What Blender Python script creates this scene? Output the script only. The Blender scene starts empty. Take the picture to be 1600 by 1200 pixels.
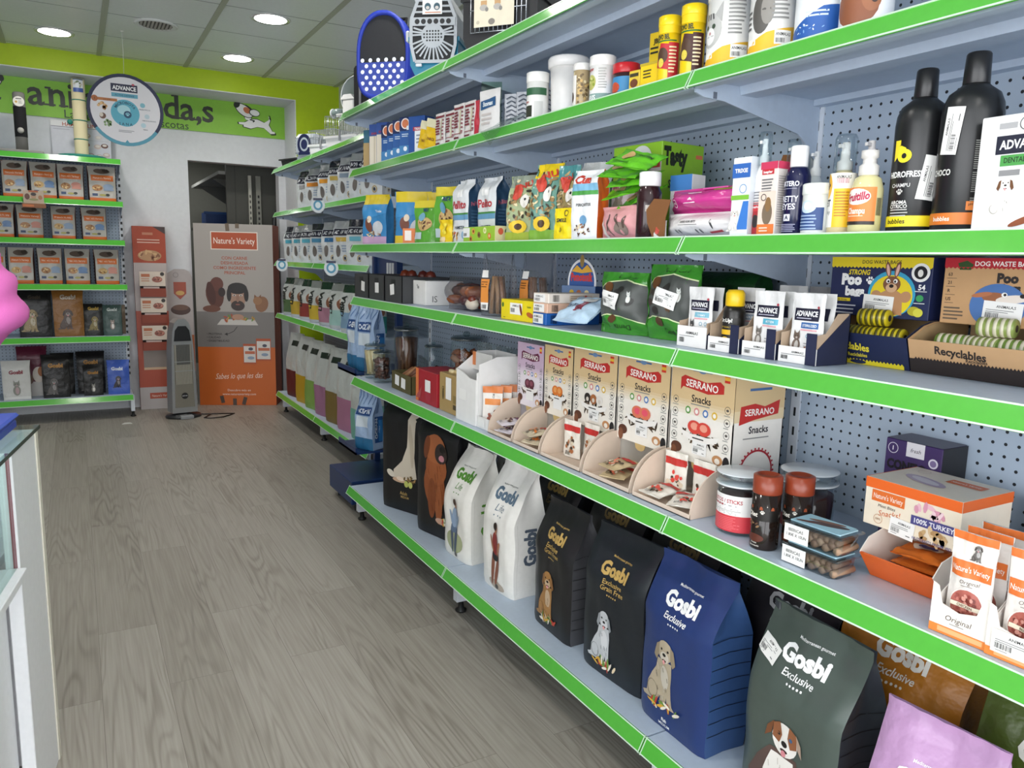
import bpy, math, random
from mathutils import Matrix, Vector
from mathutils.geometry import tessellate_polygon

SC = bpy.context.scene
COL = SC.collection
R = math.radians
PI = math.pi

# ------------------------------------------------------------------ camera
cam_d = bpy.data.cameras.new('camera')
cam_d.sensor_width = 36.0
cam_d.lens = 1202.83 / 1600 * 36.0
cam_d.clip_start = 0.02
cam = bpy.data.objects.new('camera', cam_d)
COL.objects.link(cam)
_f = Vector((0.48667, 0.85938, -0.15689)); _r = Vector((0.87174, -0.48941, 0.02332)); _u = Vector((0.05675, 0.14811, 0.98734))
cam.matrix_world = Matrix(((_r.x, _u.x, -_f.x, 0), (_r.y, _u.y, -_f.y, 0), (_r.z, _u.z, -_f.z, 1.3217), (0, 0, 0, 1)))
SC.camera = cam

# ------------------------------------------------------------------ light and exposure
SC.view_settings.view_transform = 'Standard'
SC.view_settings.look = 'None'
SC.view_settings.gamma = 1.0
SC.view_settings.use_curve_mapping = False
SC.view_settings.exposure = 0.40
wd = bpy.data.worlds.new('daylight'); SC.world = wd; wd.use_nodes = True
wn = wd.node_tree.nodes; wl = wd.node_tree.links
bg = wn['Background']
bg.inputs['Color'].default_value = (0.95, 0.97, 1.0, 1)
bg.inputs['Strength'].default_value = 4.2
pl = bpy.data.lights.new('shop_window_daylight', 'AREA')
pl.shape = 'RECTANGLE'; pl.size = 4.3; pl.size_y = 2.45; pl.energy = 1
pl.cycles.is_portal = True
plo = bpy.data.objects.new('shop_window_daylight', pl); COL.objects.link(plo)
plo.location = (-0.25, -2.44, 1.3); plo.rotation_euler = (R(90), 0, 0)
pl2 = bpy.data.lights.new('added_side_window_daylight', 'AREA'); pl2.shape = 'RECTANGLE'; pl2.size = 3.8; pl2.size_y = 2.4; pl2.energy = 1; pl2.cycles.is_portal = True
plo2 = bpy.data.objects.new('added_side_window_daylight', pl2); COL.objects.link(plo2); plo2.location = (-2.54, -.45, 1.3); plo2.rotation_euler = (R(90), 0, R(-90))  # unseen side opening, added so daylight floods the near shelving
LAMP_W = 4.2
SC.cycles.max_bounces = 8
SC.cycles.transparent_max_bounces = 24
SC.cycles.caustics_reflective = False
SC.cycles.caustics_refractive = False
SC.cycles.sample_clamp_indirect = 4.0

# ------------------------------------------------------------------ materials
_mats = {}
def lin(h):
    h = h.lstrip('#')
    if len(h) == 3: h = ''.join(c * 2 for c in h)
    o = []
    for i in (0, 2, 4):
        c = int(h[i:i + 2], 16) / 255
        o.append(c / 12.92 if c <= .04045 else ((c + .055) / 1.055) ** 2.4)
    return o
def M(h, rough=.5, kind='plain', metal=0.0):
    """procedural material for a colour; kind: plain, ink, foil, paper, fabric, glass, clear, lamp"""
    key = (h, rough, kind, metal)
    if key in _mats: return _mats[key]
    m = bpy.data.materials.new(kind + '_' + h.lstrip('#')); m.use_nodes = True
    nt = m.node_tree; n = nt.nodes; l = nt.links
    b = n['Principled BSDF']; c = lin(h)
    b.inputs['Base Color'].default_value = (*c, 1); b.inputs['Roughness'].default_value = rough
    b.inputs['Metallic'].default_value = metal
    if kind == 'lamp':
        b.inputs['Emission Color'].default_value = (1, .97, .92, 1); b.inputs['Emission Strength'].default_value = 14
    elif kind in ('glass', 'clear'):
        tr = n.new('ShaderNodeBsdfTransparent'); gl = n.new('ShaderNodeBsdfGlossy'); mx = n.new('ShaderNodeMixShader'); lw = n.new('ShaderNodeLayerWeight')
        tr.inputs['Color'].default_value = (*c, 1); gl.inputs['Roughness'].default_value = rough; gl.inputs['Color'].default_value = (.9, .93, .95, 1)
        lw.inputs['Blend'].default_value = .10 if h == 'eef6f4' else .28 if kind == 'glass' else .22
        rm = n.new('ShaderNodeMath'); rm.operation = 'MULTIPLY_ADD'; rm.inputs[1].default_value = .45; rm.inputs[2].default_value = .025
        l.new(lw.outputs['Facing'], rm.inputs[0]); l.new(rm.outputs[0], mx.inputs[0]); l.new(tr.outputs[0], mx.inputs[1]); l.new(gl.outputs[0], mx.inputs[2])
        l.new(mx.outputs[0], n['Material Output'].inputs['Surface'])
        if kind == 'clear':
            tx = n.new('ShaderNodeTexNoise'); tx.inputs['Scale'].default_value = 40; bu = n.new('ShaderNodeBump'); bu.inputs['Strength'].default_value = .5; bu.inputs['Distance'].default_value = .01
            l.new(tx.outputs['Fac'], bu.inputs['Height']); l.new(bu.outputs[0], gl.inputs['Normal'])
    elif kind != 'ink':
        tc = n.new('ShaderNodeTexCoord'); tx = n.new('ShaderNodeTexNoise'); l.new(tc.outputs['Object'], tx.inputs['Vector'])
        sc, st, di = {'plain': (60, .04, .002), 'foil': (22, .55, .012), 'paper': (35, .08, .003), 'fabric': (420, .35, .002)}[kind]
        tx.inputs['Scale'].default_value = sc; tx.inputs['Detail'].default_value = 3
        bu = n.new('ShaderNodeBump'); bu.inputs['Strength'].default_value = st; bu.inputs['Distance'].default_value = di
        l.new(tx.outputs['Fac'], bu.inputs['Height']); l.new(bu.outputs[0], b.inputs['Normal'])
        mx = n.new('ShaderNodeMix'); mx.data_type = 'RGBA'
        mx.inputs['A'].default_value = (*[x * .93 for x in c], 1); mx.inputs['B'].default_value = (*[min(1, x * 1.06) for x in c], 1)
        l.new(tx.outputs['Fac'], mx.inputs['Factor']); l.new(mx.outputs['Result'], b.inputs['Base Color'])
    _mats[key] = m
    return m
def I(h): return M(h, .45, 'ink')
WHITE, BLACK = 'f2f2f0', '141414'

# ------------------------------------------------------------------ mesh builder
class MB:
    def __init__(s): s.v = []; s.f = []; s.mi = []; s.mats = []; s.sm = []
    def idx(s, m):
        if m not in s.mats: s.mats.append(m)
        return s.mats.index(m)
    def add(s, vs, fs, m, smooth=False, xf=None):
        k = len(s.v); i = s.idx(m)
        s.v += [tuple(xf @ Vector(v)) for v in vs] if xf is not None else [tuple(v) for v in vs]
        for f in fs: s.f.append([a + k for a in f]); s.mi.append(i); s.sm.append(smooth)
        return s
    def box(s, x0, x1, y0, y1, z0, z1, m, r=0.0, xf=None):
        if r <= 0:
            vs = [(x, y, z) for x in (x0, x1) for y in (y0, y1) for z in (z0, z1)]
            return s.add(vs, [(0, 1, 3, 2), (4, 6, 7, 5), (0, 4, 5, 1), (2, 3, 7, 6), (0, 2, 6, 4), (1, 5, 7, 3)], m, False, xf)
        X = (x0, x1); Y = (y0, y1); Z = (z0, z1); vs = []; ix = {}
        for i in (0, 1):
            for j in (0, 1):
                for k in (0, 1):
                    sx, sy, sz = (r, -r)[i], (r, -r)[j], (r, -r)[k]
                    ix[i, j, k] = len(vs)
                    vs += [(X[i], Y[j] + sy, Z[k] + sz), (X[i] + sx, Y[j], Z[k] + sz), (X[i] + sx, Y[j] + sy, Z[k])]
        q = lambda i, j, k, a: ix[i, j, k] + a
        fs = []
        for i in (0, 1): fs.append([q(i, 0, 0, 0), q(i, 0, 1, 0), q(i, 1, 1, 0), q(i, 1, 0, 0)])
        for j in (0, 1): fs.append([q(0, j, 0, 1), q(1, j, 0, 1), q(1, j, 1, 1), q(0, j, 1, 1)])
        for k in (0, 1): fs.append([q(0, 0, k, 2), q(0, 1, k, 2), q(1, 1, k, 2), q(1, 0, k, 2)])
        for a in (0, 1):
            for b in (0, 1):
                fs.append([q(a, b, 0, 0), q(a, b, 1, 0), q(a, b, 1, 1), q(a, b, 0, 1)])
                fs.append([q(a, 0, b, 0), q(a, 1, b, 0), q(a, 1, b, 2), q(a, 0, b, 2)])
                fs.append([q(0, a, b, 1), q(1, a, b, 1), q(1, a, b, 2), q(0, a, b, 2)])
        for i in (0, 1):
            for j in (0, 1):
                for k in (0, 1): fs.append([q(i, j, k, 0), q(i, j, k, 1), q(i, j, k, 2)])
        return s.add(vs, fs, m, False, xf)
    def lathe(s, prof, m, n=24, c=(0, 0), smooth=True, xf=None, sx=1, sy=1):
        vs = []; fs = []
        for r, z in prof:
            for i in range(n): a = 2 * PI * i / n; vs.append((c[0] + sx * r * math.sin(a), c[1] - sy * r * math.cos(a), z))
        for k in range(len(prof) - 1):
            for i in range(n): j = (i + 1) % n; fs.append([k * n + i, k * n + j, (k + 1) * n + j, (k + 1) * n + i])
        if prof[0][0] > 1e-5: fs.append(list(range(n))[::-1])
        if prof[-1][0] > 1e-5: fs.append([(len(prof) - 1) * n + i for i in range(n)])
        return s.add(vs, fs, m, smooth, xf)
    def cyl(s, p, r, h, m, n=16): return s.lathe([(r, p[2]), (r, p[2] + h)], m, n, (p[0], p[1]), False)
    def tube(s, pts, r, m, n=8, closed=False):
        P = [Vector(p) for p in pts]; vs = []; fs = []; K = len(P)
        for k in range(K):
            t = (P[(k + 1) % K] - P[k - 1]) if closed else (P[min(k + 1, K - 1)] - P[max(k - 1, 0)])
            t.normalize(); a = t.orthogonal() if k == 0 else (a - t * a.dot(t)); a.normalize(); b = t.cross(a)
            rr = r[k] if isinstance(r, (list, tuple)) else r
            for i in range(n): q = 2 * PI * i / n; vs.append(P[k] + (a * math.cos(q) + b * math.sin(q)) * rr)
        for k in range(K if closed else K - 1):
            kk = (k + 1) % K
            for i in range(n): j = (i + 1) % n; fs.append([k * n + i, k * n + j, kk * n + j, kk * n + i])
        if not closed: fs += [list(range(n))[::-1], [(K - 1) * n + i for i in range(n)]]
        return s.add(vs, fs, m, True)
    def prism(s, poly, a, b, m, fn, smooth=False):
        """2D polygon extruded from a to b; fn(u, v, w) gives the 3D point"""
        n = len(poly); vs = [fn(u, v, a) for u, v in poly] + [fn(u, v, b) for u, v in poly]
        tri = tessellate_polygon([[Vector((u, v, 0)) for u, v in poly]])
        fs = [[i, (i + 1) % n, n + (i + 1) % n, n + i] for i in range(n)] + [list(t) for t in tri] + [[n + i for i in t][::-1] for t in tri]
        return s.add(vs, fs, m, smooth)
    def surf(s, fn, nu, nv, m, smooth=True):
        vs = [fn(i / nu, j / nv) for j in range(nv + 1) for i in range(nu + 1)]
        fs = [[j * (nu + 1) + i, j * (nu + 1) + i + 1, (j + 1) * (nu + 1) + i + 1, (j + 1) * (nu + 1) + i] for j in range(nv) for i in range(nu)]
        return s.add(vs, fs, m, smooth)
    def blob(s, c, r, m, n=8, rot=None, sc=(1, 1, 1)):
        vs = [(0, 0, -1)]; fs = []; k = max(3, n // 2)
        for j in range(1, k):
            t = PI * j / k
            for i in range(n): a = 2 * PI * i / n; vs.append((math.sin(t) * math.cos(a), math.sin(t) * math.sin(a), -math.cos(t)))
        vs.append((0, 0, 1))
        for i in range(n): fs.append([0, 1 + (i + 1) % n, 1 + i])
        for j in range(k - 2):
            for i in range(n): a = 1 + j * n; fs.append([a + i, a + (i + 1) % n, a + n + (i + 1) % n, a + n + i])
        a = 1 + (k - 2) * n
        for i in range(n): fs.append([a + i, a + (i + 1) % n, len(vs) - 1])
        x = Matrix.Translation(c) @ (rot or Matrix()) @ Matrix.Diagonal((r * sc[0], r * sc[1], r * sc[2], 1))
        return s.add(vs, fs, m, True, x)
    def art(s, A, fn, off=.0008, maxlen=None):
        """lay flat artwork A on a surface: fn(x, z, offset) -> 3D point"""
        st = .00022 if off < .001 else .0006 if off < .002 else .0009
        for k, (tris, m) in enumerate(A.it):
            o = off + st * A.lay[k]; out = []
            stack = list(tris)
            while stack:
                t = stack.pop()
                if maxlen:
                    e = [(t[i][0] - t[(i + 1) % 3][0]) ** 2 + (t[i][1] - t[(i + 1) % 3][1]) ** 2 for i in range(3)]
                    b = max(range(3), key=lambda i: e[i])
                    if e[b] > maxlen * maxlen:
                        p, q, w = t[b], t[(b + 1) % 3], t[(b + 2) % 3]; c = ((p[0] + q[0]) / 2, (p[1] + q[1]) / 2)
                        stack += [(p, c, w), (c, q, w)]; continue
                out.append(t)
            ix = {}; vs = []; fs = []
            for t in out:
                f = []
                for p in t:
                    if p not in ix: ix[p] = len(vs); vs.append(fn(p[0], p[1], o))
                    f.append(ix[p])
                if len(set(f)) == 3: fs.append(f)
            s.add(vs, fs, m, maxlen is not None)
        return s
    def obj(s, name, parent=None):
        me = bpy.data.meshes.new(name); me.from_pydata(s.v, [], s.f)
        for m in s.mats: me.materials.append(m)
        me.polygons.foreach_set('material_index', s.mi); me.polygons.foreach_set('use_smooth', s.sm); me.update()
        o = bpy.data.objects.new(name, me); COL.objects.link(o)
        if parent is not None: o.parent = parent
        return o

# ------------------------------------------------------------------ flat artwork (print on packs, signs)
_tx = {}
def text_tris(t, bold):
    k = (t, bold)
    if k not in _tx:
        c = bpy.data.curves.new('lettering', 'FONT'); c.body = t; c.resolution_u = 2; c.offset = bold
        o = bpy.data.objects.new('lettering', c); m = o.to_mesh()
        v = [(p.co.x, p.co.y) for p in m.vertices]
        tr = [tuple(v[i] for i in p.vertices) for p in m.polygons if len(p.vertices) == 3]
        o.to_mesh_clear(); bpy.data.objects.remove(o); bpy.data.curves.remove(c)
        xs = [p[0] for q in tr for p in q] or [0, 1]
        _tx[k] = (tr, min(xs), max(xs))
    return _tx[k]
class Art:
    def __init__(s, w=1, h=1, seed=0): s.it = []; s.lay = []; s.bb = []; s.w = w; s.h = h; s.rnd = random.Random(seed)
    def _a(s, tris, c):
        xs = [p[0] for t in tris for p in t]; zs = [p[1] for t in tris for p in t]
        if not xs: return s
        b = (min(xs), max(xs), min(zs), max(zs)); n = 0       # a print lies one layer above whatever it covers
        for q, k in zip(s.bb, s.lay):
            if k >= n and q[0] < b[1] and q[1] > b[0] and q[2] < b[3] and q[3] > b[2]: n = k + 1
        s.it.append((tris, I(c) if isinstance(c, str) else c)); s.lay.append(n); s.bb.append(b); return s
    def poly(s, pts, c):
        pts = [(float(a), float(b)) for a, b in pts]
        tr = tessellate_polygon([[Vector((a, b, 0)) for a, b in pts]])
        return s._a([tuple(pts[i] for i in t) for t in tr], c)
    def rect(s, x0, z0, x1, z1, c): return s._a([((x0, z0), (x1, z0), (x1, z1)), ((x0, z0), (x1, z1), (x0, z1))], c)
    def ell(s, cx, cz, rx, rz, c, rot=0, n=18, a0=0, a1=360):
        cr, sr = math.cos(R(rot)), math.sin(R(rot)); pts = []
        m = n if a1 - a0 >= 360 else n + 1
        for i in range(m):
            a = R(a0 + (a1 - a0) * i / n); x, z = rx * math.cos(a), rz * math.sin(a); pts.append((cx + x * cr - z * sr, cz + x * sr + z * cr))
        return s._a([((cx, cz), pts[i], pts[(i + 1) % m]) for i in range(m if a1 - a0 >= 360 else m - 1)], c)
    def ring(s, cx, cz, r, t, c, n=24):
        q = [(math.cos(2 * PI * i / n), math.sin(2 * PI * i / n)) for i in range(n + 1)]; tr = []
        for i in range(n):
            a, b = q[i], q[i + 1]; o = lambda p, k: (cx + p[0] * k, cz + p[1] * k)
            tr += [(o(a, r), o(b, r), o(b, r - t)), (o(a, r), o(b, r - t), o(a, r - t))]
        return s._a(tr, c)
    def line(s, pts, w, c):
        tr = []
        for (x0, z0), (x1, z1) in zip(pts, pts[1:]):
            d = math.hypot(x1 - x0, z1 - z0) or 1; nx, nz = -(z1 - z0) / d * w / 2, (x1 - x0) / d * w / 2
            a, b, e, f = (x0 + nx, z0 + nz), (x0 - nx, z0 - nz), (x1 - nx, z1 - nz), (x1 + nx, z1 + nz)
            tr += [(a, b, e), (a, e, f)]
        return s._a(tr, c)
    def text(s, t, cx, cz, cap, c, w=None, bold=.012, shear=0, rot=0, align='c', arc=0):
        """cap: height of a capital; w: fit to this width at most"""
        tr, x0, x1 = text_tris(t, bold); k = cap / .70; kx = k
        if w and (x1 - x0) * kx > w: kx = w / (x1 - x0)
        ox = {'c': (x0 + x1) / 2, 'l': x0, 'r': x1}[align]; cr, sr = math.cos(R(rot)), math.sin(R(rot))
        def f(p):
            x, z = (p[0] - ox) * kx + shear * p[1] * k, (p[1] - .34) * k
            if arc: a = x / arc; x, z = math.sin(a) * (arc + z), math.cos(a) * (arc + z) - arc
            return (cx + x * cr - z * sr, cz + x * sr + z * cr)
        return s._a([tuple(f(p) for p in q) for q in tr], c)
    def lines(s, x, z, w, n, pitch, c, t=None, ragged=.3):
        tr = []
        for i in range(n):
            ww = w * (1 - ragged * s.rnd.random()); zz = z - i * pitch; hh = (t or pitch * .45) / 2
            tr += [((x, zz - hh), (x + ww, zz - hh), (x + ww, zz + hh)), ((x, zz - hh), (x + ww, zz + hh), (x, zz + hh))]
        return s._a(tr, c)
    def bars(s, x, z, w, h, c='111111'):
        tr = []; p = x
        while p < x + w:
            b = w / 40 * s.rnd.choice((1, 1, 2)); a = min(p + b, x + w)
            tr += [((p, z), (a, z), (a, z + h)), ((p, z), (a, z + h), (p, z + h))]; p = a + w / 40 * s.rnd.choice((1, 2))
        return s._a(tr, c)
    def pile(s, cx, cz, rx, rz, cols, n=14, sz=.3):
        for c in cols:
            tr = []
            for _ in range(max(2, n // len(cols))):
                a = s.rnd.random() * 2 * PI; q = math.sqrt(s.rnd.random()); x, z = cx + rx * q * math.cos(a), cz + rz * q * math.sin(a)
                r1, r2, t = rx * sz * s.rnd.uniform(.7, 1.2), rz * sz * s.rnd.uniform(.7, 1.2), s.rnd.random() * PI
                P = [(x + r1 * math.cos(b) * math.cos(t) - r2 * math.sin(b) * math.sin(t), z + r1 * math.cos(b) * math.sin(t) + r2 * math.sin(b) * math.cos(t)) for b in [2 * PI * i / 7 for i in range(7)]]
                tr += [((x, z), P[i], P[(i + 1) % 7]) for i in range(7)]
            s._a(tr, c)
        return s
    def dog(s, cx, cz, k, c, c2=None, c3='e9a0a0', sit=True):
        """a sitting dog, k = its height; c coat, c2 markings"""
        c2 = c2 or c; e = lambda x, z, a, b, col, rot=0: s.ell(cx + x * k, cz + z * k, a * k, b * k, col, rot, 14); P = lambda p, col: s.poly([(cx + x * k, cz + z * k) for x, z in p], col)
        dk = ''.join('%02x' % int(int(c[i:i + 2], 16) * .72) for i in (0, 2, 4)); lt = ''.join('%02x' % int(int(c[i:i + 2], 16) * .6 + 98) for i in (0, 2, 4))
        P([(-.22, .0), (-.40, -.01), (-.44, .03), (-.34, .07), (-.33, .22), (-.25, .38), (-.17, .50), (-.13, .66), (.16, .66), (.17, .48), (.16, .34), (.17, .16), (.19, .05), (.25, .0), (.10, -.01), (.08, .14), (.05, .0), (-.06, -.01), (-.05, .12), (-.12, .01)], c)
        e(-.22, .15, .11, .13, dk, 20); e(-.21, .16, .095, .115, c, 20); e(.03, .42, .09, .17, lt, 6)
        for i in range(12): x, z = s.rnd.uniform(-.2, .13), s.rnd.uniform(.12, .58); s.line([(cx + x * k, cz + z * k), (cx + (x + .015) * k, cz + (z - .06) * k)], .012 * k, s.rnd.choice((dk, lt)))
        e(.02, .80, .155, .155, c); P([(-.09, .90), (-.15, .86), (-.20, .68), (-.15, .62), (-.10, .72)], c2); P([(.13, .90), (.19, .86), (.24, .68), (.19, .62), (.14, .72)], c2); e(.025, .715, .09, .085, lt)
        e(.025, .755, .036, .024, '181414'); e(-.04, .82, .018, .018, '181414'); e(.09, .82, .018, .018, '181414'); e(.025, .672, .045, .018, '3a2420'); e(.025, .652, .026, .032, c3)
        return s
    def cat(s, cx, cz, k, c, c2='e8e4de'):
        e = lambda x, z, a, b, col, rot=0: s.ell(cx + x * k, cz + z * k, a * k, b * k, col, rot, 14)
        e(0, .3, .2, .3, c); e(.02, .3, .1, .22, c2); e(0, .68, .17, .15, c)
        for q in (-1, 1): s.poly([(cx + q * .16 * k, cz + .7 * k), (cx + q * .15 * k, cz + .95 * k), (cx + q * .04 * k, cz + .8 * k)], c); e(q * .07, .71, .025, .02, '202818')
        e(0, .63, .05, .04, c2); e(0, .65, .015, .012, 'c08080')
        return s
    def paw(s, cx, cz, k, c):
        s.ell(cx, cz - .12 * k, .27 * k, .22 * k, c, 0, 12)
        for x, z in ((-.34, .1), (-.12, .3), (.14, .3), (.36, .1)): s.ell(cx + x * k, cz + z * k, .11 * k, .15 * k, c, 0, 10)
        return s

# faces of a box w x d x h standing on its base centre
def FRONT(d): return lambda x, z, o: (x, -d / 2 - o, z)
def RIGHT(w): return lambda x, z, o: (w / 2 + o, x, z)
def LEFT(w): return lambda x, z, o: (-w / 2 - o, -x, z)
def TOP(h): return lambda x, z, o: (x, z, h + o)
def ROUND(r): return lambda x, z, o: (math.sin(x / r) * (r + o), -math.cos(x / r) * (r + o), z)

# ------------------------------------------------------------------ things and tags
def tag(o, label, cat, group=None):
    o['label'] = label; o['category'] = cat
    if group: o['group'] = group
    return o
def thing(name, label, cat, group=None, loc=(0, 0, 0), rz=0):
    o = bpy.data.objects.new(name, None); COL.objects.link(o); o.empty_display_size = .05
    o.location = loc; o.rotation_euler = (0, 0, R(rz))
    return tag(o, label, cat, group)
def struct(name, mb):
    o = mb.obj(name); o['kind'] = 'structure'; return o
def at(o, x, y, z, dl=0, rx=0, ry=0):
    """on the long shelves: front faces the aisle; dl turns it towards the shop door"""
    o.location = (x, y, z + .0008); o.rotation_euler = (R(rx), R(ry), R(-90 + dl)); return o
def dup(root, label=None):
    r = root.copy(); COL.objects.link(r)
    if label: r['label'] = label
    for c in list(root.children):
        k = c.copy(); COL.objects.link(k); k.parent = r
        for g in list(c.children):
            q = g.copy(); COL.objects.link(q); q.parent = k
    return r

def sticker(parent, fn, x, z, w, h, rot=0, name='ANIMALA,S', maxlen=None, off=.0016, full=True):
    A = Art(seed=int(abs(x * 7919 + z * 104729) * 1000) % 1000); cr, sr = math.cos(R(rot)), math.sin(R(rot))
    A.rect(-w / 2, -h / 2, w / 2, h / 2, 'f0efec')
    if full:
        A.text(name, w * .08, h * .26, h * .13, '222222', w * .5); A.lines(-w * .42, h * .08, w * .8, 2, h * .09, '777777', h * .03)
        A.bars(-w * .42, -h * .3, w * .34, h * .24); A.lines(-w * .4, -h * .38, w * .3, 1, h * .1, '888888', h * .03); A.lines(w * .2, -h * .3, w * .18, 1, h * .1, '555555', h * .05)
    mb = MB(); mb.art(A, lambda a, b, o: fn(x + a * cr - b * sr, z + a * sr + b * cr, o + off), 0.0006, maxlen)
    return mb.obj('price_sticker', parent)

# ------------------------------------------------------------------ packs
class Bag:
    """a filled bag on its base centre, front towards -y; kind block (gusseted), pouch (stand-up) or pillow (lying on its back edge)"""
    def __init__(s, w, d, h, kind='block', seed=1, crk=.004, flop=0, full=.72):
        s.w, s.d, s.h, s.kind, s.crk, s.flop, s.full = w, d, h, kind, crk, flop, full
        r = random.Random(seed); s.p = [r.uniform(0, 6.28) for _ in range(6)]
    def hd(s, t):
        if s.kind == 'block':
            f = s.full
            if t < .06: return .93 + .07 * math.sin(t / .06 * PI / 2)
            if t < f: return 1.0
            if t > .95: return .05
            q = (t - f) / (.95 - f); return .05 + .95 * (1 - q) * (1 + .22 * q)
        if s.kind == 'pouch': return max(.06, (1 - t / .92)) ** .75 if t < .9 else .12
        return max(.05, math.sin(PI * min(1, max(0, (t - .06) / .88)))) ** .55
    def hw(s, t):
        if s.kind == 'block': return .97 + .07 * max(0, (t - s.full) / (1 - s.full)) + .015 * math.sin(PI * t)
        if s.kind == 'pouch': return 1 - .05 * math.sin(PI * t)
        return 1 - .04 * math.sin(PI * t)
    def ck(s, u, t):
        p = s.p; a = .25 + .9 * t if s.kind == 'block' else .7
        return s.crk * a * (math.sin(4 * u + 2.5 * t + p[0]) * math.sin(7 * t + p[1]) + .55 * math.sin(9 * u - 8 * t + p[2]) * math.sin(6 * u + 11 * t + p[3]) + .35 * math.sin(17 * t + 5 * u + p[4]))
    def sd(s, u):
        return 1 - .16 * abs(u) ** 7 if s.kind == 'block' else 1 - .85 * abs(u) ** 3
    def lean(s, t): return s.flop * max(0, t - .62) ** 1.6 * s.h
    def front(s, x, z, o=0):
        t = min(1, max(0, z / s.h)); u = max(-1, min(1, x / (s.w / 2)))
        return (u * s.hw(t) * s.w / 2, -s.hd(t) * s.d / 2 * s.sd(u) - s.ck(u, t) - o + s.lean(t), z)
    def sidep(s, v, z, o, sg):
        t = min(1, max(0, z / s.h)); g = .16 * (1 - abs(v)) * (.4 + .6 * min(1, max(0, (t - .3) / .5)))
        if s.kind != 'block': g = -.02 * (1 - v * v)
        x = s.hw(t) * s.w / 2 - g * s.d * .5 * (1 if t < s.full else 1.6) + .6 * s.ck(v, t) * (1 - v * v) + o
        ye = s.hd(t) * s.d / 2 * s.sd(1); cf = s.ck(sg, t)
        return (sg * x, v * ye - (cf if v < 0 else 0) * abs(v) + s.lean(t), z)
    def right(s, y, z, o=0): return s.sidep(max(-1, min(1, y / (s.d / 2))), z, o, 1)
    def left(s, y, z, o=0): return s.sidep(max(-1, min(1, -y / (s.d / 2))), z, o, -1)
    def mesh(s, m, mside=None, nu=12, nt=20, mtop=None):
        mb = MB(); ns = 4; mside = mside or m; w, h = s.w, s.h; z = lambda k: h * k / nt
        def back(i, k): u = 1 - 2 * i / nu; t = k / nt; return (u * s.hw(t) * w / 2, s.hd(t) * s.d / 2 * s.sd(u) + s.lean(t), z(k))
        cols = [(nu, m, mtop, lambda i, k: s.front(-w / 2 + w * i / nu, z(k))), (ns, mside, None, lambda i, k: s.sidep(-1 + 2 * i / ns, z(k), 0, 1)), (nu, m, mtop, back), (ns, mside, None, lambda i, k: s.sidep(1 - 2 * i / ns, z(k), 0, -1))]
        cap = ([], [])
        for n, mm, mt, fn in cols:                                  # each face apart, so that the folds stay crisp
            vs = [fn(i, k) for k in range(nt + 1) for i in range(n + 1)]; kt = int(nt * .86) if mt else nt
            q = lambda a, b: [[k * (n + 1) + i, k * (n + 1) + i + 1, (k + 1) * (n + 1) + i + 1, (k + 1) * (n + 1) + i] for k in range(a, b) for i in range(n)]
            mb.add(vs, q(0, kt), mm, True)
            if mt: mb.add(vs, q(kt, nt), mt, True)
            cap[0].extend(vs[:n]); cap[1].extend(vs[nt * (n + 1):nt * (n + 1) + n])
        mb.add(cap[0], [list(range(len(cap[0])))[::-1]], m); mb.add(cap[1], [list(range(len(cap[1])))], m)
        return mb

def bag(name, label, cat, w, d, h, col, front=None, side=None, lside=None, kind='block', group=None, seed=1, crk=.004, flop=0, full=.72, rough=.4, mk='foil', sidecol=None, topcol=None, near=True):
    b = Bag(w, d, h, kind, seed, crk, flop, full)
    mb = b.mesh(M(col, rough, mk), M(sidecol, rough, mk) if sidecol else None, 14 if near else 8, 22 if near else 12, M(topcol, rough, mk) if topcol else None)
    ml = w / 9 if near else w / 5; of = .0012 if near else .003
    if front: A = Art(w, h, seed); front(A, w, h); mb.art(A, b.front, of, ml)
    if side: A = Art(d, h, seed + 5); side(A, d, h); mb.art(A, b.right, of, ml)
    if lside: A = Art(d, h, seed + 9); lside(A, d, h); mb.art(A, b.left, of, ml)
    o = tag(mb.obj(name), label, cat, group); o.data['w'] = w
    return o, b
def carton(name, label, cat, w, d, h, col, front=None, right=None, left=None, top=None, group=None, r=.0015, rough=.45, seed=3):
    mb = MB(); mb.box(-w / 2, w / 2, -d / 2, d / 2, 0, h, M(col, rough, 'paper'), r)
    for f, a, ww, hh in ((front, FRONT(d), w, h), (right, RIGHT(w), d, h), (left, LEFT(w), d, h), (top, TOP(h), w, d)):
        if f: A = Art(ww, hh, seed); f(A, ww, hh); mb.art(A, a)
    return tag(mb.obj(name), label, cat, group)
def bottle(name, label, cat, prof, col, cap=None, capcol='f0f0f0', art=None, r=None, group=None, kind='plain', rough=.3, capkind='plain', n=28, capname='cap', fill=None):
    """prof: body profile, cap: cap profile; art printed round the body at radius r"""
    t = thing(name, label, cat, group); mb = MB(); mb.lathe(prof, M(col, rough, kind), n)
    if art: A = Art(2 * PI * r, prof[-1][1], 4); art(A, r, prof[-1][1]); mb.art(A, ROUND(r), .0006, r * .3)
    mb.obj('body', t)
    if fill: fb = MB(); fb.lathe(fill[0], M(fill[1], .35), n); fb.obj('contents', t)
    if cap: cb = MB(); cb.lathe(cap, M(capcol, .3, capkind), n); cb.obj(capname, t)
    return t

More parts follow.
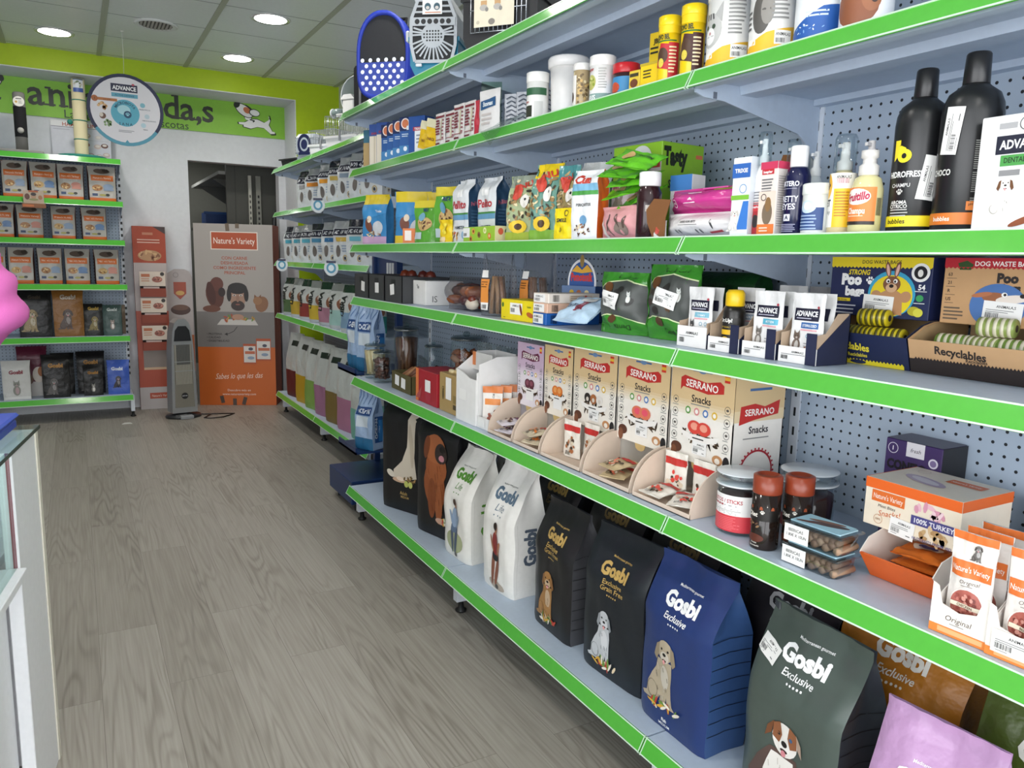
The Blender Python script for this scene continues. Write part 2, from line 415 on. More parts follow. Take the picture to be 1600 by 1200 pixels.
# ================================================================== the shop: floor, walls, ceiling
ZC = 2.79
def nodes(m): return m.node_tree.nodes, m.node_tree.links
def floor_mat():
    m = bpy.data.materials.new('grey_oak_vinyl_planks'); m.use_nodes = True; n, l = nodes(m); b = n['Principled BSDF']
    tc = n.new('ShaderNodeTexCoord'); mp = n.new('ShaderNodeMapping'); mp.inputs['Rotation'].default_value = (0, 0, R(90)); l.new(tc.outputs['Object'], mp.inputs['Vector'])
    br = n.new('ShaderNodeTexBrick'); br.offset = .37; br.offset_frequency = 2
    for k, v in (('Scale', 1), ('Brick Width', 1.22), ('Row Height', .185), ('Mortar Size', .0007), ('Mortar Smooth', .2), ('Bias', 0)): br.inputs[k].default_value = v
    br.inputs['Color1'].default_value = (0, 0, 0, 1); br.inputs['Color2'].default_value = (1, 1, 1, 1); br.inputs['Mortar'].default_value = (.5, .5, .5, 1)
    l.new(mp.outputs[0], br.inputs['Vector'])
    # every plank gets its own piece of grain
    sh = n.new('ShaderNodeVectorMath'); sh.operation = 'MULTIPLY_ADD'; sh.inputs[1].default_value = (7.3, 3.1, 5.7); l.new(br.outputs['Color'], sh.inputs[0]); l.new(mp.outputs[0], sh.inputs[2])
    st = n.new('ShaderNodeMapping'); st.inputs['Scale'].default_value = (.42, 4.6, 1); l.new(sh.outputs[0], st.inputs['Vector'])
    wa = n.new('ShaderNodeTexNoise'); wa.inputs['Scale'].default_value = 1.5; wa.inputs['Detail'].default_value = 2; l.new(st.outputs[0], wa.inputs['Vector'])
    ml = n.new('ShaderNodeMath'); ml.operation = 'MULTIPLY'; ml.inputs[1].default_value = 120; l.new(wa.outputs['Fac'], ml.inputs[0])
    sn = n.new('ShaderNodeMath'); sn.operation = 'SINE'; l.new(ml.outputs[0], sn.inputs[0])
    pw = n.new('ShaderNodeMath'); pw.operation = 'MULTIPLY_ADD'; pw.inputs[1].default_value = .5; pw.inputs[2].default_value = .5; l.new(sn.outputs[0], pw.inputs[0])
    fg = n.new('ShaderNodeMapping'); fg.inputs['Scale'].default_value = (3, 130, 1); l.new(sh.outputs[0], fg.inputs['Vector'])
    fi = n.new('ShaderNodeTexNoise'); fi.inputs['Scale'].default_value = 1; fi.inputs['Detail'].default_value = 4; l.new(fg.outputs[0], fi.inputs['Vector'])
    lg = n.new('ShaderNodeMapping'); lg.inputs['Scale'].default_value = (.8, 3, 1); l.new(sh.outputs[0], lg.inputs['Vector'])
    la = n.new('ShaderNodeTexNoise'); la.inputs['Scale'].default_value = 1.2; l.new(lg.outputs[0], la.inputs['Vector'])
    # cathedral grain shows only in patches
    gate = n.new('ShaderNodeMapRange'); gate.inputs[1].default_value = .40; gate.inputs[2].default_value = .66; l.new(la.outputs['Fac'], gate.inputs[0])
    g1 = n.new('ShaderNodeMath'); g1.operation = 'MULTIPLY'; pq = n.new('ShaderNodeMath'); pq.operation = 'POWER'; pq.inputs[1].default_value = 2.6; l.new(pw.outputs[0], pq.inputs[0]); l.new(pq.outputs[0], g1.inputs[0]); l.new(gate.outputs[0], g1.inputs[1])
    a1 = n.new('ShaderNodeMath'); a1.operation = 'MULTIPLY_ADD'; a1.inputs[1].default_value = .26; l.new(g1.outputs[0], a1.inputs[0])
    a2 = n.new('ShaderNodeMath'); a2.operation = 'MULTIPLY_ADD'; a2.inputs[1].default_value = .55; l.new(fi.outputs['Fac'], a2.inputs[0])
    a3 = n.new('ShaderNodeMath'); a3.operation = 'MULTIPLY'; a3.inputs[1].default_value = .17; l.new(br.outputs['Color'], a3.inputs[0]); l.new(a3.outputs[0], a2.inputs[2]); l.new(a2.outputs[0], a1.inputs[2])
    rp = n.new('ShaderNodeValToRGB'); e = rp.color_ramp.elements; e[0].position = .15; e[0].color = (*lin('a9a49b'), 1); e[1].position = .95; e[1].color = (*lin('665f57'), 1)
    k = e.new(.5); k.color = (*lin('8f897f'), 1); l.new(a1.outputs[0], rp.inputs[0])
    mx = n.new('ShaderNodeMix'); mx.data_type = 'RGBA'; mx.inputs['B'].default_value = (*lin('6a635b'), 1); l.new(br.outputs['Fac'], mx.inputs['Factor']); l.new(rp.outputs[0], mx.inputs['A']); l.new(mx.outputs['Result'], b.inputs['Base Color'])
    b.inputs['Roughness'].default_value = .42
    bu = n.new('ShaderNodeBump'); bu.inputs['Strength'].default_value = .15; bu.inputs['Distance'].default_value = .002; l.new(a1.outputs[0], bu.inputs['Height']); l.new(bu.outputs[0], b.inputs['Normal'])
    return m
def peg_mat():
    """light blue-grey perforated steel: round holes every 25 mm"""
    m = bpy.data.materials.new('perforated_steel'); m.use_nodes = True; n, l = nodes(m); b = n['Principled BSDF']
    tc = n.new('ShaderNodeTexCoord'); sp = n.new('ShaderNodeSeparateXYZ'); l.new(tc.outputs['Object'], sp.inputs[0]); fr = []
    for a in 'YZ':
        d = n.new('ShaderNodeMath'); d.operation = 'DIVIDE'; d.inputs[1].default_value = .025; l.new(sp.outputs[a], d.inputs[0])
        f = n.new('ShaderNodeMath'); f.operation = 'FRACT'; l.new(d.outputs[0], f.inputs[0]); c = n.new('ShaderNodeMath'); c.operation = 'SUBTRACT'; c.inputs[1].default_value = .5; l.new(f.outputs[0], c.inputs[0]); fr.append(c)
    cb = n.new('ShaderNodeCombineXYZ'); l.new(fr[0].outputs[0], cb.inputs[0]); l.new(fr[1].outputs[0], cb.inputs[1])
    le = n.new('ShaderNodeVectorMath'); le.operation = 'LENGTH'; l.new(cb.outputs[0], le.inputs[0])
    gt = n.new('ShaderNodeMath'); gt.operation = 'LESS_THAN'; gt.inputs[1].default_value = .135; l.new(le.outputs['Value'], gt.inputs[0])
    mx = n.new('ShaderNodeMix'); mx.data_type = 'RGBA'; mx.inputs['A'].default_value = (*lin('a9b8c8'), 1); mx.inputs['B'].default_value = (*lin('14181e'), 1); l.new(gt.outputs[0], mx.inputs['Factor']); l.new(mx.outputs['Result'], b.inputs['Base Color'])
    b.inputs['Roughness'].default_value = .5
    return m
PEG = peg_mat()
STEEL = M('b9c7d8', .42); STEELW = M('d5dbe2', .45); LIME = M('a9c400', .55, 'paper'); WALLW = M('d9dcdf', .7, 'paper'); DARK = M('1a1c1e', .5)
GREEN = M('55b040', .14); RAILEDGE = M('cfe9d0', .2)

mb = MB(); mb.box(-2.7, 2.1, -2.5, 10.2, -.1, 0, floor_mat()); struct('floor', mb)
# ceiling: 60 cm panels between greenish cover strips
mb = MB(); mb.box(-2.7, 2.1, -2.5, 6.9, ZC, ZC + .1, M('d6dada', .32))
k = -5
while .25 + .605 * k < 2.1:
    x = .25 + .605 * k; k += 1
    if x > -2.6: mb.box(x - .017, x + .017, -2.5, 6.9, ZC - .004, ZC + .001, M('a3a795', .5))
y = -2.4
while y < 6.9:
    mb.box(-2.6, 2.1, y - .003, y + .003, ZC - .001, ZC + .001, M('85898a', .6)); y += .5775
struct('ceiling', mb)
# back wall: lime beam and pier in front, white recess with the shop sign and a doorway behind
mb = MB(); mb.box(-2.6, 2.1, 6.9, 7.3, 2.64, ZC + .1, LIME); mb.box(1.723, 2.1, 6.9, 7.3, 0, 2.64, LIME)
mb.box(-2.6, 1.723, 6.902, 7.3, 2.634, 2.64, WALLW); mb.box(1.717, 1.7235, 6.902, 7.3, 0, 2.634, WALLW)
struct('wall_back', mb)
mb = MB(); mb.box(-2.6, .894, 7.3, 7.42, 0, ZC, WALLW); mb.box(.894, 1.655, 7.3, 7.42, 2.115, ZC, WALLW); mb.box(1.655, 2.1, 7.3, 7.42, 0, ZC, WALLW)
struct('wall_recess', mb)
mb = MB(); mb.box(2.1, 2.2, -2.5, 10.2, 0, ZC, M('cfd2d2', .7, 'paper')); struct('wall_right', mb)
mb = MB(); mb.box(-2.7, -2.6, 1.5, 10.2, 0, ZC, WALLW); mb.box(-2.7, -2.6, -2.5, 1.5, 2.55, ZC, WALLW); mb.box(-2.7, -2.6, -2.5, -2.4, 0, 2.55, WALLW); struct('wall_left', mb)
mb = MB()
for y in (-2.4, -1.1, .2, 1.44): mb.box(-2.68, -2.62, y, y + .06, 0, 2.55, M('c8cacc', .35, 'plain', .6))
mb.box(-2.68, -2.62, -2.4, 1.5, 2.49, 2.55, M('c8cacc', .35, 'plain', .6)); struct('added_side_window', mb)  # frame of the added side window, out of view
mb = MB(); mb.box(-2.6, 2.1, -2.62, -2.5, 2.55, ZC, WALLW); mb.box(-2.6, -2.4, -2.62, -2.5, 0, 2.55, WALLW); mb.box(1.9, 2.1, -2.62, -2.5, 0, 2.55, WALLW); struct('wall_front', mb)
mb = MB()
for x in (-2.4, -.9, .5, 1.84): mb.box(x, x + .06, -2.6, -2.52, 0, 2.55, M('c8cacc', .35, 'plain', .6))
mb.box(-2.4, 1.9, -2.6, -2.52, 2.49, 2.55, M('c8cacc', .35, 'plain', .6)); struct('window_1', mb)
# store room behind the doorway
G = M('77786f', .8, 'paper')
mb = MB(); mb.box(-.3, .5, 7.42, 10.1, 0, 2.5, G); mb.box(.5, 2.1, 10.1, 10.2, 0, 2.5, G); mb.box(-.3, 2.1, 7.42, 10.2, 2.5, 2.6, G); struct('wall_store_room', mb)
mb = MB(); mb.box(-.06, .06, -.02, .02, 0, 1.2, G)
mb = MB(); mb.box(1.255, 2.1, 7.62, 7.66, 0, 2.5, M('4d4e48', .6)); mb.box(1.33, 1.335, 7.617, 7.621, 0, 2.5, M('3c3d38', .6)); struct('wall_partition', mb)
sl = bpy.data.lights.new('store_room_fill', 'AREA'); sl.size = .4; sl.energy = 7; slo = bpy.data.objects.new('store_room_fill', sl); COL.objects.link(slo); slo.location = (1.0, 9.2, 2.45)  # added fill without a fitting, lifts the dark store room
t = thing('storage_shelf', 'long grey shelf high up in the dark room behind the doorway', 'shelf', None, (1.21, 7.75, 2.06))
mb = MB(); mb.box(0, .5, 0, 1.9, 0, .03, M('a9aaa4', .5)); mb.obj('shelf_board', t)
for y in (.5, 1.5):
    mb = MB(); mb.prism([(.02, 0), (.5, 0), (.5, -.3)], y, y + .02, M('6d6e68', .5), lambda u, v, w: (u, w, v)); mb.obj('bracket', t)
t = thing('storage_shelf', 'dark lower shelf carrying the blue crate in the room behind the doorway', 'shelf', None, (1.12, 8.45, 1.57))
mb = MB(); mb.box(0, .6, 0, .6, 0, .03, M('4a4a46', .5)); mb.obj('shelf_board', t)
for y in (.08, .5):
    mb = MB(); mb.prism([(.02, 0), (.6, 0), (.6, -.3)], y, y + .02, M('4a4a46', .5), lambda u, v, w: (u, w, v)); mb.obj('bracket', t)
t = thing('storage_crate', 'blue plastic crate on a shelf in the dark room behind the doorway', 'crate', None, (1.2, 8.55, 1.6008)); bc = M('1d4f9a', .4)
mb = MB(); mb.box(0, .42, 0, .3, 0, .01, bc); mb.box(0, .42, 0, .012, .01, .15, bc); mb.box(0, .42, .288, .3, .01, .15, bc); mb.box(0, .012, .012, .288, .01, .15, bc); mb.box(.408, .42, .012, .288, .01, .15, bc); mb.obj('bin', t)
mb = MB(); mb.box(-.02, .44, -.015, .0, .13, .155, M('2a63b4', .4)); mb.obj('rim', t)
for i, (x, r, c, lb) in enumerate(((1.455, .014, 'b9b9ad', 'pale perforated metal upright leaning in the doorway store room'), (1.53, .022, '85867d', 'grey steel bar leaning beside the perforated upright in the store room'))):
    mb = MB(); mb.box(-r, r, -.012, .012, 0, 2.05, M(c, .5))
    for q in range(36): mb.box(-r * .35, r * .35, -.0128, .0, .1 + q * .05, .125 + q * .05, DARK)
    o = tag(mb.obj('metal_upright'), lb, 'metal bar'); o.location = (x, 7.52, .001); o.rotation_euler = (R(-2), 0, 0)
mb = MB(); mb.tube([(0, 0, 0), (.06, 0, 1.3), (.08, 0, 1.66), (.11, 0, 1.74), (.16, 0, 1.76), (.2, 0, 1.73)], .022, M('2a2c2c', .35), 10); tag(mb.obj('hooked_pole'), 'dark hooked pole leaning by the door jamb in the store room', 'pole').location = (1.56, 7.44, 0)

# ------------------------------------------------------------------ ceiling fittings
def downlight(x, y, label):
    t = thing('ceiling_downlight', label, 'ceiling light', 'round downlights in the ceiling', (x, y, ZC))
    mb = MB(); mb.lathe([(.098, -.004), (.118, -.006), (.122, -.001), (.122, .0)], M('d8dadb', .25, 'plain', .5), 36); mb.obj('trim_ring', t)
    mb = MB(); mb.lathe([(0, -.0045), (.097, -.0045), (.097, -.003), (0, -.003)], M('ffffff', .5, 'lamp'), 36); mb.obj('lamp_disc', t)
    ld = bpy.data.lights.new('downlight_glow', 'AREA'); ld.shape = 'DISK'; ld.size = .19; ld.energy = LAMP_W; ld.color = (1, .96, .9); ld.spread = R(150)
    lo = bpy.data.objects.new('downlight_glow', ld); COL.objects.link(lo); lo.parent = t; lo.location = (0, 0, -.012)
downlight(-.03, 6.37, 'round lit downlight above the scratching posts on the wall shelving')
downlight(1.16, 6.37, 'round lit downlight over the doorway, close to the lime beam')
downlight(1.16, 5.23, 'bigger looking round lit downlight nearest the blue polka dot carrier')
for i, (x, y) in enumerate(((-.03, 4.0), (1.16, 2.9), (-.03, 1.7), (1.16, .6), (-.03, -.6))): downlight(x, y, 'round downlight further along the shop ceiling, %s row' % ('first', 'second', 'third', 'fourth', 'fifth')[i])
t = thing('ceiling_vent', 'round white air vent with dusty slots in the ceiling', 'air vent', None, (.55, 5.78, ZC))
mb = MB(); mb.lathe([(.10, -.003), (.118, -.012), (.132, -.006), (.134, 0)], M('d3d5d4', .4), 36); mb.obj('rim', t)
mb = MB(); mb.lathe([(0, -.004), (.10, -.004), (.10, -.002), (0, -.002)], M('5a5652', .7), 30)
for a in range(-4, 5): x = a * .022; w = math.sqrt(.098 ** 2 - x * x); mb.box(x - .006, x + .006, -w, w, -.008, -.004, M('a19c97', .6))
mb.obj('grille', t)

# ------------------------------------------------------------------ shop sign banner
def logo_dog(A, x, z, k, flip=1):
    """running white dog of the shop logo"""
    W, B = 'f4f4f2', '1c241a'; P = lambda *p: [(x + flip * a * k, z + b * k) for a, b in p]; E = lambda a, b, rx, rz, c, r=0: A.ell(x + flip * a * k, z + b * k, rx * k, rz * k, c, flip * r, 22)
    body = P((-.18, .12), (.1, .14), (.42, .02), (.62, .16), (.66, .3), (.60, .32), (.7, .14), (.62, -.06), (.78, -.34), (.9, -.36), (.9, -.44), (.7, -.46), (.4, -.22), (.1, -.2), (-.2, -.3), (-.52, -.24), (-.52, -.16), (-.72, -.14), (-.74, -.06), (-.46, -.04))
    cx, cz = x + flip * .1 * k, z - .08 * k
    A.poly([(cx + (p - cx) * 1.07, cz + (q - cz) * 1.16) for p, q in body], B); A.poly(body, W)
    E(-.32, .2, .17, .13, B); E(-.32, .18, .14, .12, W)
    E(-.48, .48, .45, .25, B, -32); E(-.48, .48, .415, .215, W, -32); E(-.36, .50, .17, .13, 'cf7a52', -32); E(-.8, .72, .13, .17, B, -32); E(-.02, .42, .25, .17, B, -8); E(-.01, .42, .215, .135, W, -8); E(-.27, .64, .19, .035, B, -32)
    A.line(P((-.24, .1), (-.02, .06), (-.1, .0)), .05 * k, B)
t = thing('shop_sign', 'long lime green shop sign with dark lettering above the doorway', 'sign', None, (.65, 7.3, 2.36))
mb = MB(); mb.box(-2.6, 1.07, -.012, 0, 0, .285, M('8cc63f', .5, 'paper'))
A = Art(4, .285)
D_ = '20281a'; serif = lambda s, x: A.text(s, x, .178, .19, D_, None, .016)
for ch, x in (('a', -.838), ('n', -.697), ('i', -.6), ('m', -.44), ('a', -.25), ('l', -.15), ('a', -.05), ('d', .13), ('a', .258), (',', .345), ('s', .42)):
    serif(ch, x)
    for q in {'n': (-.042, .044), 'm': (-.078, 0, .078), 'd': (.06,), 'a': (.06,)}.get(ch, ()): A.rect(x + q - (.032 if ch in 'nm' else .012), .086, x + q + .032, .1, D_)
A.rect(.135, .262, .185, .275, D_); A.rect(-.775, .212, -.735, .226, D_)
A.text('La tienda de tus mascotas', -.195, .036, .062, '24401e', 1.01, .004)
logo_dog(A, .81, .122, .188); logo_dog(A, -1.215, .122, .188, -1)
mb.art(A, lambda x, z, o: (x, -.012 - o, z), .001); o = mb.obj('banner', t)

# ------------------------------------------------------------------ hanging round sign
t = thing('hanging_sign', 'round white and navy cardboard sign hanging from the ceiling on a thread', 'sign', None, (.365, 6.08, 2.28), 0)
mb = MB(); N = 40; mb.prism([(.236 * math.cos(2 * PI * i / N), .236 * math.sin(2 * PI * i / N)) for i in range(N)], -.003, .003, M('1f2546', .5, 'paper'), lambda u, v, w: (u, w, v))
A = Art(); A.ell(0, 0, .214, .214, 'dedce0', 0, 40)
seg = [(.236 * math.cos(R(a)), .236 * math.sin(R(a))) for a in range(215, 326, 5)] + [(.214 * math.cos(R(a)), .214 * math.sin(R(a))) for a in range(325, 214, -5)]
A.poly(seg, '4f97ad'); A.poly([(-.014, -.215), (.014, -.215), (0, -.195)], '4f97ad')
A.rect(-.085, .118, .078, .168, '17193a'); A.text('ADVANCE', -.003, .142, .026, 'f4f4f4', .145, .03); A.ell(.052, .17, .009, .007, 'b5485a')
A.rect(-.083, .082, .078, .108, '5fa3b8'); A.text('ACTIVE DEFENSE', -.003, .095, .011, '1f4f6e', .13)
A.ell(-.004, -.02, .088, .088, '58aac0', 0, 36); A.ell(-.012, .0, .04, .032, 'a9d6df'); A.ell(.01, -.028, .024, .024, '1d4a68'); A.paw(.01, -.028, .03, '8cc8d8')
A.text('MICROBIOTA', -.004, .048, .017, '17435c', None, .02, arc=.068); A.text('S A N A', -.004, -.092, .017, '17435c', .09, .02)
A.rect(-.185, .05, -.05, .068, 'b5703c'); A.ell(-.185, .059, .02, .02, 'a85f2e'); A.text('1', -.185, .059, .014, '3a2010'); A.text('con pollo', -.11, .059, .009, '5a3216')
A.pile(-.14, .012, .026, .022, ('b98a55', 'e0b884', '9a6a3a'), 12, .4); A.ell(-.142, -.05, .02, .02, '6b4a3a'); A.ell(-.15, -.044, .012, .014, 'd8cdc0'); A.pile(-.115, -.095, .022, .018, ('6d8a5a', '8aa873'), 10, .45)
for i, (x, z) in enumerate(((.105, .042), (.13, -.03), (.105, -.09))): A.ell(x, z, .016, .016, ('7fb6c4', 'b9ccd4', 'b4d0da')[i]); A.text(('PREBIOTICOS', 'INMUNOGLOBULINAS', 'FIBRA')[i], x + .012, z - .028, .008, '3c4a5a', .085)
A.lines(-.05, -.135, .1, 2, .009, '8a8a90')
mb.art(A, lambda x, z, o: (x, -.003 - o, z), .0006); mb.obj('disc', t)
mb = MB(); mb.tube([(0, 0, .234), (.003, .0, .36), (0, 0, ZC - 2.28 - .005)], .0009, M('e8e8e8', .3), 5); mb.obj('thread', t)
mb = MB(); mb.lathe([(.004, ZC - 2.283), (.012, ZC - 2.281), (.012, ZC - 2.28)], M('f0f0f0', .4), 12); mb.obj('ceiling_hook', t)

# ================================================================== steel gondola shelving
def price_rail(parent, x0, z, y0, y1, vertical=False):
    """green ticket strip leaning out at its foot"""
    mb = MB(); a, b = y0 - .004, y1 + .004
    mb.prism([(0, 0), (-.020, -.038), (-.023, -.037), (-.003, .001)], a, b, GREEN, lambda u, v, w: (x0 + u, w, z + v))
    for e0, e1 in ((.0, .07), (.93, 1.0)):
        p = [(-.003 - .02 * e, .001 - .038 * e) for e in (e0, e1)]; mb.prism([p[0], p[1], (p[1][0] - .0012, p[1][1] + .0006), (p[0][0] - .0012, p[0][1] + .0006)], a, b, RAILEDGE, lambda u, v, w: (x0 + u, w, z + v))
    for y in (a, b): mb.prism([(.001, .001), (-.020, -.04), (-.0245, -.038), (-.0035, .0025)], y - .0012, y + .0012, RAILEDGE, lambda u, v, w: (x0 + u, w, z + v))
    return mb.obj('price_rail', parent)
def shelf_board(parent, x0, xp, z, y0, y1, base=False):
    d = xp - x0; pf = [(0, 0), (0, -.036), (.022, -.036), (.022, -.016), (.13, -.016), (.135, -.034), (.185, -.034), (.19, -.016), (d - .03, -.016), (d - .03, -.03), (d, -.03), (d, 0)]
    if base: pf = [(0, 0), (0, -.05), (.012, -.05), (.012, -.012), (d, -.012), (d, 0)]
    mb = MB(); mb.prism(pf, y1 + .003, y0 - .003, STEEL, lambda u, v, w: (x0 + u, w, z + v)); o = mb.obj('shelf', parent)
    price_rail(o, x0, z, y1, y0); return o
def bracket(parent, x0, xp, z, y):
    d = xp - x0; pf = [(.006, -.012), (.004, -.042), (d * .8, -.044), (d * .92, -.1), (d, -.13), (d, -.012)] if abs(z - 1.135) < .01 else [(.006, -.012), (.004, -.042), (.03, -.05), (.09, -.052), (d * .82, -.098), (d * .88, -.115), (d * .95, -.145), (d, -.16), (d, -.012)]
    mb = MB(); mb.prism(pf, y - .0022, y + .0022, STEEL, lambda u, v, w: (x0 + u, w, z + v)); mb.box(x0 + .055, x0 + .065, y - .0035, y + .0035, z - .05, z - .036, M('6a7280', .4)); return mb.obj('bracket', parent)
def gondola(name, label, xs, xb, xp, ys, zs, ztop):
    t = thing(name, label, 'shelving'); ft = []
    for i in range(len(ys) - 1):
        mb = MB(); mb.box(xp, xp + .012, ys[i + 1] + .012, ys[i] - .012, .12, ztop, PEG); mb.obj('back_panel', t)
        shelf_board(t, xb, xp, zs[0], ys[i], ys[i + 1], True)
        for q, z in enumerate(zs[1:]): shelf_board(t, xs[q], xp, z, ys[i], ys[i + 1])
    for y in ys:
        mb = MB(); mb.box(xp - .004, xp + .05, y - .014, y + .014, .02, ztop, STEELW)
        k = .3
        while k < ztop - .05: mb.box(xp - .0048, xp, y - .003, y + .003, k, k + .022, DARK); k += .05
        mb.obj('upright', t)
        mb = MB(); mb.box(xb + .035, xp, y - .016, y + .016, .045, zs[0] - .014, STEELW); mb.box(xb + .05, xb + .056, y - .018, y + .018, .1, .104, DARK); o = mb.obj('foot_bracket', t)
        mb = MB(); mb.lathe([(.02, 0), (.022, .008), (.012, .014), (.008, .046)], M('151515', .5), 14, (xb + .06, y)); mb.obj('levelling_foot', o)
        for q, z in enumerate(zs[1:]): bracket(t, xs[q], xp, z, y)
    return t
ZS = [.1856, .741, 1.135, 1.385, 1.734, 1.988]
XS, XB, XP = [1.182, 1.182, 1.182, 1.182, 1.138], 1.152, 1.585
YS = [3.665, 2.495, 1.325, .155, -1.015]
gondola('gondola_shelving', 'long grey steel gondola shelving with green price strips beside the aisle', XS, XB, XP, YS, ZS, 1.984)
FZ = [.185, .85, 1.28, 1.675, 2.02]; FX, FB, FP = [1.47] * 4, 1.46, 1.86
gondola('gondola_shelving', 'further gondola shelving with pet food bags, beyond the blue stand', FX, FB, FP, [6.62, 5.45, 4.28], FZ, 2.015)

# wall shelving at the back
LZ = [.185, .663, 1.07, 1.414, 1.71, 2.03]
t = thing('wall_shelving', 'grey wall shelving with green strips at the back, left of the doorway', 'shelving')
PEGX = PEG.copy(); PEGX.name = 'perforated_steel_back'
for nd in PEGX.node_tree.nodes:
    if nd.type == 'SEPXYZ':
        for l_ in list(PEGX.node_tree.links):
            if l_.from_node == nd and l_.from_socket.name == 'Y': tgt = l_.to_socket; PEGX.node_tree.links.remove(l_); PEGX.node_tree.links.new(nd.outputs['X'], tgt)
LXE = .352; LYF, LYB = 6.855, 7.25
for x0, x1 in ((LXE - 1.0, LXE), (LXE - 2.0, LXE - 1.0)):
    mb = MB(); mb.box(x0 + .012, x1 - .012, LYB, LYB + .01, .1, 2.05, PEGX); mb.obj('back_panel', t)
    for z in LZ:
        mb = MB(); d = LYB - LYF; mb.prism([(0, 0), (0, -.034), (.02, -.034), (.02, -.014), (d, -.014), (d, 0)], x0 + .003, x1 - .003, STEEL, lambda u, v, w: (w, LYF + u, z + v)); o = mb.obj('shelf', t)
        mb = MB(); mb.prism([(0, 0), (-.020, -.042), (-.023, -.041), (-.003, .001)], x0 - .003, x1 + .003, GREEN, lambda u, v, w: (w, LYF + u, z + v)); mb.prism([(-.021, -.040), (-.023, -.043), (-.025, -.041), (-.023, -.038)], x0, x1, RAILEDGE, lambda u, v, w: (w, LYF + u, z + v)); mb.obj('price_rail', o)
for x in (LXE, LXE - 1.0, LXE - 2.0):
    mb = MB(); mb.box(x - .012, x + .012, LYB - .012, LYB + .035, .02, 2.05, STEELW)
    k = .3
    while k < 2.0: mb.box(x - .003, x + .0125, LYB - .0128, LYB - .006, k, k + .022, DARK); mb.box(x + .006, x + .0126, LYB, LYB + .012, k, k + .022, DARK); k += .05
    mb.obj('upright', t)
    mb = MB(); mb.box(x - .014, x + .014, LYF + .03, LYB, .045, .17, STEELW); o = mb.obj('foot_bracket', t)
    for q in range(3): pass
    mb = MB(); mb.lathe([(.02, 0), (.022, .008), (.012, .014), (.008, .046)], M('151515', .5), 12, (x, LYF + .05)); mb.obj('levelling_foot', o)
    for z in LZ[1:]:
        mb = MB(); d = LYB - LYF; mb.prism([(.02, -.014), (.02, -.04), (.1, -.05), (d * .85, -.1), (d, -.14), (d, -.014)], x - .002, x + .002, STEEL, lambda u, v, w: (w, LYF + u, z + v)); mb.obj('bracket', t)

# ================================================================== bottom shelf: big dog food bags
GOLD, SILV = 'c2a05c', 'd8d8d6'
def gosbi(word2='Exclusive', sub=None, cw='f2f2f0', dog=None, foot=None, top=.80, kw=.62):
    def f(A, w, h):
        z = h * top
        A.text('Gosbi', 0, z - h * .075, h * .078, cw, w * kw, .05); A.text('Mediterranean gourmet', w * .04, z + h * .005, h * .014, cw, w * .34)
        if word2: A.text(word2, 0, z - h * .16, h * .036, cw, w * .46, .012, .22)
        if sub: A.text(sub, 0, z - h * .205, h * .036, cw, w * .46, .012, .22)
        zz = z - h * (.205 if not sub else .25)
        for i in range(-2, 3): A.ell(i * w * .035, zz, w * .011, w * .011, cw, 0, 6)
        if dog: dog(A, w, h)
        if foot:
            A.text(foot[0], -w * .06, h * .065, h * .02, cw, w * .3, .03); A.text(foot[1], -w * .06, h * .035, h * .018, cw, w * .3)
    return f
def sidepleats(A, w, h):
    for i in range(1, 9): A.line([(-w * .48, h * (.05 + .078 * i)), (w * .48, h * (.045 + .078 * i))], .0016, '0c0c0e')
def food(A, x, z, rx, rz): A.pile(x, z, rx, rz, ('e8d2b0', 'b8402e', '6d9440', 'd8a83c', 'f0e6d6'), 15, .32)
S0 = ZS[0]
GB = 'big dog food bags on the bottom shelf'
# two big black bags at the far end, dog pictures facing the aisle
def longlegs(A, w, h):
    E = lambda x, z, a, b, c, r=0: A.ell(w * x, h * z, w * a, h * b, c, r)
    A.poly([(w * a, h * b) for a, b in ((.17, .95), (.36, .95), (.33, .72), (.3, .52), (.36, .33), (.12, .3), (-.2, .3), (-.2, .37), (.02, .47), (.12, .6), (.15, .75))], 'cfc4b2')
    E(-.27, .33, .1, .03, 'd6cdbd', -20); E(.24, .62, .05, .2, 'bfb29d', 4); E(-.05, .285, .17, .022, 'caa88a'); E(-.02, .30, .1, .02, 'e6d2bd')
    A.pile(.2 * w, .31 * h, .12 * w, .03 * h, ('b08a58', '6d5730'), 12, .3); E(.13, .265, .05, .03, 'b9bd62'); E(.23, .265, .05, .03, 'c6ca70')
    A.text('Adult', w * .05, h * .17, h * .03, 'b89a5c', None, .01); A.text('MEDIUM', w * .08, h * .135, h * .02, 'b89a5c')
o, b = bag('dog_food_bag', 'tall black bag printed with pale furry dog legs, first on the bottom shelf', 'dog food bag', .27, .10, .505, '111113', longlegs, group=GB, seed=2, full=.85, mk='plain', rough=.38, crk=.003); at(o, 1.285, 3.20, S0, 22)
def bigbrown(A, w, h):
    E = lambda x, z, a, b, c, r=0: A.ell(w * x, h * z, w * a, h * b, c, r)
    E(-.02, .42, .26, .20, '8a4a26', 8); E(.02, .58, .25, .14, '94522c'); E(-.08, .32, .1, .17, '7c4120'); E(.1, .28, .09, .16, '96542e'); E(.0, .74, .25, .12, '9c5a34'); E(.14, .71, .15, .085, '2e2320'); E(.17, .745, .07, .03, '15100f'); E(.15, .672, .065, .026, 'b87a82'); E(-.2, .74, .07, .1, '6d381c', -12)
    for i in range(26): x = A.rnd.uniform(-.2, .22); z = A.rnd.uniform(.25, .64); A.line([(w * x, h * z), (w * (x + .02), h * (z - .05))], .0025, A.rnd.choice(('a8643a', '6e381c')))
    E(.16, .15, .14, .026, 'c9a08a'); food(A, .28 * w, .16 * h, .1 * w, .03 * h)
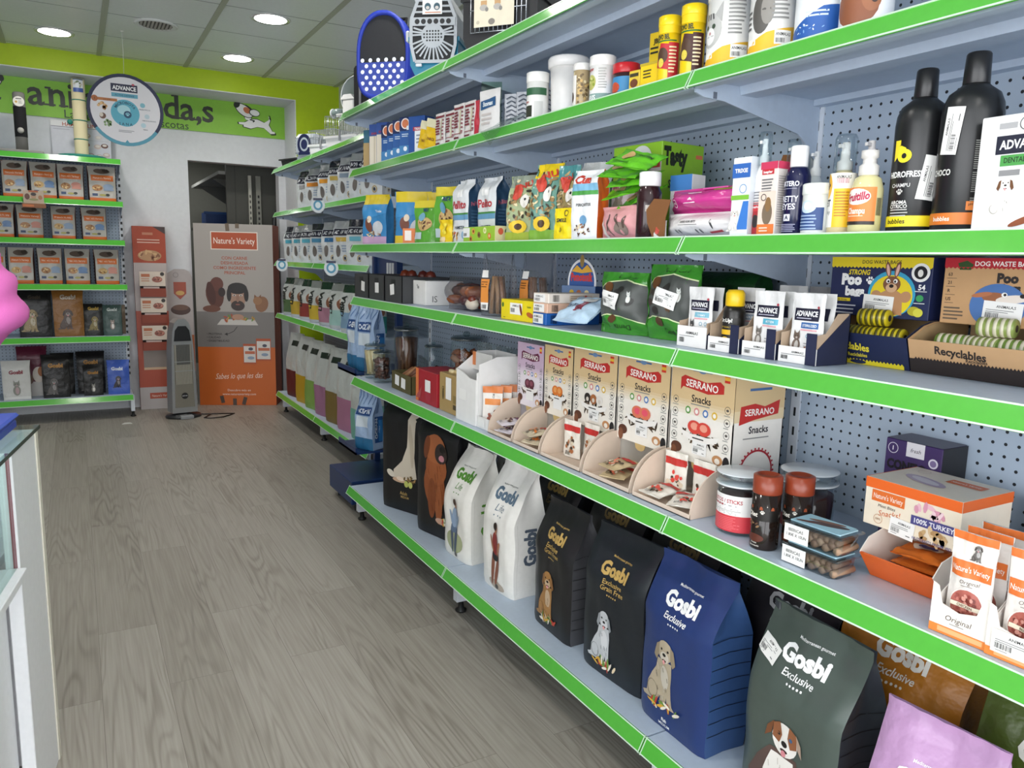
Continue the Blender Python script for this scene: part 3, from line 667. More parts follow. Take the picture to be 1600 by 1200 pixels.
o, b = bag('dog_food_bag', 'tall black bag printed with a shaggy rust brown dog, mouth open', 'dog food bag', .27, .11, .505, '121214', bigbrown, group=GB, seed=3, full=.85, mk='plain', rough=.38, crk=.003); at(o, 1.295, 2.825, S0, 14)
# white bags
def lifeside(c, t2):
    def f(A, w, h):
        A.text('Gosbi', w * .02, h * .40, w * .36, c, h * .30, .05, rot=90); A.text(t2, w * .30, h * .30, w * .12, c, h * .22, .01, rot=90)
        A.line([(-w * .4, h * .04), (-w * .4, h * .6)], .001, 'c9c6c0')
    return f
def runner(c, hair, skin, top, leg):
    def f(A, w, h):
        E = lambda x, z, a, b, cc, r=0: A.ell(w * x, h * z, w * a, h * b, cc, r)
        if c == '4f8a2c': E(0, .16, .30, .10, 'a7ad86')
        else: E(.05, .06, .24, .035, 'b3a596', -8)
        for x, q in ((-.07, 3), (.06, -4)): E(x, .19, .05, .14, leg, q)
        E(0, .29, .1, .045, '22242a' if c != '4f8a2c' else '5d6f88'); E(.0, .39, .11, .095, top); E(-.13, .38, .03, .07, top if c == '4f8a2c' else skin, 30); E(.12, .36, .03, .07, top if c == '4f8a2c' else skin, -20); E(.02, .505, .045, .035, skin); E(-.005, .53, .055, .032, hair); E(.08, .05, .05, .02, '55504c')
        A.text('Gosbi', .02 * w, h * .775, h * .085, c, w * .62, .05); A.text('Mediterranean gourmet', 0, h * .845, h * .012, '8a8a86', w * .4)
        A.text('Life', 0, h * .675, h * .055, c, None, -.008, .3)
        for i in range(3): A.ell((i - 1) * w * .09, h * .615, w * .014, w * .012, c, 0, 8)
    return f
o, b = bag('dog_food_bag', 'white bag with green lettering and a walker in a blue shirt', 'dog food bag', .21, .17, .42, 'edeae3', runner('4f8a2c', '4a3226', 'b07a5c', '8fa3bd', '4d5a6e'), lifeside('5a9430', 'Mediterranean'), group=GB, seed=5, full=.58, mk='plain', rough=.42, crk=.006, flop=.32); at(o, 1.30, 2.57, S0, 3)
o, b = bag('dog_food_bag', 'white bag with blue-grey lettering and a woman running in red', 'dog food bag', .21, .15, .44, 'f0ede8', runner('5d7286', '2a1c18', 'b07658', '8f2f2c', '8a5542'), lifeside('56606e', 'Life'), group=GB, seed=6, full=.6, mk='plain', rough=.42, crk=.006, flop=.28); at(o, 1.29, 2.235, S0, 2)
def behindw(A, w, h): A.text('Gosbi', 0, h * .80, h * .10, '4a2a1c', w * .66, .05); A.text('Mediterranean', 0, h * .9, h * .02, '6a4a3c')
o, b = bag('dog_food_bag', 'pale grey bag with dark brown lettering standing behind the two white bags', 'dog food bag', .27, .11, .44, 'b9b7b2', behindw, group=GB, seed=7, mk='plain'); at(o, 1.475, 2.50, S0, 4)
# black bags
def dogpic(c1, c2, x=0, z=.1, k=.42):
    def f(A, w, h): A.dog(w * x, h * z, h * k, c1, c2); food(A, w * (x + .04), h * (z - .005), w * .2, h * .03)
    return f
o, b = bag('dog_food_bag', 'black bag with gold lettering and a slim fawn dog, beside the white bags', 'dog food bag', .225, .13, .405, '1d1d1f', gosbi('Exclusive', 'Grain Free', GOLD, dogpic('a87a46', '8a5f34', -.06, .1, .40), None, .84), sidepleats, group=GB, seed=8, full=.66, mk='plain', rough=.36, sidecol='4a4a4e'); at(o, 1.285, 1.885, S0, -2)
o, b = bag('dog_food_bag', 'black bag with gold lettering and a white grey puppy with its tongue out', 'dog food bag', .25, .13, .412, '1b2026', gosbi('Exclusive', 'Grain Free', GOLD, dogpic('c3c6ca', '9a9ea4', -.1, .1, .38), None, .83), sidepleats, group=GB, seed=9, full=.7, mk='plain', rough=.36, sidecol='3a3e44'); at(o, 1.285, 1.585, S0, 3)
for i, (y, c, lb) in enumerate(((2.20, '93793f', 'black bag with gold lettering darkened for the shade behind the running woman bag'), (1.86, '7d6738', 'black bag in the shade behind the slim fawn dog bag'), (1.55, '6a5832', 'black bag in the shade behind the puppy bag'))):  # same gold print, its colour darkened to paint in the shade
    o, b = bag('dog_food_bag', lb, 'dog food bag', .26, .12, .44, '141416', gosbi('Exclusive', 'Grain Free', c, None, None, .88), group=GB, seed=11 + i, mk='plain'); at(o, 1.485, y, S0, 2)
# navy, grey green, and what stands behind
o, b = bag('dog_food_bag', 'navy blue bag with a pale golden dog and white lettering', 'dog food bag', .245, .15, .425, '23376c', gosbi('Exclusive', None, 'f4f4f4', dogpic('b3a58e', '93856e', -.1, .15, .42), ('Fish', 'MEDIUM'), .86), sidepleats, group=GB, seed=14, full=.68, mk='plain', rough=.34, sidecol='34507f'); at(o, 1.278, 1.31, S0, -1)
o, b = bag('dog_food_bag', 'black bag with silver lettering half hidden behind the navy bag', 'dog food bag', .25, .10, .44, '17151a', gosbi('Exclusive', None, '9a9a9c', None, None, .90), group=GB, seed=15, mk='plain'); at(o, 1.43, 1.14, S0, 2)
def aussie(A, w, h):
    E = lambda x, z, a, b, c, r=0: A.ell(w * x, h * z, w * a, h * b, c, r); P = lambda p, c: A.poly([(w * x, h * z) for x, z in p], c)
    P([(-.36, .05), (-.38, .16), (-.28, .27), (-.15, .36), (.13, .36), (.2, .24), (.22, .05)], '5a4640'); P([(-.2, .06), (-.2, .22), (-.13, .34), (.1, .34), (.15, .22), (.14, .06)], 'e8e4de')
    for i in range(14): x = A.rnd.uniform(-.16, .1); z = A.rnd.uniform(.12, .32); A.line([(w * x, h * z), (w * (x + .01), h * (z - .03))], .002, 'c9c2ba')
    E(0, .43, .135, .085, 'ece8e2'); P([(-.13, .42), (-.125, .49), (-.05, .515), (-.03, .45), (-.06, .40)], '8f5a3a'); P([(.13, .42), (.125, .49), (.05, .515), (.03, .45), (.06, .40)], '8f5a3a')
    P([(-.12, .50), (-.18, .46), (-.2, .40), (-.14, .43)], '6f4429'); P([(.12, .50), (.18, .46), (.2, .40), (.14, .43)], 'b9a08e'); E(.0, .395, .06, .035, 'f4f1ec'); E(0, .41, .032, .016, '1a1414'); E(-.065, .45, .017, .010, '201818'); E(.065, .45, .017, .010, '3a5a80'); E(0, .375, .04, .009, '3a2420'); E(0, .362, .026, .016, 'd88a92')
    food(A, .05 * w, .085 * h, .28 * w, .03 * h)
o, b = bag('dog_food_bag', 'grey green bag with a white and brown shepherd dog and a price label', 'dog food bag', .25, .155, .425, '4b5650', gosbi('Exclusive', None, 'f4f4f4', aussie, None, .90), sidepleats, group=GB, seed=17, full=.62, mk='plain', rough=.3, sidecol='30343a', crk=.005); at(o, 1.285, .965, S0, -4)
sticker(o, b.front, -.09, .335, .062, .036, -14, maxlen=.02)
o, b = bag('dog_food_bag', 'orange brown bag with silver lettering behind the grey green bag', 'dog food bag', .27, .13, .43, 'a86a1c', gosbi('Exclusive', None, 'd6d2c8', None, None, .93), group=GB, seed=18, full=.7, rough=.36, crk=.006); at(o, 1.45, .875, S0, 4)
o, b = bag('dog_food_bag', 'lilac bag at the bottom shelf edge, next to the grey green bag', 'dog food bag', .20, .13, .372, 'bb93bd', gosbi('Exclusive', None, 'f4f0f4', dogpic('e8e0d8', 'c9b8a8', 0, .1, .4), None, .80), group=GB, seed=19, full=.66, rough=.32, crk=.006); at(o, 1.262, .685, S0, 4)
o, b = bag('dog_food_bag', 'dark olive green bag standing behind the lilac bag by the back panel', 'dog food bag', .25, .13, .42, '47561f', gosbi('Exclusive', None, 'e6e6da', None, None, .84), group=GB, seed=20, full=.7, rough=.34, crk=.005); at(o, 1.44, .575, S0, 3)

# ================================================================== second shelf from below
S1 = ZS[1]; S2 = ZS[2]; S3 = ZS[3]; S4 = ZS[4]; S5 = ZS[5]
def jar(name, label, r, h, fillc, filltop, pieces, group='glass treat jars', knob=True, seed=1):
    t = thing(name, label, 'jar', group); rd = random.Random(seed)
    mb = MB(); mb.lathe([(r * .9, 0), (r, .008), (r, h * .82), (r * .86, h * .88), (r * .84, h * .9)], M('f4f8f8', .03, 'glass'), 26); mb.obj('body', t)
    mb = MB(); mb.lathe([(r * .9, h * .885), (r * .98, h * .9), (r * .98, h * .93), (r * .8, h * .955), (r * .2, h * .965)], M('cfd8d8', .06, 'glass'), 26); mb.lathe([(r * .91, h * .89), (r * .985, h * .897), (r * .985, h * .91), (r * .91, h * .915)], M('8a9090', .2, 'plain', .6), 26); o = mb.obj('lid', t)
    if knob: mb = MB(); mb.blob((0, 0, h * .985), r * .24, M('d8e2e2', .05, 'glass'), 10, None, (1, 1, .8)); mb.obj('knob', o)
    mb = MB()
    for i in range(pieces[0]):
        a = rd.uniform(0, 2 * PI); q = r * .82 * math.sqrt(rd.random()); L = pieces[1]; z = .012 + (h * filltop - .02) * i / pieces[0]
        c = M(rd.choice(fillc), .5)
        if pieces[2] == 'stick': mb.tube([(q * .8 * math.cos(a), q * .8 * math.sin(a), z * .6 + .005), (q * .8 * math.cos(a) + rd.uniform(-.012, .012), q * .8 * math.sin(a) + rd.uniform(-.012, .012), min(h * .78, z * .6 + L))], pieces[3], c, 6)
        else: mb.blob((q * math.cos(a) * .92, q * math.sin(a) * .92, z + pieces[3]), pieces[3], c, 7, Matrix.Rotation(rd.uniform(0, 3), 4, 'X') @ Matrix.Rotation(rd.uniform(0, 3), 4, 'Z'), (1.3, .8, .7))
    f = mb.obj('treats', t); f['kind'] = 'stuff'; return t
at(jar('treat_jar', 'squat glass jar of cream coloured bone sticks at the shelf end', .052, .175, ('e0cfa0', 'd6c08c', 'ead9b4'), .7, (46, .11, 'stick', .0085), seed=3), 1.262, 3.60, S1)
at(jar('treat_jar', 'small glass jar of dark brown treats beside the bone stick jar', .042, .155, ('4a2a1e', '5a3526', '33201a'), .7, (130, 0, 'b', .012), seed=4), 1.245, 3.455, S1)
at(jar('treat_jar', 'tall glass jar of brown meat strips', .058, .285, ('5a3a24', '6b4a30', '432a1c'), .8, (70, .19, 'stick', .0095), seed=5), 1.325, 3.345, S1)
at(jar('treat_jar', 'empty looking dark glass jar behind the tall jar, close to the back panel', .045, .19, ('2a3034', '343c40'), .35, (30, 0, 'b', .012), seed=6), 1.47, 3.36, S1)
at(jar('treat_jar', 'large glass jar of glossy reddish brown chews at the back', .072, .265, ('7a3c1a', '93501f', '4c2314', 'b98a6c'), .62, (60, 0, 'b', .025), seed=7), 1.487, 3.04, S1)
def tray(name, label, w, d, h, col, hf=None, group=None, t=.003, inner=None):
    """open cardboard tray; hf = height of the front wall"""
    th = thing(name, label, 'tray', group); m = M(col, .6, 'paper'); hf = hf or h
    mb = MB(); mb.box(-w / 2, w / 2, -d / 2, d / 2, 0, t, m); mb.box(-w / 2, w / 2, d / 2 - t, d / 2, t, h, m)
    for s in (-1, 1): mb.prism([(-d / 2, t), (d / 2, t), (d / 2, h), (-d / 2, hf)], s * w / 2 - (t if s > 0 else 0), s * w / 2 + (t if s < 0 else 0), m, lambda u, v, q: (q, u, v))
    mb.obj('tray_body', th)
    f = MB(); f.box(-w / 2, w / 2, -d / 2, -d / 2 + t, t, hf, m); return th, f
th, f = tray('treat_tray', 'olive brown open tray of dried strips with two white price labels', .235, .16, .08, '57502c'); o = f.obj('front_wall', th)
sticker(th, FRONT(.16), -.045, .045, .05, .045, -4, full=False); sticker(th, FRONT(.16), .03, .04, .05, .045, -4, full=False)
rd = random.Random(4)
for i in range(5):
    mb = MB(); x = -.08 + .036 * i
    mb.tube([(x, -.05, .05), (x + .02, .0, .085 + .006 * (i % 3)), (x + .01, .06, .08)], [.012, .016, .01], M(('8a5a38', 'a87850', '6b4028')[i % 3], .55), 7); s_ = tag(mb.obj('dried_strip'), 'brown dried meat strip lying in the olive brown tray', 'dog treat', 'dried strips in the olive tray'); s_.matrix_world = Matrix.Translation((1.312, 3.172, S1)) @ Matrix.Rotation(R(-90), 4, 'Z')
at(th, 1.312, 3.172, S1)
def redbox(A, w, h): A.rect(-w / 2, 0, -w * .36, h, 'e07a42'); A.poly([(-w * .5, h * .1), (-w * .2, h * .5), (-w * .28, h * .1)], 'b04a4a'); A.ell(w * .1, h * .3, w * .14, h * .22, 'a82a3c')
o = carton('treat_box', 'open red cardboard box with an orange edge and a white price label', 'box', .215, .14, .135, 'a51f2c', redbox, group='cardboard boxes beside the glass jars'); at(o, 1.288, 2.858, S1)
sticker(o, FRONT(.14), .02, .075, .055, .048, full=False)
def kraftbox(A, w, h): A.ell(-w * .3, h * .45, .008, .022, '5a4a28'); A.ring(-w * .3, h * .6, .009, .003, '5a4a28', 10); A.rect(w * .22, h * .3, w * .5, h * .5, '8a7442'); A.rect(w * .22, h * .14, w * .42, h * .26, '4a3c20')
o = carton('treat_box', 'brown kraft cardboard box with one long white price label', 'box', .175, .16, .15, 'ab8f5a', kraftbox, group='cardboard boxes beside the glass jars'); at(o, 1.30, 2.642, S1)
sticker(o, FRONT(.16), .0, .095, .05, .085, full=False)
mb = MB()
for i in range(9): mb.blob((rd.uniform(-.07, .07), rd.uniform(-.06, .06), .155), .016, M(('d8c79a', 'c9b27c', 'efe3c0')[i % 3], .5), 7, None, (1.4, .8, .6))
o = tag(mb.obj('loose_treats'), 'heap of cream treats on top of the kraft box', 'treats'); o['kind'] = 'stuff'; at(o, 1.30, 2.642, S1)
for i in range(4):
    b = Bag(.075, .03, .25, 'pouch', 30 + i, .004); mb = b.mesh(M('dfe6e6', .08, 'clear'), None, 8, 12); bb = Bag(.062, .018, .15, 'pouch', 40 + i); 
    o = tag(mb.obj('clear_treat_bag'), 'clear bag of dark chews standing in the row, %s from the glass jar' % ('first', 'second', 'third', 'fourth')[i], 'treat bag', 'clear bags behind the white boxes'); at(o, 1.45, 2.80 - .085 * i, S1, 25)
    bb.mesh(M('3a2a22', .5), None, 6, 8).obj('chews', o)
# white display boxes
t = thing('treat_display_box', 'tall plain white display box with a cut-out front and price label', 'display box', 'white display boxes'); m = M('e9e8e6', .55, 'paper'); q_ = .08
mb = MB(); mb.box(-q_, q_, -.08, .08, 0, .004, m); mb.box(-q_, q_, .076, .08, .004, .25, m); mb.prism([(-.08, .004), (.08, .004), (.08, .25), (.0, .25), (-.08, .19)], -q_, .004 - q_, m, lambda u, v, q: (q, u, v)); mb.prism([(-.08, .004), (.08, .004), (.08, .25), (-.08, .19)], q_ - .004, q_, m, lambda u, v, q: (q, u, v)); mb.obj('box_body', t)
mb = MB(); mb.prism([(-q_, 0), (q_, 0), (q_, .165), (.03, .165), (-.03, .18), (-q_, .19)], -.084, -.08, m, lambda u, v, q: (u, q, v)); mb.obj('front_wall', t)
mb = MB(); mb.box(.005 - q_, q_ - .005, -.02, -.017, .185, .25, M('dcdad6', .6, 'paper')); mb.box(-q_ + .005, -.05, -.0206, -.02, .2, .25, M('d9824a', .6)); mb.obj('header_flap', t)
sticker(t, FRONT(.168), -.02, .10, .06, .04, full=False); at(t, 1.29, 2.467, S1)
t = thing('treat_display_box', 'white display box with a high side wall behind orange topped pouches', 'display box', 'white display boxes'); q_ = .043
mb = MB(); mb.box(-q_, q_, -.09, .09, 0, .003, m); mb.box(-q_, q_, .087, .09, .003, .22, m); mb.prism([(-.09, .003), (.09, .003), (.09, .245), (-.02, .245), (-.09, .22)], -q_, .003 - q_, m, lambda u, v, q: (q, u, v)); mb.box(q_ - .003, q_, -.09, .09, .003, .035, m); mb.obj('box_body', t)
mb = MB(); mb.box(-q_, q_, -.0935, -.0905, .0, .04, m); mb.obj('front_wall', t); sticker(t, FRONT(.188), -.005, .022, .05, .03, full=False); at(t, 1.305, 2.341, S1)
def nvsmall(A, w, h): A.rect(-w * .5, h * .84, w * .5, h, 'd5793a'); A.rect(-w * .4, h * .55, w * .4, h * .7, 'e08a42'); A.pile(0, h * .3, w * .3, h * .14, ('7a3a30', 'a05a48'), 10, .3); A.cat(w * .05, h * .71, h * .13, '77726c')
for i in range(4):
    o, b = bag('treat_pouch', 'orange topped white pouch in the white display box, %s from its front' % ('first', 'second', 'third', 'fourth')[i], 'treat pouch', .072, .014, .145, 'e4dfd8', nvsmall, None, None, 'pouch', 'orange topped pouches in the white display box', 50 + i, near=i == 0, crk=.002); at(o, 1.25 + .036 * i, 2.341, S1 + .0035, 52)

# ------------------------------------------------------------------ snack towers with scoop trays
def snack_print(base, fade, rib, what, lilac=False):
    def f(A, w, h):
        z = lambda q: .10 + (h - .10) * q
        A.rect(-w * .5, z(.62), w * .5, z(1), fade)
        for i in range(5): A.rect(-w * .5, z(.62 - .03 * (i + 1)), w * .5, z(.62 - .03 * i), ['%02x%02x%02x' % tuple(int(int(fade[k:k + 2], 16) * (1 - (i + 1) / 6) + int(base[k:k + 2], 16) * (i + 1) / 6) for k in (0, 2, 4))][0])
        A.rect(-w * .15, z(.925), w * .15, z(.945), '4a6c9c'); A.ell(0, z(.935), w * .06, .006, '6a8cb4')
        R_ = [(-w * .34, z(.71)), (-w * .3, z(.75)), (-w * .12, z(.735)), (w * .1, z(.715)), (w * .34, z(.75)), (w * .34, z(.83)), (w * .28, z(.865)), (w * .08, z(.83)), (-w * .12, z(.85)), (-w * .28, z(.87)), (-w * .34, z(.84))]
        A.poly(R_, rib); A.text('SERRANO', 0, z(.79), h * .052, 'f6f2ea', w * .58, .02, .0, -2)
        A.text('Snacks', 0, z(.645), h * .052, '23232a', w * .52, .018)
        A.lines(-w * .16, z(.585), w * .32, 1, .006, '8a8a86'); 
        for i, c in enumerate(('5d9a46', 'd88a8a', '4a78b8', 'e0b63a')): A.ell(-w * .2 + w * .14 * i, z(.515), w * .045, w * .045, c, 0, 12); A.ell(-w * .2 + w * .14 * i, z(.515), w * .026, w * .026, 'f2eee6', 0, 10)
        for s_ in (-1, 1):
            for i in range(4): A.ring(s_ * w * .41, z(.60 - .125 * i), w * .045, w * .006, '4a4a4a', 16); A.ell(s_ * w * .41, z(.60 - .125 * i), w * .02, w * .014, '55504c'); A.lines(s_ * w * .41 - w * .05, z(.545 - .125 * i), w * .1, 1, .004, '8a8a86')
        A.rect(w * .34, z(.8) + .03, w * .42, z(.8) + .036, 'd03a2a'); A.rect(w * .34, z(.8) + .022, w * .42, z(.8) + .03, 'e8b83a'); A.rect(w * .34, z(.8) + .016, w * .42, z(.8) + .022, 'd03a2a')
        A.pile(0, z(.24), w * .3, h * .05, ('4a3826', '5c4630', '382a1c'), 36, .2)
        if what == 'dogs':
            for q, c in ((-.14, '2c2624'), (0, 'a8683c'), (.14, 'e8e2da')): A.ell(w * q, z(.36), w * .075, h * .045, c); A.ell(w * q, z(.345), w * .03, h * .02, 'd9cfc4')
        else:
            for q in (-.08, .07): A.ell(w * q, z(.35), w * .11, h * .05, what[0], 12 * q); A.ell(w * q, z(.36), w * .06, h * .028, what[1])
        A.poly([(-w * .3, z(.30)), (-w * .14, z(.275)), (w * .14, z(.275)), (w * .32, z(.31)), (w * .28, z(.245)), (w * .13, z(.21)), (-w * .13, z(.21)), (-w * .26, z(.24))], 'f4f0ea'); A.lines(-w * .1, z(.24), w * .2, 1, .007, '3a3a3a')
        A.ell(-w * .36, z(.1), w * .09, h * .04, '5a3424'); A.ell(-w * .4, z(.04), w * .05, h * .05, '7a4a30'); A.ell(w * .3, z(.08), w * .08, h * .035, 'c08a5c'); A.ell(w * .3, z(.07), w * .04, h * .022, 'efe6da'); A.ell(w * .43, z(.07), w * .05, h * .05, '222022')
    return f
def snack_side(A, w, h):
    A.rect(-w * .5, h * .72, w * .5, h, 'd9bd8e'); A.rect(-w * .5, h * .64, w * .5, h * .72, 'e2cda6'); A.rect(-w * .22, h * .855, w * .22, h * .873, '4a6c9c')
    A.poly([(-w * .4, h * .62), (-w * .1, h * .65), (w * .38, h * .68), (w * .4, h * .78), (w * .1, h * .74), (-w * .1, h * .765), (-w * .38, h * .75)], 'bf2f2a'); A.text('SERRANO', 0, h * .705, h * .045, 'f6f2ea', w * .66, .02); A.text('Snacks', 0, h * .58, h * .05, '23232a', w * .64, .018); A.lines(-w * .3, h * .52, w * .6, 1, .006, '8a8a86')
    A.ring(0, h * .27, w * .34, w * .03, 'b02a34', 40)
    for i in range(30): a = 2 * PI * i / 30; A.ell(w * .355 * math.cos(a), h * .27 + w * .355 * math.sin(a), w * .018, w * .018, 'b02a34', 0, 6)
    A.pile(0, h * .22, w * .2, h * .04, ('4a3826', '63492e'), 20, .3)
TW = [(2.207, .172, .31, 'cbb0c6', 'ece4ea', '6b2346', ('5a1e34', '8a4a5c'), 'tall lilac snack display box with a plum ribbon, first of the snack row'), (2.033, .165, .318, 'd9bd8e', 'f0e8da', 'bf2f2a', ('e07a2c', 'eda25c'), 'beige snack display box printed with a pumpkin, next to the lilac one'), (1.836, .218, .33, 'd9bd8e', 'f1ebe0', 'bf2f2a', 'dogs', 'beige snack display box printed with three dog heads'), (1.612, .217, .336, 'd9bd8e', 'f1ebe0', 'bf2f2a', ('e07a5c', 'e8586c'), 'beige snack display box printed with salmon and ham'), (1.387, .22, .342, 'd9bd8e', 'f2ede4', 'bf2f2a', ('d8483c', 'f0a08a'), 'beige snack display box with its red ringed side turned to the open shelf')]
for i, (y, w, h, fade, base, rib, what, lb) in enumerate(TW):
    t = thing('snack_display_box', lb, 'display box', 'snack display boxes with scoop trays'); m = M(base, .5, 'paper'); tm = M('d9c6b4', .6, 'paper'); D = .165; ti = .0025
    mb = MB(); mb.box(-w / 2, w / 2, -D / 2, -D / 2 + ti, .095, h, m); mb.box(-w / 2, w / 2, D / 2 - ti, D / 2, 0, h, m); mb.box(-w / 2, w / 2, -D / 2, D / 2, h - ti, h, m)
    for s_ in (-1, 1): mb.box(*sorted((s_ * w / 2, s_ * (w / 2 - ti))), -D / 2, D / 2, 0, h, m)
    A = Art(w, h, i); snack_print(base, fade, rib, what)(A, w, h); mb.art(A, FRONT(D))
    if i == 4: A = Art(D, h, 9); snack_side(A, D, h); mb.art(A, RIGHT(w))
    mb.obj('box_body', t)
    mb = MB(); L = .115; y0 = -D / 2
    pf = [(y0 - L, .002)] + [(y0 - L * math.cos(R(a)), .002 + .112 * math.sin(R(a))) for a in range(8, 91, 8)] + [(y0, .114), (y0 + .012, .114), (y0 + .012, .002)]
    for s_ in (-1, 1): mb.prism(pf, s_ * (w / 2 - .004), s_ * (w / 2 - .007), tm, lambda u, v, q: (q, u, v))
    mb.box(-w / 2 + .004, w / 2 - .004, y0 - L, D / 2 - .004, 0, .002, tm); mb.box(-w / 2 + .004, w / 2 - .004, y0 - L, y0 - L + .002, 0, .012, tm); mb.obj('scoop_tray', t)
    mb = MB(); mb.prism([(-.022, .095), (.022, .095), (.018, .082), (.008, .077), (-.008, .077), (-.018, .082)], -D / 2 - .001, -D / 2 + .001, M('c9ac72', .5), lambda u, v, q: (u, q, v)); mb.obj('pull_tab', t)
    sticker(t, FRONT(D), w * .02, .135, .05, .034, full=i > 1)
    at(t, 1.402, y, S1)
    def sach(A, ww, hh, i=i): A.rect(-ww * .5, hh * .7, ww * .5, hh * .86, 'bf2f2a' if i else '7a3a6a'); A.pile(0, hh * .35, ww * .35, hh * .2, ('4a3826', 'd8c8b0', what[0] if what != 'dogs' else 'a8683c'), 18, .25); A.bars(-ww * .3, hh * .06, ww * .3, hh * .1)
    for k in range((2, 2, 2, 2, 4)[i]):
        cc = ('e7e0e8', 'd9ccb0', 'e9e2d6', 'c9b48c', 'eae5da')[i]; st = i == 2 or k > 1
        o, b = bag('snack_sachet', 'small snack sachet %s in the scoop of the %s' % (('lying in front', 'resting on top', 'standing up', 'leaning at the side')[k], ('lilac box', 'pumpkin box', 'three dog box', 'salmon box', 'end box')[i]), 'snack sachet', .075, .014, .112 if st else .088, cc, sach, None, None, 'pouch' if st else 'pillow', 'sachets in the snack scoops', 70 + i * 5 + k, near=st, crk=.003)
        if st: at(o, 1.296 - .024 * (k % 2 if i == 2 else 0), y + ((-.03, .035, -.05, .05)[k]), S1 + .004, 6 * (k % 2))
        else: dy = (-.045, .048)[k] if i == 4 else 0; o.matrix_world = Matrix.Translation((1.252, y + dy, S1 + .024 + (.024 * k if i < 4 else 0))) @ Matrix.Rotation(R(-90 + 14 * (1 - 2 * k) + 4 * i), 4, 'Z') @ Matrix.Rotation(R(-84), 4, 'X') @ Matrix.Translation((0, 0, -.044))

# ---- second shelf, near end: tubs, tubes, boxes, pouches
def tub(name, label, r, h, band, art, group, fillc):
    t = thing(name, label, 'tub', group); mb = MB(); mb.lathe([(r * .9, 0), (r * .94, .004), (r, h * .84)], M('eef2f4', .06, 'glass'), 30)
    if art: A = Art(2 * PI * r, h, 3); art(A, r, h); mb.art(A, ROUND(r * .985), .0006, r * .3)
    mb.obj('body', t)
    mb = MB(); mb.lathe([(0, .004), (r * .86, .005), (r * .93, h * .62), (0, h * .66)], M(fillc, .6), 26); mb.obj('treats', t)
    mb = MB(); mb.lathe([(r * 1.0, h * .80), (r * 1.07, h * .80), (r * 1.09, h * .98), (r * 1.04, h), (r * .96, h * .985), (r * .94, h * .93), (0, h * .93)], M('f2f5f6', .08, 'glass'), 32); mb.lathe([(r * 1.072, h * .80), (r * 1.085, h * .81), (r * 1.072, h * .825)], M('dfe6ea', .15), 32); mb.lathe([(r * 1.06, h * .985), (r * 1.08, h * .99), (r * 1.05, h * 1.0)], M('dfe6ea', .15), 32); mb.obj('lid', t); return t
def stub(A, r, h):
    A.rect(-r * 1.3, h * .06, r * 1.3, h * .33, 'cf3a44'); A.rect(-r * 1.3, h * .33, r * 1.3, h * .66, 'eceae8'); A.text('PALITOS / STICKS', 0, h * .56, h * .06, 'b03038', r * 1.7, .02); A.rect(-r * .9, h * .475, r * .0, h * .505, 'a04048'); A.lines(r * .05, h * .49, r * .6, 1, .004, '888888'); A.bars(-r * .95, h * .36, r * .35, h * .08, '5a6a5a'); A.lines(-r * .5, h * .43, r * 1.3, 4, h * .025, 'b8b8b6'); A.lines(-r * .9, h * .29, r * 1.9, 8, h * .028, 'e06a70')
at(tub('treat_tub', 'clear plastic tub of meat sticks with a red and white label', .051, .135, None, stub, 'clear lidded treat tubs', '3a2220'), 1.262, 1.185, S1)
at(tub('treat_tub', 'clear lidded tub standing behind the brown capped tubes', .058, .14, None, lambda A, r, h: A.rect(-r * 1.2, h * .1, r * 1.2, h * .3, '7a2028'), 'clear lidded treat tubs', '3c2422'), 1.40, 1.118, S1)
def dtube(A, r, h):
    for i in range(9): A.ell(-r * 1.6 + r * .4 * i, h * .70, r * .12, h * .05, '9a4a2a' if i % 2 else '1a1614', 0, 10)
    A.rect(-r * 1.7, h * .5, r * 1.7, h * .69, '17130f'); A.text('Diet', -r * .25, h * .60, h * .075, 'ece6dc', r * 1.1, .03, .15); A.paw(r * .5, h * .645, r * .35, 'ece6dc'); A.pile(-r * .2, h * .42, r * .5, h * .06, ('8a6a4a', '5a4030'), 10, .3); A.ell(0, h * .2, r * .7, h * .07, '5a2a1c'); A.text('Fresas', 0, h * .12, h * .03, 'd8d2c8', r); A.text('Saborizado', 0, h * .07, h * .03, 'd8d2c8', r * 1.1)
for i, (x, y, lb) in enumerate(((1.232, 1.085, 'dark glossy treat tube with a red brown cap, in front'), (1.29, 1.052, 'dark glossy treat tube with a red brown cap, half hidden behind the first'))):
    t = bottle('treat_tube', lb, 'treat tube', [(.028, 0), (.029, .003), (.029, .125)], '231a16', [(.0292, .118), (.0298, .12), (.0298, .155), (.022, .158), (.021, .152), (0, .152)], '8a3a22', dtube, .029, 'brown capped treat tubes', 'plain', .12); at(t, x, y, S1)
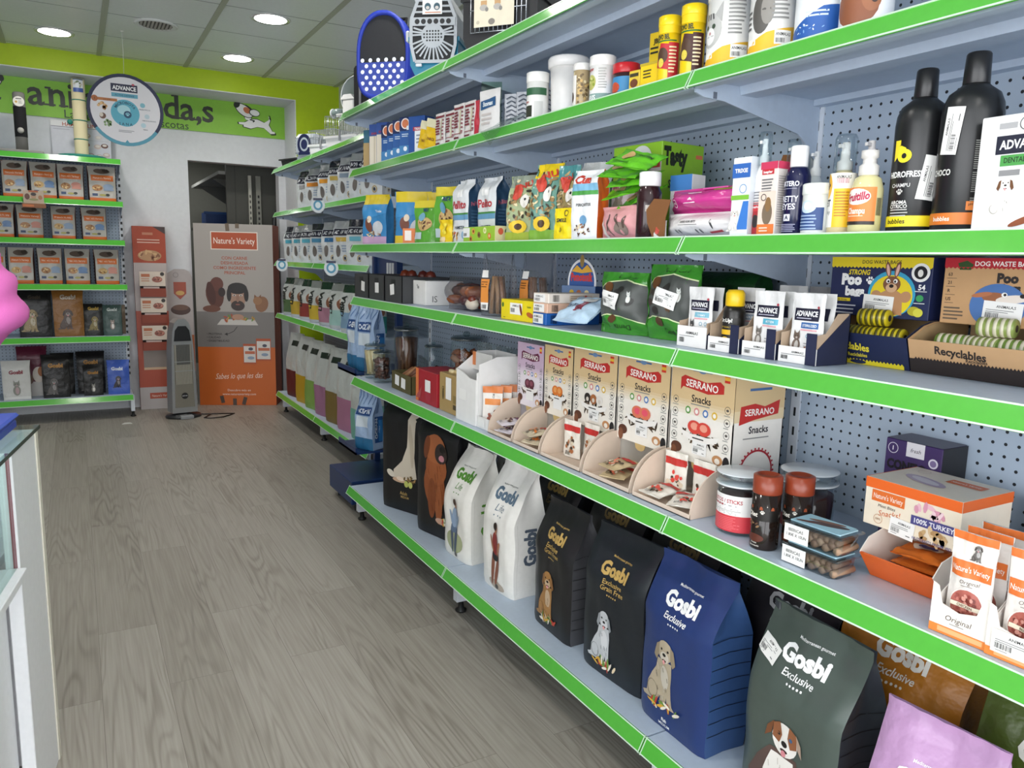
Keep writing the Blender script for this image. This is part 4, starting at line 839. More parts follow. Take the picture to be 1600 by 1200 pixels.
for i, dz in enumerate((0, .0455)):
    t = thing('treat_container', ('lower clear lidded container of brown sticks with a price label', 'upper clear lidded container with a picture on its lid, stacked on the other')[i], 'container', 'stacked lidded treat containers'); w, d, h = .122, .07, .044
    mb = MB(); mb.prism([(-w / 2 + .012, -d / 2), (w / 2 - .012, -d / 2), (w / 2, -d / 2 + .012), (w / 2, d / 2 - .012), (w / 2 - .012, d / 2), (-w / 2 + .012, d / 2), (-w / 2, d / 2 - .012), (-w / 2, -d / 2 + .012)], 0, h - .008, M('e4eaec', .06, 'glass'), lambda u, v, q: (u * (.9 + .1 * q / h), v * (.9 + .1 * q / h), q)); mb.obj('tray_body', t)
    mb = MB(); rr = random.Random(i)
    for k in range(9): x = -w * .4 + w * .1 * k; mb.tube([(x, -d * .4, .009 + .008 * (k % 2)), (x + .004, d * .4, .012 + .008 * (k % 2))], .0075, M(('9a7a62', '84644e', 'a98a70')[k % 3], .6), 7); mb.tube([(x, -d * .38, .024), (x - .004, d * .38, .024)], .006, M(('8e6e56', '7a5a44')[k % 2], .6), 7)
    mb.obj('sticks', t)
    mb = MB(); mb.box(-w / 2 - .004, w / 2 + .004, -d / 2 - .004, d / 2 + .004, h - .008, h - .003, M('dbe6ec', .12, 'glass'), .002); mb.box(-w / 2 + .006, w / 2 - .006, -d / 2 + .006, d / 2 - .006, h - .003, h, M('a9cfdc', .3), .001); A = Art(w, d, 3); A.rect(-.052, -.031, .052, .031, '9cc8d8'); A.ell(.01, 0, .04, .010, '4a3a38', 18); A.ell(.0, .012, .036, .007, '7a5a4a', 16); A.ell(-.02, -.014, .028, .006, '5b4440', 20); mb.art(A, TOP(h)); mb.obj('lid', t)
    mb = MB(); A = Art(); A.rect(-.05, .0, .005, .034, 'f2f1ee'); A.text('IBERICAS', -.024, .0235, .006, '222222', .034); A.text('1.80€ X 10UN', -.022, .0135, .006, '222222', .044); mb.art(A, FRONT(.07)); o = mb.obj('price_sticker', t); o.location = (-.012, 0, .002)
    at(t, 1.243, .952 - .002 * i, S1 + dz, 2 + 2 * i)
# turkey snack dispenser
t = thing('snack_dispenser_box', 'cream and orange dispenser box of turkey snacks, the biggest on its shelf', 'display box'); w, d = .19, .16; z0, z1 = .088, .182; mm = M('efe2cc', .45, 'paper'); om = M('e2651f', .45, 'paper')
mb = MB(); mb.box(-w / 2, w / 2, -d / 2, d / 2, z0, z1, mm, .001); mb.box(-w / 2, w / 2, d / 2 - .06, d / 2, 0, z0, M('d9c8b0', .6, 'paper'))
A = Art(); A.rect(-w / 2, z1 - .02, w / 2, z1, 'e8671f'); A.rect(-w * .42, z0 + .05, -w * .06, z0 + .072, 'e2702c'); A.text("Nature's Variety", -w * .24, z0 + .061, .010, 'f6ede0', w * .32, .006); A.text('Meat Bites', -w * .25, z0 + .043, .006, '4a3a34', None, 0, .2); A.text('Snacks!', -w * .22, z0 + .031, .011, 'd06a34', None, .0, .25, 8); A.ring(-w * .33, z0 + .016, .0095, .0012, 'c9a080', 20); A.text('100%', -w * .33, z0 + .016, .004, 'b08a6a')
A.pile(w * .2, z0 + .056, .028, .012, ('e8b8c4', 'd898ac', 'f2d2d8'), 12, .35); A.rect(w * .02, z0 + .028, w * .49, z0 + .045, '4d4a86'); A.text('100% TURKEY', w * .255, z0 + .0365, .009, 'f4f2f6', w * .4, .02); A.pile(w * .25, z0 + .014, .026, .011, ('c9a878', 'dcc096', 'b58f60'), 14, .4); A.text('NUTRIENTS PRESERVED', w * .25, z0 + .003, .005, '4d4a86', w * .42, .01)
mb.art(A, FRONT(d)); A = Art(); A.rect(-d / 2, z1 - .02, d / 2, z1, 'e2651f'); mb.art(A, RIGHT(w)); mb.art(A, LEFT(w))
A = Art(); A.rect(.0, .02, w * .36, .05, 'e0703a'); A.text("Nature's Variety", w * .18, .035, .009, 'f4e8da', w * .3); A.ell(-.02, -.01, .05, .02, 'b9a6b8', -20); A.ell(-.02, -.01, .035, .012, 'd8cfd4', -20); A.ring(-.06, .05, .012, .0012, 'c9b8a8'); mb.art(A, TOP(z1)); mb.obj('box_body', t)
mb = MB(); mb.prism([(-d / 2 - .065, .052), (-d / 2 - .06, .053), (-d / 2 - .022, .002), (d / 2, .002), (d / 2, 0), (-d / 2 - .026, 0)], -.05, w / 2 - .002, om, lambda u, v, q: (q, u, v))
for s_ in (-1, 1): mb.prism([(-d / 2 - .063, .053), (-d / 2 - .024, .002), (d / 2, .002), (d / 2, .088), (-d / 2, .088), (-d / 2 - .04, .078)], (-.05, w / 2 - .001)[s_ > 0], (-.052, w / 2 - .003)[s_ > 0], M('ece4da', .5, 'paper'), lambda u, v, q: (q, u, v))
mb.obj('tray', t); sticker(t, FRONT(d), -.012, z0 + .012, .05, .034, -4); TURK = t; at(t, 1.412, .835, S1, 0)
for i in range(3):
    o, b = bag('snack_sachet', 'orange sachet lying in the tray of the turkey box, %s layer' % ('bottom', 'middle', 'top')[i], 'snack sachet', .095, .014, .085, 'd8742c', lambda A, w, h: (A.ell(0, h * .55, w * .3, h * .2, 'e8dccc'), A.ell(0, h * .55, w * .2, h * .1, '4d4a86')), None, None, 'pillow', 'orange sachets in the turkey box tray', 130 + i, near=False, crk=.004)
    o.matrix_world = Matrix.Translation((1.372, .812 + .003 * i, S1 + .017 + .019 * i)) @ Matrix.Rotation(R(-90 + 3 * i), 4, 'Z') @ Matrix.Rotation(R(-87), 4, 'X') @ Matrix.Translation((0, 0, -.0425))
def purple(A, w, h): A.ring(-w * .36, h * .72, h * .17, h * .02, 'd8d2e0'); A.text('I', -w * .36, h * .72, h * .12, 'e8e4ee', None, .04); A.rect(-w * .12, h * .55, w * .2, h, 'd9d6da'); A.text('fresh', w * .04, h * .76, h * .12, '2a2030', w * .26, .0, .25); A.ell(w * .36, h * .5, h * .15, h * .15, 'd4cfdc'); A.ell(w * .36, h * .5, h * .1, h * .1, '7a6a94'); A.text('CONEJO', -w * .1, h * .22, h * .28, '141018', w * .7, .05)
class Up:
    """draw a print higher up on a face"""
    def __init__(s, A, dz): s.A, s.dz = A, dz
    def __getattr__(s, k):
        f = getattr(s.A, k); dz = s.dz
        if k in ('ell', 'ring', 'pile', 'dog', 'cat', 'paw', 'lines', 'bars'): return lambda x, z, *a, **q: f(x, z + dz, *a, **q)
        if k == 'text': return lambda t, x, z, *a, **q: f(t, x, z + dz, *a, **q)
        if k == 'rect': return lambda a, b, c, d, e: f(a, b + dz, c, d + dz, e)
        if k in ('poly', 'line'): return lambda p, *a: f([(x, z + dz) for x, z in p], *a)
        return f
o = carton('treat_box', 'purple box with a white badge standing behind the turkey box', 'box', .125, .085, .228, '3d2a5c', lambda A, w, h: purple(Up(A, h * .70), w, h * .3), lambda A, w, h: A.rect(-w / 2, 0, w / 2, h, '1c1a1e'), None, lambda A, w, h: A.rect(-w * .5, -h * .5, w * .5, h * .5, '6a6470')); at(o, 1.539, .945, S1, 0)
# pouch trays at the shelf front
def nvpouch(meat):
    def f(A, w, h):
        A.rect(-w * .5, h * .92, w * .5, h, 'e07434'); A.dog(w * .1, h * .74, h * .17, '6f6a66', '4a4542'); A.rect(-w * .47, h * .56, w * .47, h * .72, 'e07434'); A.text("Nature's Variety", 0, h * .64, h * .055, 'fbf3ea', w * .86, .008); A.text('Original', 0, h * .515, h * .04, '5a4a40', None, -.004, .25); A.lines(-w * .16, h * .475, w * .32, 1, .003, 'a09a94')
        A.ell(0, h * .29, w * .40, h * .165, 'f4efe8', 0, 28); A.ell(0, h * .29, w * .37, h * .15, 'b5655a', 0, 28); A.pile(0, h * .29, w * .30, h * .12, ('9a4a42', 'c4786a', '7a342e', 'd8988a'), 40, .16); A.rect(-w * .34, h * .265, w * .36, h * .305, 'ece2cc'); A.text(meat, 0, h * .285, h * .026, '6a4a34', w * .6, .01)
    return f
for i, (y, meat, lb) in enumerate(((.655, 'CHICKEN', 'printed display tray of white and orange chicken pouches'), (.565, 'BEEF', 'display tray of pouches at the very end of the shelf, price label in front'))):
    t, f = tray('pouch_tray', lb, .088, .15, .12, 'e9e2da', .045, 'pouch display trays', .002)
    f = MB(); f.prism([(-.044, 0), (.044, 0), (.044, .082), (.035, .078), (.027, .05), (.0, .043), (-.027, .05), (-.035, .078), (-.044, .082)], -.077, -.075, M('efeae3', .5, 'paper'), lambda u, v, q: (u, q, v)); A = Art(); A.rect(-.044, 0, .044, .014, 'e8853a'); A.rect(-.03, .004, .04, .012, 'edb07a'); A.text('Original', .0, .03, .009, '5a4a40', None, -.004, .2); A.lines(-.012, .021, .03, 1, .003, 'a09a94'); f.art(A, FRONT(.154)); f.obj('front_wall', t)
    if i: sticker(t, FRONT(.156), .0, .028, .07, .036)
    at(t, 1.272, y, S1, 3)
    for k in range(3):
        o, b = bag('food_pouch', '%s pouch standing %s in the %s' % (('chicken', 'beef')[i], ('in front', 'second', 'at the back')[k], ('chicken pouch tray', 'end pouch tray')[i]), 'pouch', .07, .024, .165, 'e9e4de', nvpouch(meat), None, None, 'pouch', 'wet food pouches in display trays', 140 + 3 * i + k, near=True, crk=.003); at(o, 1.228 + .040 * k, y, S1 + .003, 3)
for k in range(2):
    o, b = bag('food_pouch', 'orange topped pouch lying slanted behind the chicken tray, %s' % ('nearer', 'further')[k], 'pouch', .1, .02, .15, 'ddd5cc', lambda A, w, h: A.rect(-w * .5, h * .86, w * .5, h, 'e07434'), None, None, 'pouch', 'slanted pouches behind the trays', 150 + k, near=False); at(o, 1.545, .69 - .11 * k, S1 + .006, 4, -6)

# ================================================================== third shelf: bins, chews, cat pouches, waste bags
for i, y in enumerate((3.60, 3.385, 3.17)):
    t = thing('treat_bin', 'dark grey open bin with a white price label, %s from the shelf end' % ('first', 'second', 'third')[i], 'bin', 'dark grey treat bins'); w, d, h = .2, .22, .112; m = M('3b3c3e', .5)
    mb = MB(); mb.box(-w / 2, w / 2, -d / 2, d / 2, 0, .003, m); mb.box(-w / 2, w / 2, d / 2 - .003, d / 2, .003, h, m); mb.box(-w / 2, -w / 2 + .003, -d / 2, d / 2, .003, h, m); mb.box(w / 2 - .003, w / 2, -d / 2, d / 2, .003, h, m); mb.box(-w / 2, w / 2, -d / 2, -d / 2 + .003, .003, h, m); mb.box(-.025, .025, -d / 2 - .0006, -d / 2, h * .66, h * .88, DARK); mb.obj('bin_body', t)
    sticker(t, FRONT(d), .03 - .02 * i, .055, .05, .045, -5 + 6 * i, full=False); at(t, 1.305, y, S2)
for i, (y, c) in enumerate(((3.43, '8a3a1c'), (3.345, '7a2f1a'), (3.215, '5a1e16'), (3.13, '6a2a1c'))):
    mb = MB(); mb.blob((0, 0, .055), .036, M(c, .45), 9, None, (1, .9, 1.5)); mb.blob((.01, .008, .108), .026, M(c, .4), 8); o = tag(mb.obj('meat_chew'), 'reddish brown meat chew in the %s grey bin, %s' % (('second', 'third')[i // 2], ('behind', 'in front')[i % 2]), 'dog chew', 'meat chews in the grey bins'); at(o, 1.34, y, S2 + .005 + .0 * i)
o = carton('treat_box', 'plain white box with two dark letters, beside the grey bins', 'box', .135, .17, .1, 'e6e4e0', lambda A, w, h: (A.ell(-.01, h * .72, .01, .006, '8a8a88'), A.ell(-.02, h * .8, .006, .004, 'a0a09e')), lambda A, w, h: A.text('IS', -w * .26, h * .26, h * .26, '1a1a1a', None, -.008)); at(o, 1.328, 2.995, S2)
# clear bag of chews
t = thing('chew_bag', 'crumpled clear bag full of glossy red brown chews and bones', 'treat bag')
mb = MB(); rr = random.Random(9)
for i in range(26): mb.blob((rr.uniform(-.105, .11), rr.uniform(-.045, .05), .032 + rr.uniform(0, .05)), rr.uniform(.024, .036), M(rr.choice(('5a2018', '6e2c1c', '4a1a16', '8a5030')), .22), 9, Matrix.Rotation(rr.uniform(0, 3), 4, 'Z'), (1.5, .8, .8))
mb.blob((.06, -.06, .028), .026, M('d2c6b4', .3), 9, None, (1.4, .8, .9)); mb.obj('chews', t)
b = Bag(.29, .17, .125, 'pillow', 61, .010); mb = b.mesh(M('e6e2e2', .06, 'clear'), None, 14, 12); mb.obj('clear_wrap', t); at(t, 1.315, 2.63, S2, 14)
for i, (x, y, dl, h) in enumerate(((1.262, 2.335, 18, .21), (1.36, 2.235, 18, .215))):
    t = thing('chew_bag', ('tall clear bag of long chews with an orange label, in front', 'second tall clear bag of chews, behind the yellow box')[i], 'treat bag', 'tall clear bags of long chews')
    mb = MB(); rr = random.Random(i + 3)
    for k in range(12): x_ = rr.uniform(-.045, .045); y_ = rr.uniform(-.016, .016); mb.tube([(x_, y_, .008), (x_ * .9, y_, .07), (x_ * .8 + rr.uniform(-.01, .01), y_, .135)], .008, M(rr.choice(('7a5238', '8e6446', '5e3c28', 'a88058')), .4), 6)
    mb.obj('chews', t); b = Bag(.13, .055, h, 'block', 65 + i, .005, 0, .5); mb = b.mesh(M('e4e4e6', .05, 'clear'), None, 10, 14); mb.obj('clear_wrap', t)
    mb = MB(); A = Art(); A.rect(-.06, .045, -.022, .125, 'd98a3c'); A.rect(-.06, .02, -.022, .045, 'f0eeea'); A.bars(-.054, .024, .024, .014); A.lines(-.056, .115, .03, 3, .008, '7a4a1c'); A.rect(-.058, .13, -.028, .155, 'f0eeea'); mb.art(A, b.front, .003, .02); mb.obj('paper_label', t); at(t, x, y, S2, dl)
def yb(A, w, h): A.ell(-w * .44, h * .72, .006, .008, '3a6a2a'); A.rect(-w * .22, h * .3, w * .14, h * .85, 'f3f1ec'); A.bars(-w * .2, h * .4, w * .12, h * .2); A.text('ANIMALA,S', -w * .05, h * .72, h * .1, '2a2a2a', w * .2); A.ell(w * .1, h * .55, w * .03, h * .28, '7a3a1c', 20); A.text('Snacks', w * .33, h * .72, h * .09, '3a6a2a', w * .2); A.ell(w * .36, h * .35, w * .1, h * .12, 'b5602c', -10); A.lines(-w * .42, h * .12, w * .08, 1, .004, '5a5a2a')
o = carton('treat_box', 'flat bright yellow snack box with a price label', 'box', .205, .10, .066, 'e8d21c', yb, None, None, lambda A, w, h: A.rect(-w * .4, -h * .3, w * .4, h * .3, 'd9c218')); at(o, 1.268, 2.128, S2, 2)
for i, (c, lb, h, dz) in enumerate((('1f5fae', 'blue box at the bottom of the stack of three flat boxes', .036, 0), ('e2b9a0', 'peach box in the middle of the stack of three flat boxes', .029, .0365), ('e9ded2', 'cream box on top of the stack of three flat boxes', .029, .066))):
    o = carton('flat_box', lb, 'box', .082, .19, h, c, lambda A, w, h, i=i: (A.rect(-w * .45, h * .1, w * .3, h * .9, 'f0efec'), A.text('ANIMALA,S', -w * .1, h * .68, h * .2, '333333', w * .6), A.bars(-w * .4, h * .2, w * .36, h * .3)), lambda A, w, h, i=i: (A.bars(-w * .42, h * .15, w * .12, h * .7), A.rect(-w * .1, h * .2, w * .34, h * .8, ('2a70c4', 'd0a088', 'dcc8b4')[i]), A.lines(-w * .08, h * .7, w * .4, 3, h * .2, ('e8e8f0', '9a7a68', 'a08a76')[i]), A.rect(w * .2, h * .2, w * .23, h * .8, 'c03a2a')), None, None, 'stack of flat boxes', seed=i); at(o, 1.31, 1.985, S2 + dz, -2 + 2 * i)
t = thing('parakeet_display', 'blue counter display with parakeets and an arched white header', 'display box', None); mb = MB(); mb.box(-.065, .065, -.025, .025, 0, .115, M('22447e', .45, 'paper'), .001)
A = Art(); A.rect(-.065, .085, .065, .115, '6a86b0'); A.ell(0, .06, .06, .03, '2c5494')
for q, c in ((-.028, 'd9b63a'), (.03, 'e2d3a0'), (.0, 'b0683a')): A.ell(q, .065, .012, .028, c, -12); A.ell(q + .003, .094, .009, .009, c)
mb.art(A, FRONT(.05)); mb.obj('box_body', t)
mb = MB(); AR = [(.055 * math.cos(R(a)), .125 + .075 * math.sin(R(a))) for a in range(0, 181, 12)]; mb.prism(AR + [(-.055, .1), (.055, .1)], -.008, -.005, M('efeff2', .45, 'paper'), lambda u, v, q: (u, q, v)); A = Art(); A.poly([(p * .88, .125 + (q - .125) * .88) for p, q in AR] + [(-.048, .112), (.048, .112)], '31599c')
A.text('Pomotonik', 0, .143, .024, 'd23a2a', .084, .05); A.poly([(-.04, .16), (-.02, .18), (0, .165), (.02, .182), (.042, .16), (0, .155)], 'e9b23a'); A.ell(0, .193, .008, .02, 'a08448'); mb.art(A, FRONT(.016)); mb.obj('header_card', t); at(t, 1.41, 2.045, S2, 20)
def lb_(A, w, h): A.text('Abrazos', -w * .22, h * .5, h * .16, '2a2a4a', w * .4, .0, .2); A.dog(w * .1, h * .3, h * .5, '8a3a4a', '5a2a3a'); A.rect(-w * .05, h * .62, w * .3, h * .92, 'eeedea')
o, b = bag('treat_pouch', 'pale blue pouch with a dark red dog, lying tilted on the shelf', 'treat pouch', .14, .04, .12, 'b9d2e6', lb_, None, None, 'pillow', None, 170, crk=.006); o.matrix_world = Matrix.Translation((1.215, 1.825, S2 + .022)) @ Matrix.Rotation(R(-80), 4, 'Z') @ Matrix.Rotation(R(-58), 4, 'X')
# green dental bags
def dental(fl):
    def f(A, w, h):
        A.poly([(-w * .5, h * .26), (-w * .2, h * .32), (w * .1, h * .3), (w * .5, h * .2), (w * .5, h * .8), (w * .1, h * .88), (-w * .25, h * .84), (-w * .5, h * .72)], '4c4f4c')
        A.line([(-w * .5, h * .26), (-w * .2, h * .32), (w * .1, h * .3), (w * .5, h * .2)], .003, 'd8e6b0'); A.line([(w * .5, h * .8), (w * .1, h * .88), (-w * .25, h * .84), (-w * .5, h * .72)], .003, 'd8e6b0')
        for i in range(7): A.ell(w * A.rnd.uniform(-.34, .34), h * A.rnd.uniform(.36, .74), w * .08, h * .05, A.rnd.choice(('3a332c', '5e4630', '6b7a5a', '2c2a28')), A.rnd.uniform(-60, 60), 10)
        A.ell(-w * .2, h * .76, w * .11, h * .07, '6a4322', -30); A.ell(-w * .1, h * .25, w * .1, h * .06, '5c3a1e', 30)
        A.cat(w * .26, h * .52, h * .2, 'dfe2dd'); A.text('Dental', w * .06, h * .12, h * .085, '1a2a14', w * .5, .0, .2, 180 if fl else 0); A.text('Dental Care', w * .1, h * .93, h * .055, '1a2a14', w * .6, .0, .2)
    return f
for i, (x, y, w, h, dl, rx) in enumerate(((1.285, 1.66, .165, .165, 10, 0), (1.30, 1.482, .168, .188, 4, 0))):
    o, b = bag('chew_bag', ('green and clear bag of dental chews slumped beside the blue pouch', 'bigger green and clear dental chew bag next to the cat food trays')[i], 'treat bag', w, .085, h, '3d8a2c', dental(i == 0), None, None, 'pillow', 'green dental chew bags', 172 + i, crk=.009, rough=.16); at(o, x, y, S2, dl, rx)
    sticker(o, b.front, -.02 + .03 * i, h * .56, .07, .042, -8 - 6 * i, maxlen=.02, off=.006)
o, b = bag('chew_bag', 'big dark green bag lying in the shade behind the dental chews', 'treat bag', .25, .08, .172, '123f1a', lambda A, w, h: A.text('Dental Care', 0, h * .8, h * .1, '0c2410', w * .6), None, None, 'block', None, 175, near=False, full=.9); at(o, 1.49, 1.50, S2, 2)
# cat pouch trays
for i, (y, w, lb) in enumerate(((1.345, .096, 'first'), (1.244, .092, 'second'), (1.142, .09, 'third'), (1.042, .092, 'fourth'))):
    t, f = tray('pouch_tray', '%s navy and white display tray for cat food pouches, counted from the dental bags' % lb, w, .09, .10, '1d2340', .03, 'cat pouch trays', .002)
    nv = M('1d2340', .5, 'paper')
    for s_ in (-1, 1): mb = MB(); mb.prism([(-.045, .002), (.042, .002), (.042, .1), (.01, .1), (-.02, .062), (-.045, .058)], s_ * (w / 2 - .0022), s_ * (w / 2 - .0036), M('b9a189', .6, 'paper'), lambda u, v, q: (q, u, v)); mb.obj('inner_lining', t)
    f = MB(); f.box(-w / 2, w / 2, -.0475, -.0455, .0, .048 if i == 0 else .032, M('edebe8', .5, 'paper')); A = Art(seed=i); hh = .048 if i == 0 else .032
    A.text('ANIMALA,S', w * .02, hh * .68, hh * .13, '2c2c2c', w * .42); A.lines(-w * .42, hh * .52, w * .7, 1, .003, '8a8a8a'); A.bars(-w * .42, hh * .2, w * .18, hh * .24)
    if i: A.ell(w * .36, hh * .5, w * .14, hh * .5, 'efe9e2'); A.pile(w * .36, hh * .55, w * .09, hh * .32, ('b5583c', 'd88a68', '8a3a28'), 14, .35)
    f.art(A, FRONT(.095)); f.obj('front_card', t)
    if i in (1, 2, 3): mb = MB(); mb.box(w * .24, w * .5, -.0494, -.0484, .0, .062, nv); mb.obj('corner_post', t)
    at(t, 1.283, y, S2, 0)
def adv(sub, c, pic):
    def f(A, w, h):
        A.rect(-w * .38, h * .60, w * .38, h * .78, '14142c'); A.text('ADVANCE', 0, h * .705, h * .075, 'f4f4f4', w * .66, .03); A.lines(-w * .3, h * .635, w * .6, 1, .004, 'b8b8c8'); A.ell(w * .33, h * .80, w * .04, h * .02, 'b03a4a')
        A.rect(-w * .14, h * .49, w * .40, h * .575, c); A.text(sub, w * .13, h * .532, h * .036, 'f2f4f6', w * .48, .015); A.rect(-w * .14, h * .455, w * .36, h * .475, 'e0a0a8')
        if pic: A.cat(-w * .24, h * .12, h * .36, pic, 'b8b4ae'); A.ring(w * .12, h * .38, w * .06, .0012, '6aa8c0', 12); A.ring(w * .3, h * .38, w * .06, .0012, '6aa8c0', 12)
        A.lines(-.0, h * .27, w * .4, 2, h * .04, 'a8a8a8'); A.pile(w * .12, h * .15, w * .16, h * .06, ('b5785c', '8a4a34'), 10, .3)
    return f
for i, (y, x, sub, c, pic, lb) in enumerate(((1.345, 1.26, 'Urinary', '7fb6c9', '4a4a4c', 'white cat food pouch with a pale blue band in the first tray'), (1.142, 1.26, 'KITTEN', '5aacc4', '7a746e', 'white kitten food pouch with a turquoise band in the third tray'), (1.042, 1.26, 'STERILIZED', '2f5f9c', '6a5a50', 'white cat food pouch with a dark blue band and a grey cat'))):
    for k in range(2):
        lbk = lb if k == 0 else lb.replace('white', ('', 'second white', 'rearmost white')[k], 1)
        o, b = bag('food_pouch', lbk, 'pouch', .076, .022, .135, 'e8e7e6', adv(sub, c, pic) if k == 0 else lambda A, w, h: A.rect(-w * .38, h * .60, w * .38, h * .78, '14142c'), None, None, 'pouch', 'cat food pouches in the trays', 180 + 4 * i + k, crk=.0025, near=k == 0); at(o, x + .03 * k, y, S2 + .003, 3)
o, b = bag('food_pouch', 'white cat food pouch standing behind the dark squeeze bottle', 'pouch', .076, .022, .138, 'd9d9da', adv('ADULT', '8a98a8', None), None, None, 'pouch', 'cat food pouches in the trays', 195, crk=.0025); at(o, 1.311, 1.244, S2 + .003, 2)
def drup(A, r, h): A.rect(-r * 1.4, h * .02, r * 1.4, h * .74, '191613'); A.text('Dr.Up!', 0, h * .68, h * .08, 'f2f0ea', r * 1.5, .03); A.text('JUICY & SALTY', 0, h * .53, h * .035, 'c9a83a', r * 1.5); A.rect(-r * .8, h * .36, r * .8, h * .47, 'e8b820'); A.ell(-r * .1, h * .22, r * .5, h * .09, 'e8c23a', 20); A.rect(-r * .7, h * .06, r * .7, h * .13, 'e6e0d4')
t = bottle('sauce_bottle', 'dark squeeze bottle with a yellow cap in the second tray', 'bottle', [(.022, 0), (.024, .004), (.024, .085), (.019, .098)], '191613', [(.019, .097), (.021, .1), (.021, .125), (.016, .133), (0, .134)], 'eec41c', drup, .0242, None, 'plain', .3); at(t, 1.268, 1.247, S2 + .003)
# dog waste bag dispensers
def wb1(A, w, h):
    A.rect(-w / 2, h * .84, w / 2, h, 'e8d024')
    for i in range(26): x = -w / 2 + w * (i + .5) / 26; A.poly([(x - w / 52, h * .842), (x + w / 52, h * .842), (x, h * .815)], 'e8d024')
    A.text('DOG WASTE BAGS', w * .02, h * .92, h * .06, '2a2a2a', w * .4, .012); A.text('STRONG', -w * .20, h * .745, h * .085, 'e8d024', w * .22, .03, .15); A.text('Poo', -w * .27, h * .62, h * .17, 'f4f4f2', w * .3, .07); A.paw(-w * .08, h * .60, h * .17, 'f4f4f2'); A.text('bags', -w * .23, h * .42, h * .15, 'f4f4f2', w * .32, .06)
    A.ell(w * .14, h * .4, w * .23, h * .38, '3aa0c4', 0, 30); A.ell(w * .14, h * .37, w * .205, h * .34, 'e8d024', 0, 30)
    A.poly([(w * .02, h * .06), (w * .26, h * .06), (w * .25, h * .4), (w * .19, h * .46), (w * .09, h * .46), (w * .03, h * .4)], 'b98a62')
    for s_ in (-1, 1): A.ell(w * (.14 + s_ * .14), h * .36, w * .055, h * .09, 'b98a62', 25 * s_); A.ell(w * (.14 + s_ * .045), h * .80, w * .026, h * .13, '7c5238', -12 * s_); A.ell(w * (.14 + s_ * .045), h * .79, w * .014, h * .10, 'e2b4a8', -12 * s_)
    A.ell(w * .14, h * .56, w * .085, h * .13, '7c5238'); A.ell(w * .14, h * .5, w * .055, h * .075, 'd2aa84'); A.ell(w * .14, h * .53, w * .022, h * .03, '1c1412')
    for s_ in (-1, 1): A.ell(w * (.14 + s_ * .035), h * .61, w * .02, h * .036, 'f4f2ec'); A.ell(w * (.14 + s_ * .032), h * .605, w * .010, h * .02, '1c1412')
    A.ell(w * .40, h * .76, w * .085, h * .15, 'f0efec', 0, 24); A.ell(w * .40, h * .76, w * .06, h * .105, '16161a', 0, 20); A.ell(w * .40, h * .75, w * .025, h * .06, 'e8e6e0'); A.text('54', w * .42, h * .525, h * .085, 'f4f4f2', None, .03); A.lines(w * .36, h * .46, w * .12, 1, .003, 'e0e0e0'); A.ell(w * .41, h * .35, w * .035, h * .055, '3a9a5a'); A.lines(w * .36, h * .27, w * .12, 1, .003, 'e0e0e0'); A.ell(w * .37, h * .14, w * .06, h * .075, 'b8ae2c'); A.ell(w * .41, h * .12, w * .045, h * .07, 'd8d24a')
    A.rect(-w * .48, h * .24, -w * .27, h * .295, 'e8d024'); A.text('Double Strong', -w * .375, h * .268, h * .03, '1d2340', w * .19)
    for i in range(3): A.rect(-w * .48, h * (.15 - .065 * i), -w * .455, h * (.19 - .065 * i), 'e8d024'); A.lines(-w * .44, h * (.17 - .065 * i), w * .26, 1, h * .05, 'd8d8e0')
def wb2(A, w, h):
    A.rect(-w / 2, h * .86, w / 2, h, 'b5202c'); A.text('DOG WASTE BAGS', w * .02, h * .915, h * .07, 'f4efe8', w * .5, .02); A.poly([(-w * .36, h * .82), (-w * .26, h * .82), (-w * .24, h * .9), (-w * .3, h * .96), (-w * .38, h * .92)], '2c4a1e')
    for i in range(26): x = -w / 2 + w * (i + .5) / 26; A.poly([(x - w / 52, h * .862), (x + w / 52, h * .862), (x, h * .835)], 'b5202c')
    A.text('Poo', w * .06, h * .71, h * .13, '2a2320', w * .24, .06); A.paw(w * .22, h * .70, h * .11, '2a2320'); A.text('bags', w * .1, h * .575, h * .1, '2a2320', w * .24, .05)
    A.ell(0, h * .3, w * .24, h * .33, '4a72ac', 0, 30); A.ell(-w * .02, h * .42, w * .12, h * .08, '9a5f3c', -4); A.ell(w * .12, h * .41, w * .14, h * .06, 'e8dcd0', 6); A.ell(w * .2, h * .46, w * .025, h * .03, '1c1412'); A.ell(w * .05, h * .47, w * .025, h * .035, 'f4f2ec'); A.ell(w * .055, h * .47, w * .012, h * .02, '1c1412'); A.ell(-w * .14, h * .46, w * .09, h * .035, 'b5704a', 10); A.ell(w * .3, h * .55, w * .03, h * .03, '9a5aa0', 40)
    for i, s_ in enumerate(('63', '21', 'R', 'US')): A.text(s_, -w * .44, h * (.75 - .125 * i), h * .05, '3a3028', w * .09, .012); A.lines(-w * .47, h * (.69 - .125 * i), w * .1, 1, .002, '6a5a48')
    A.lines(-w * .47, h * .24, w * .18, 4, h * .055, '6a5a48')
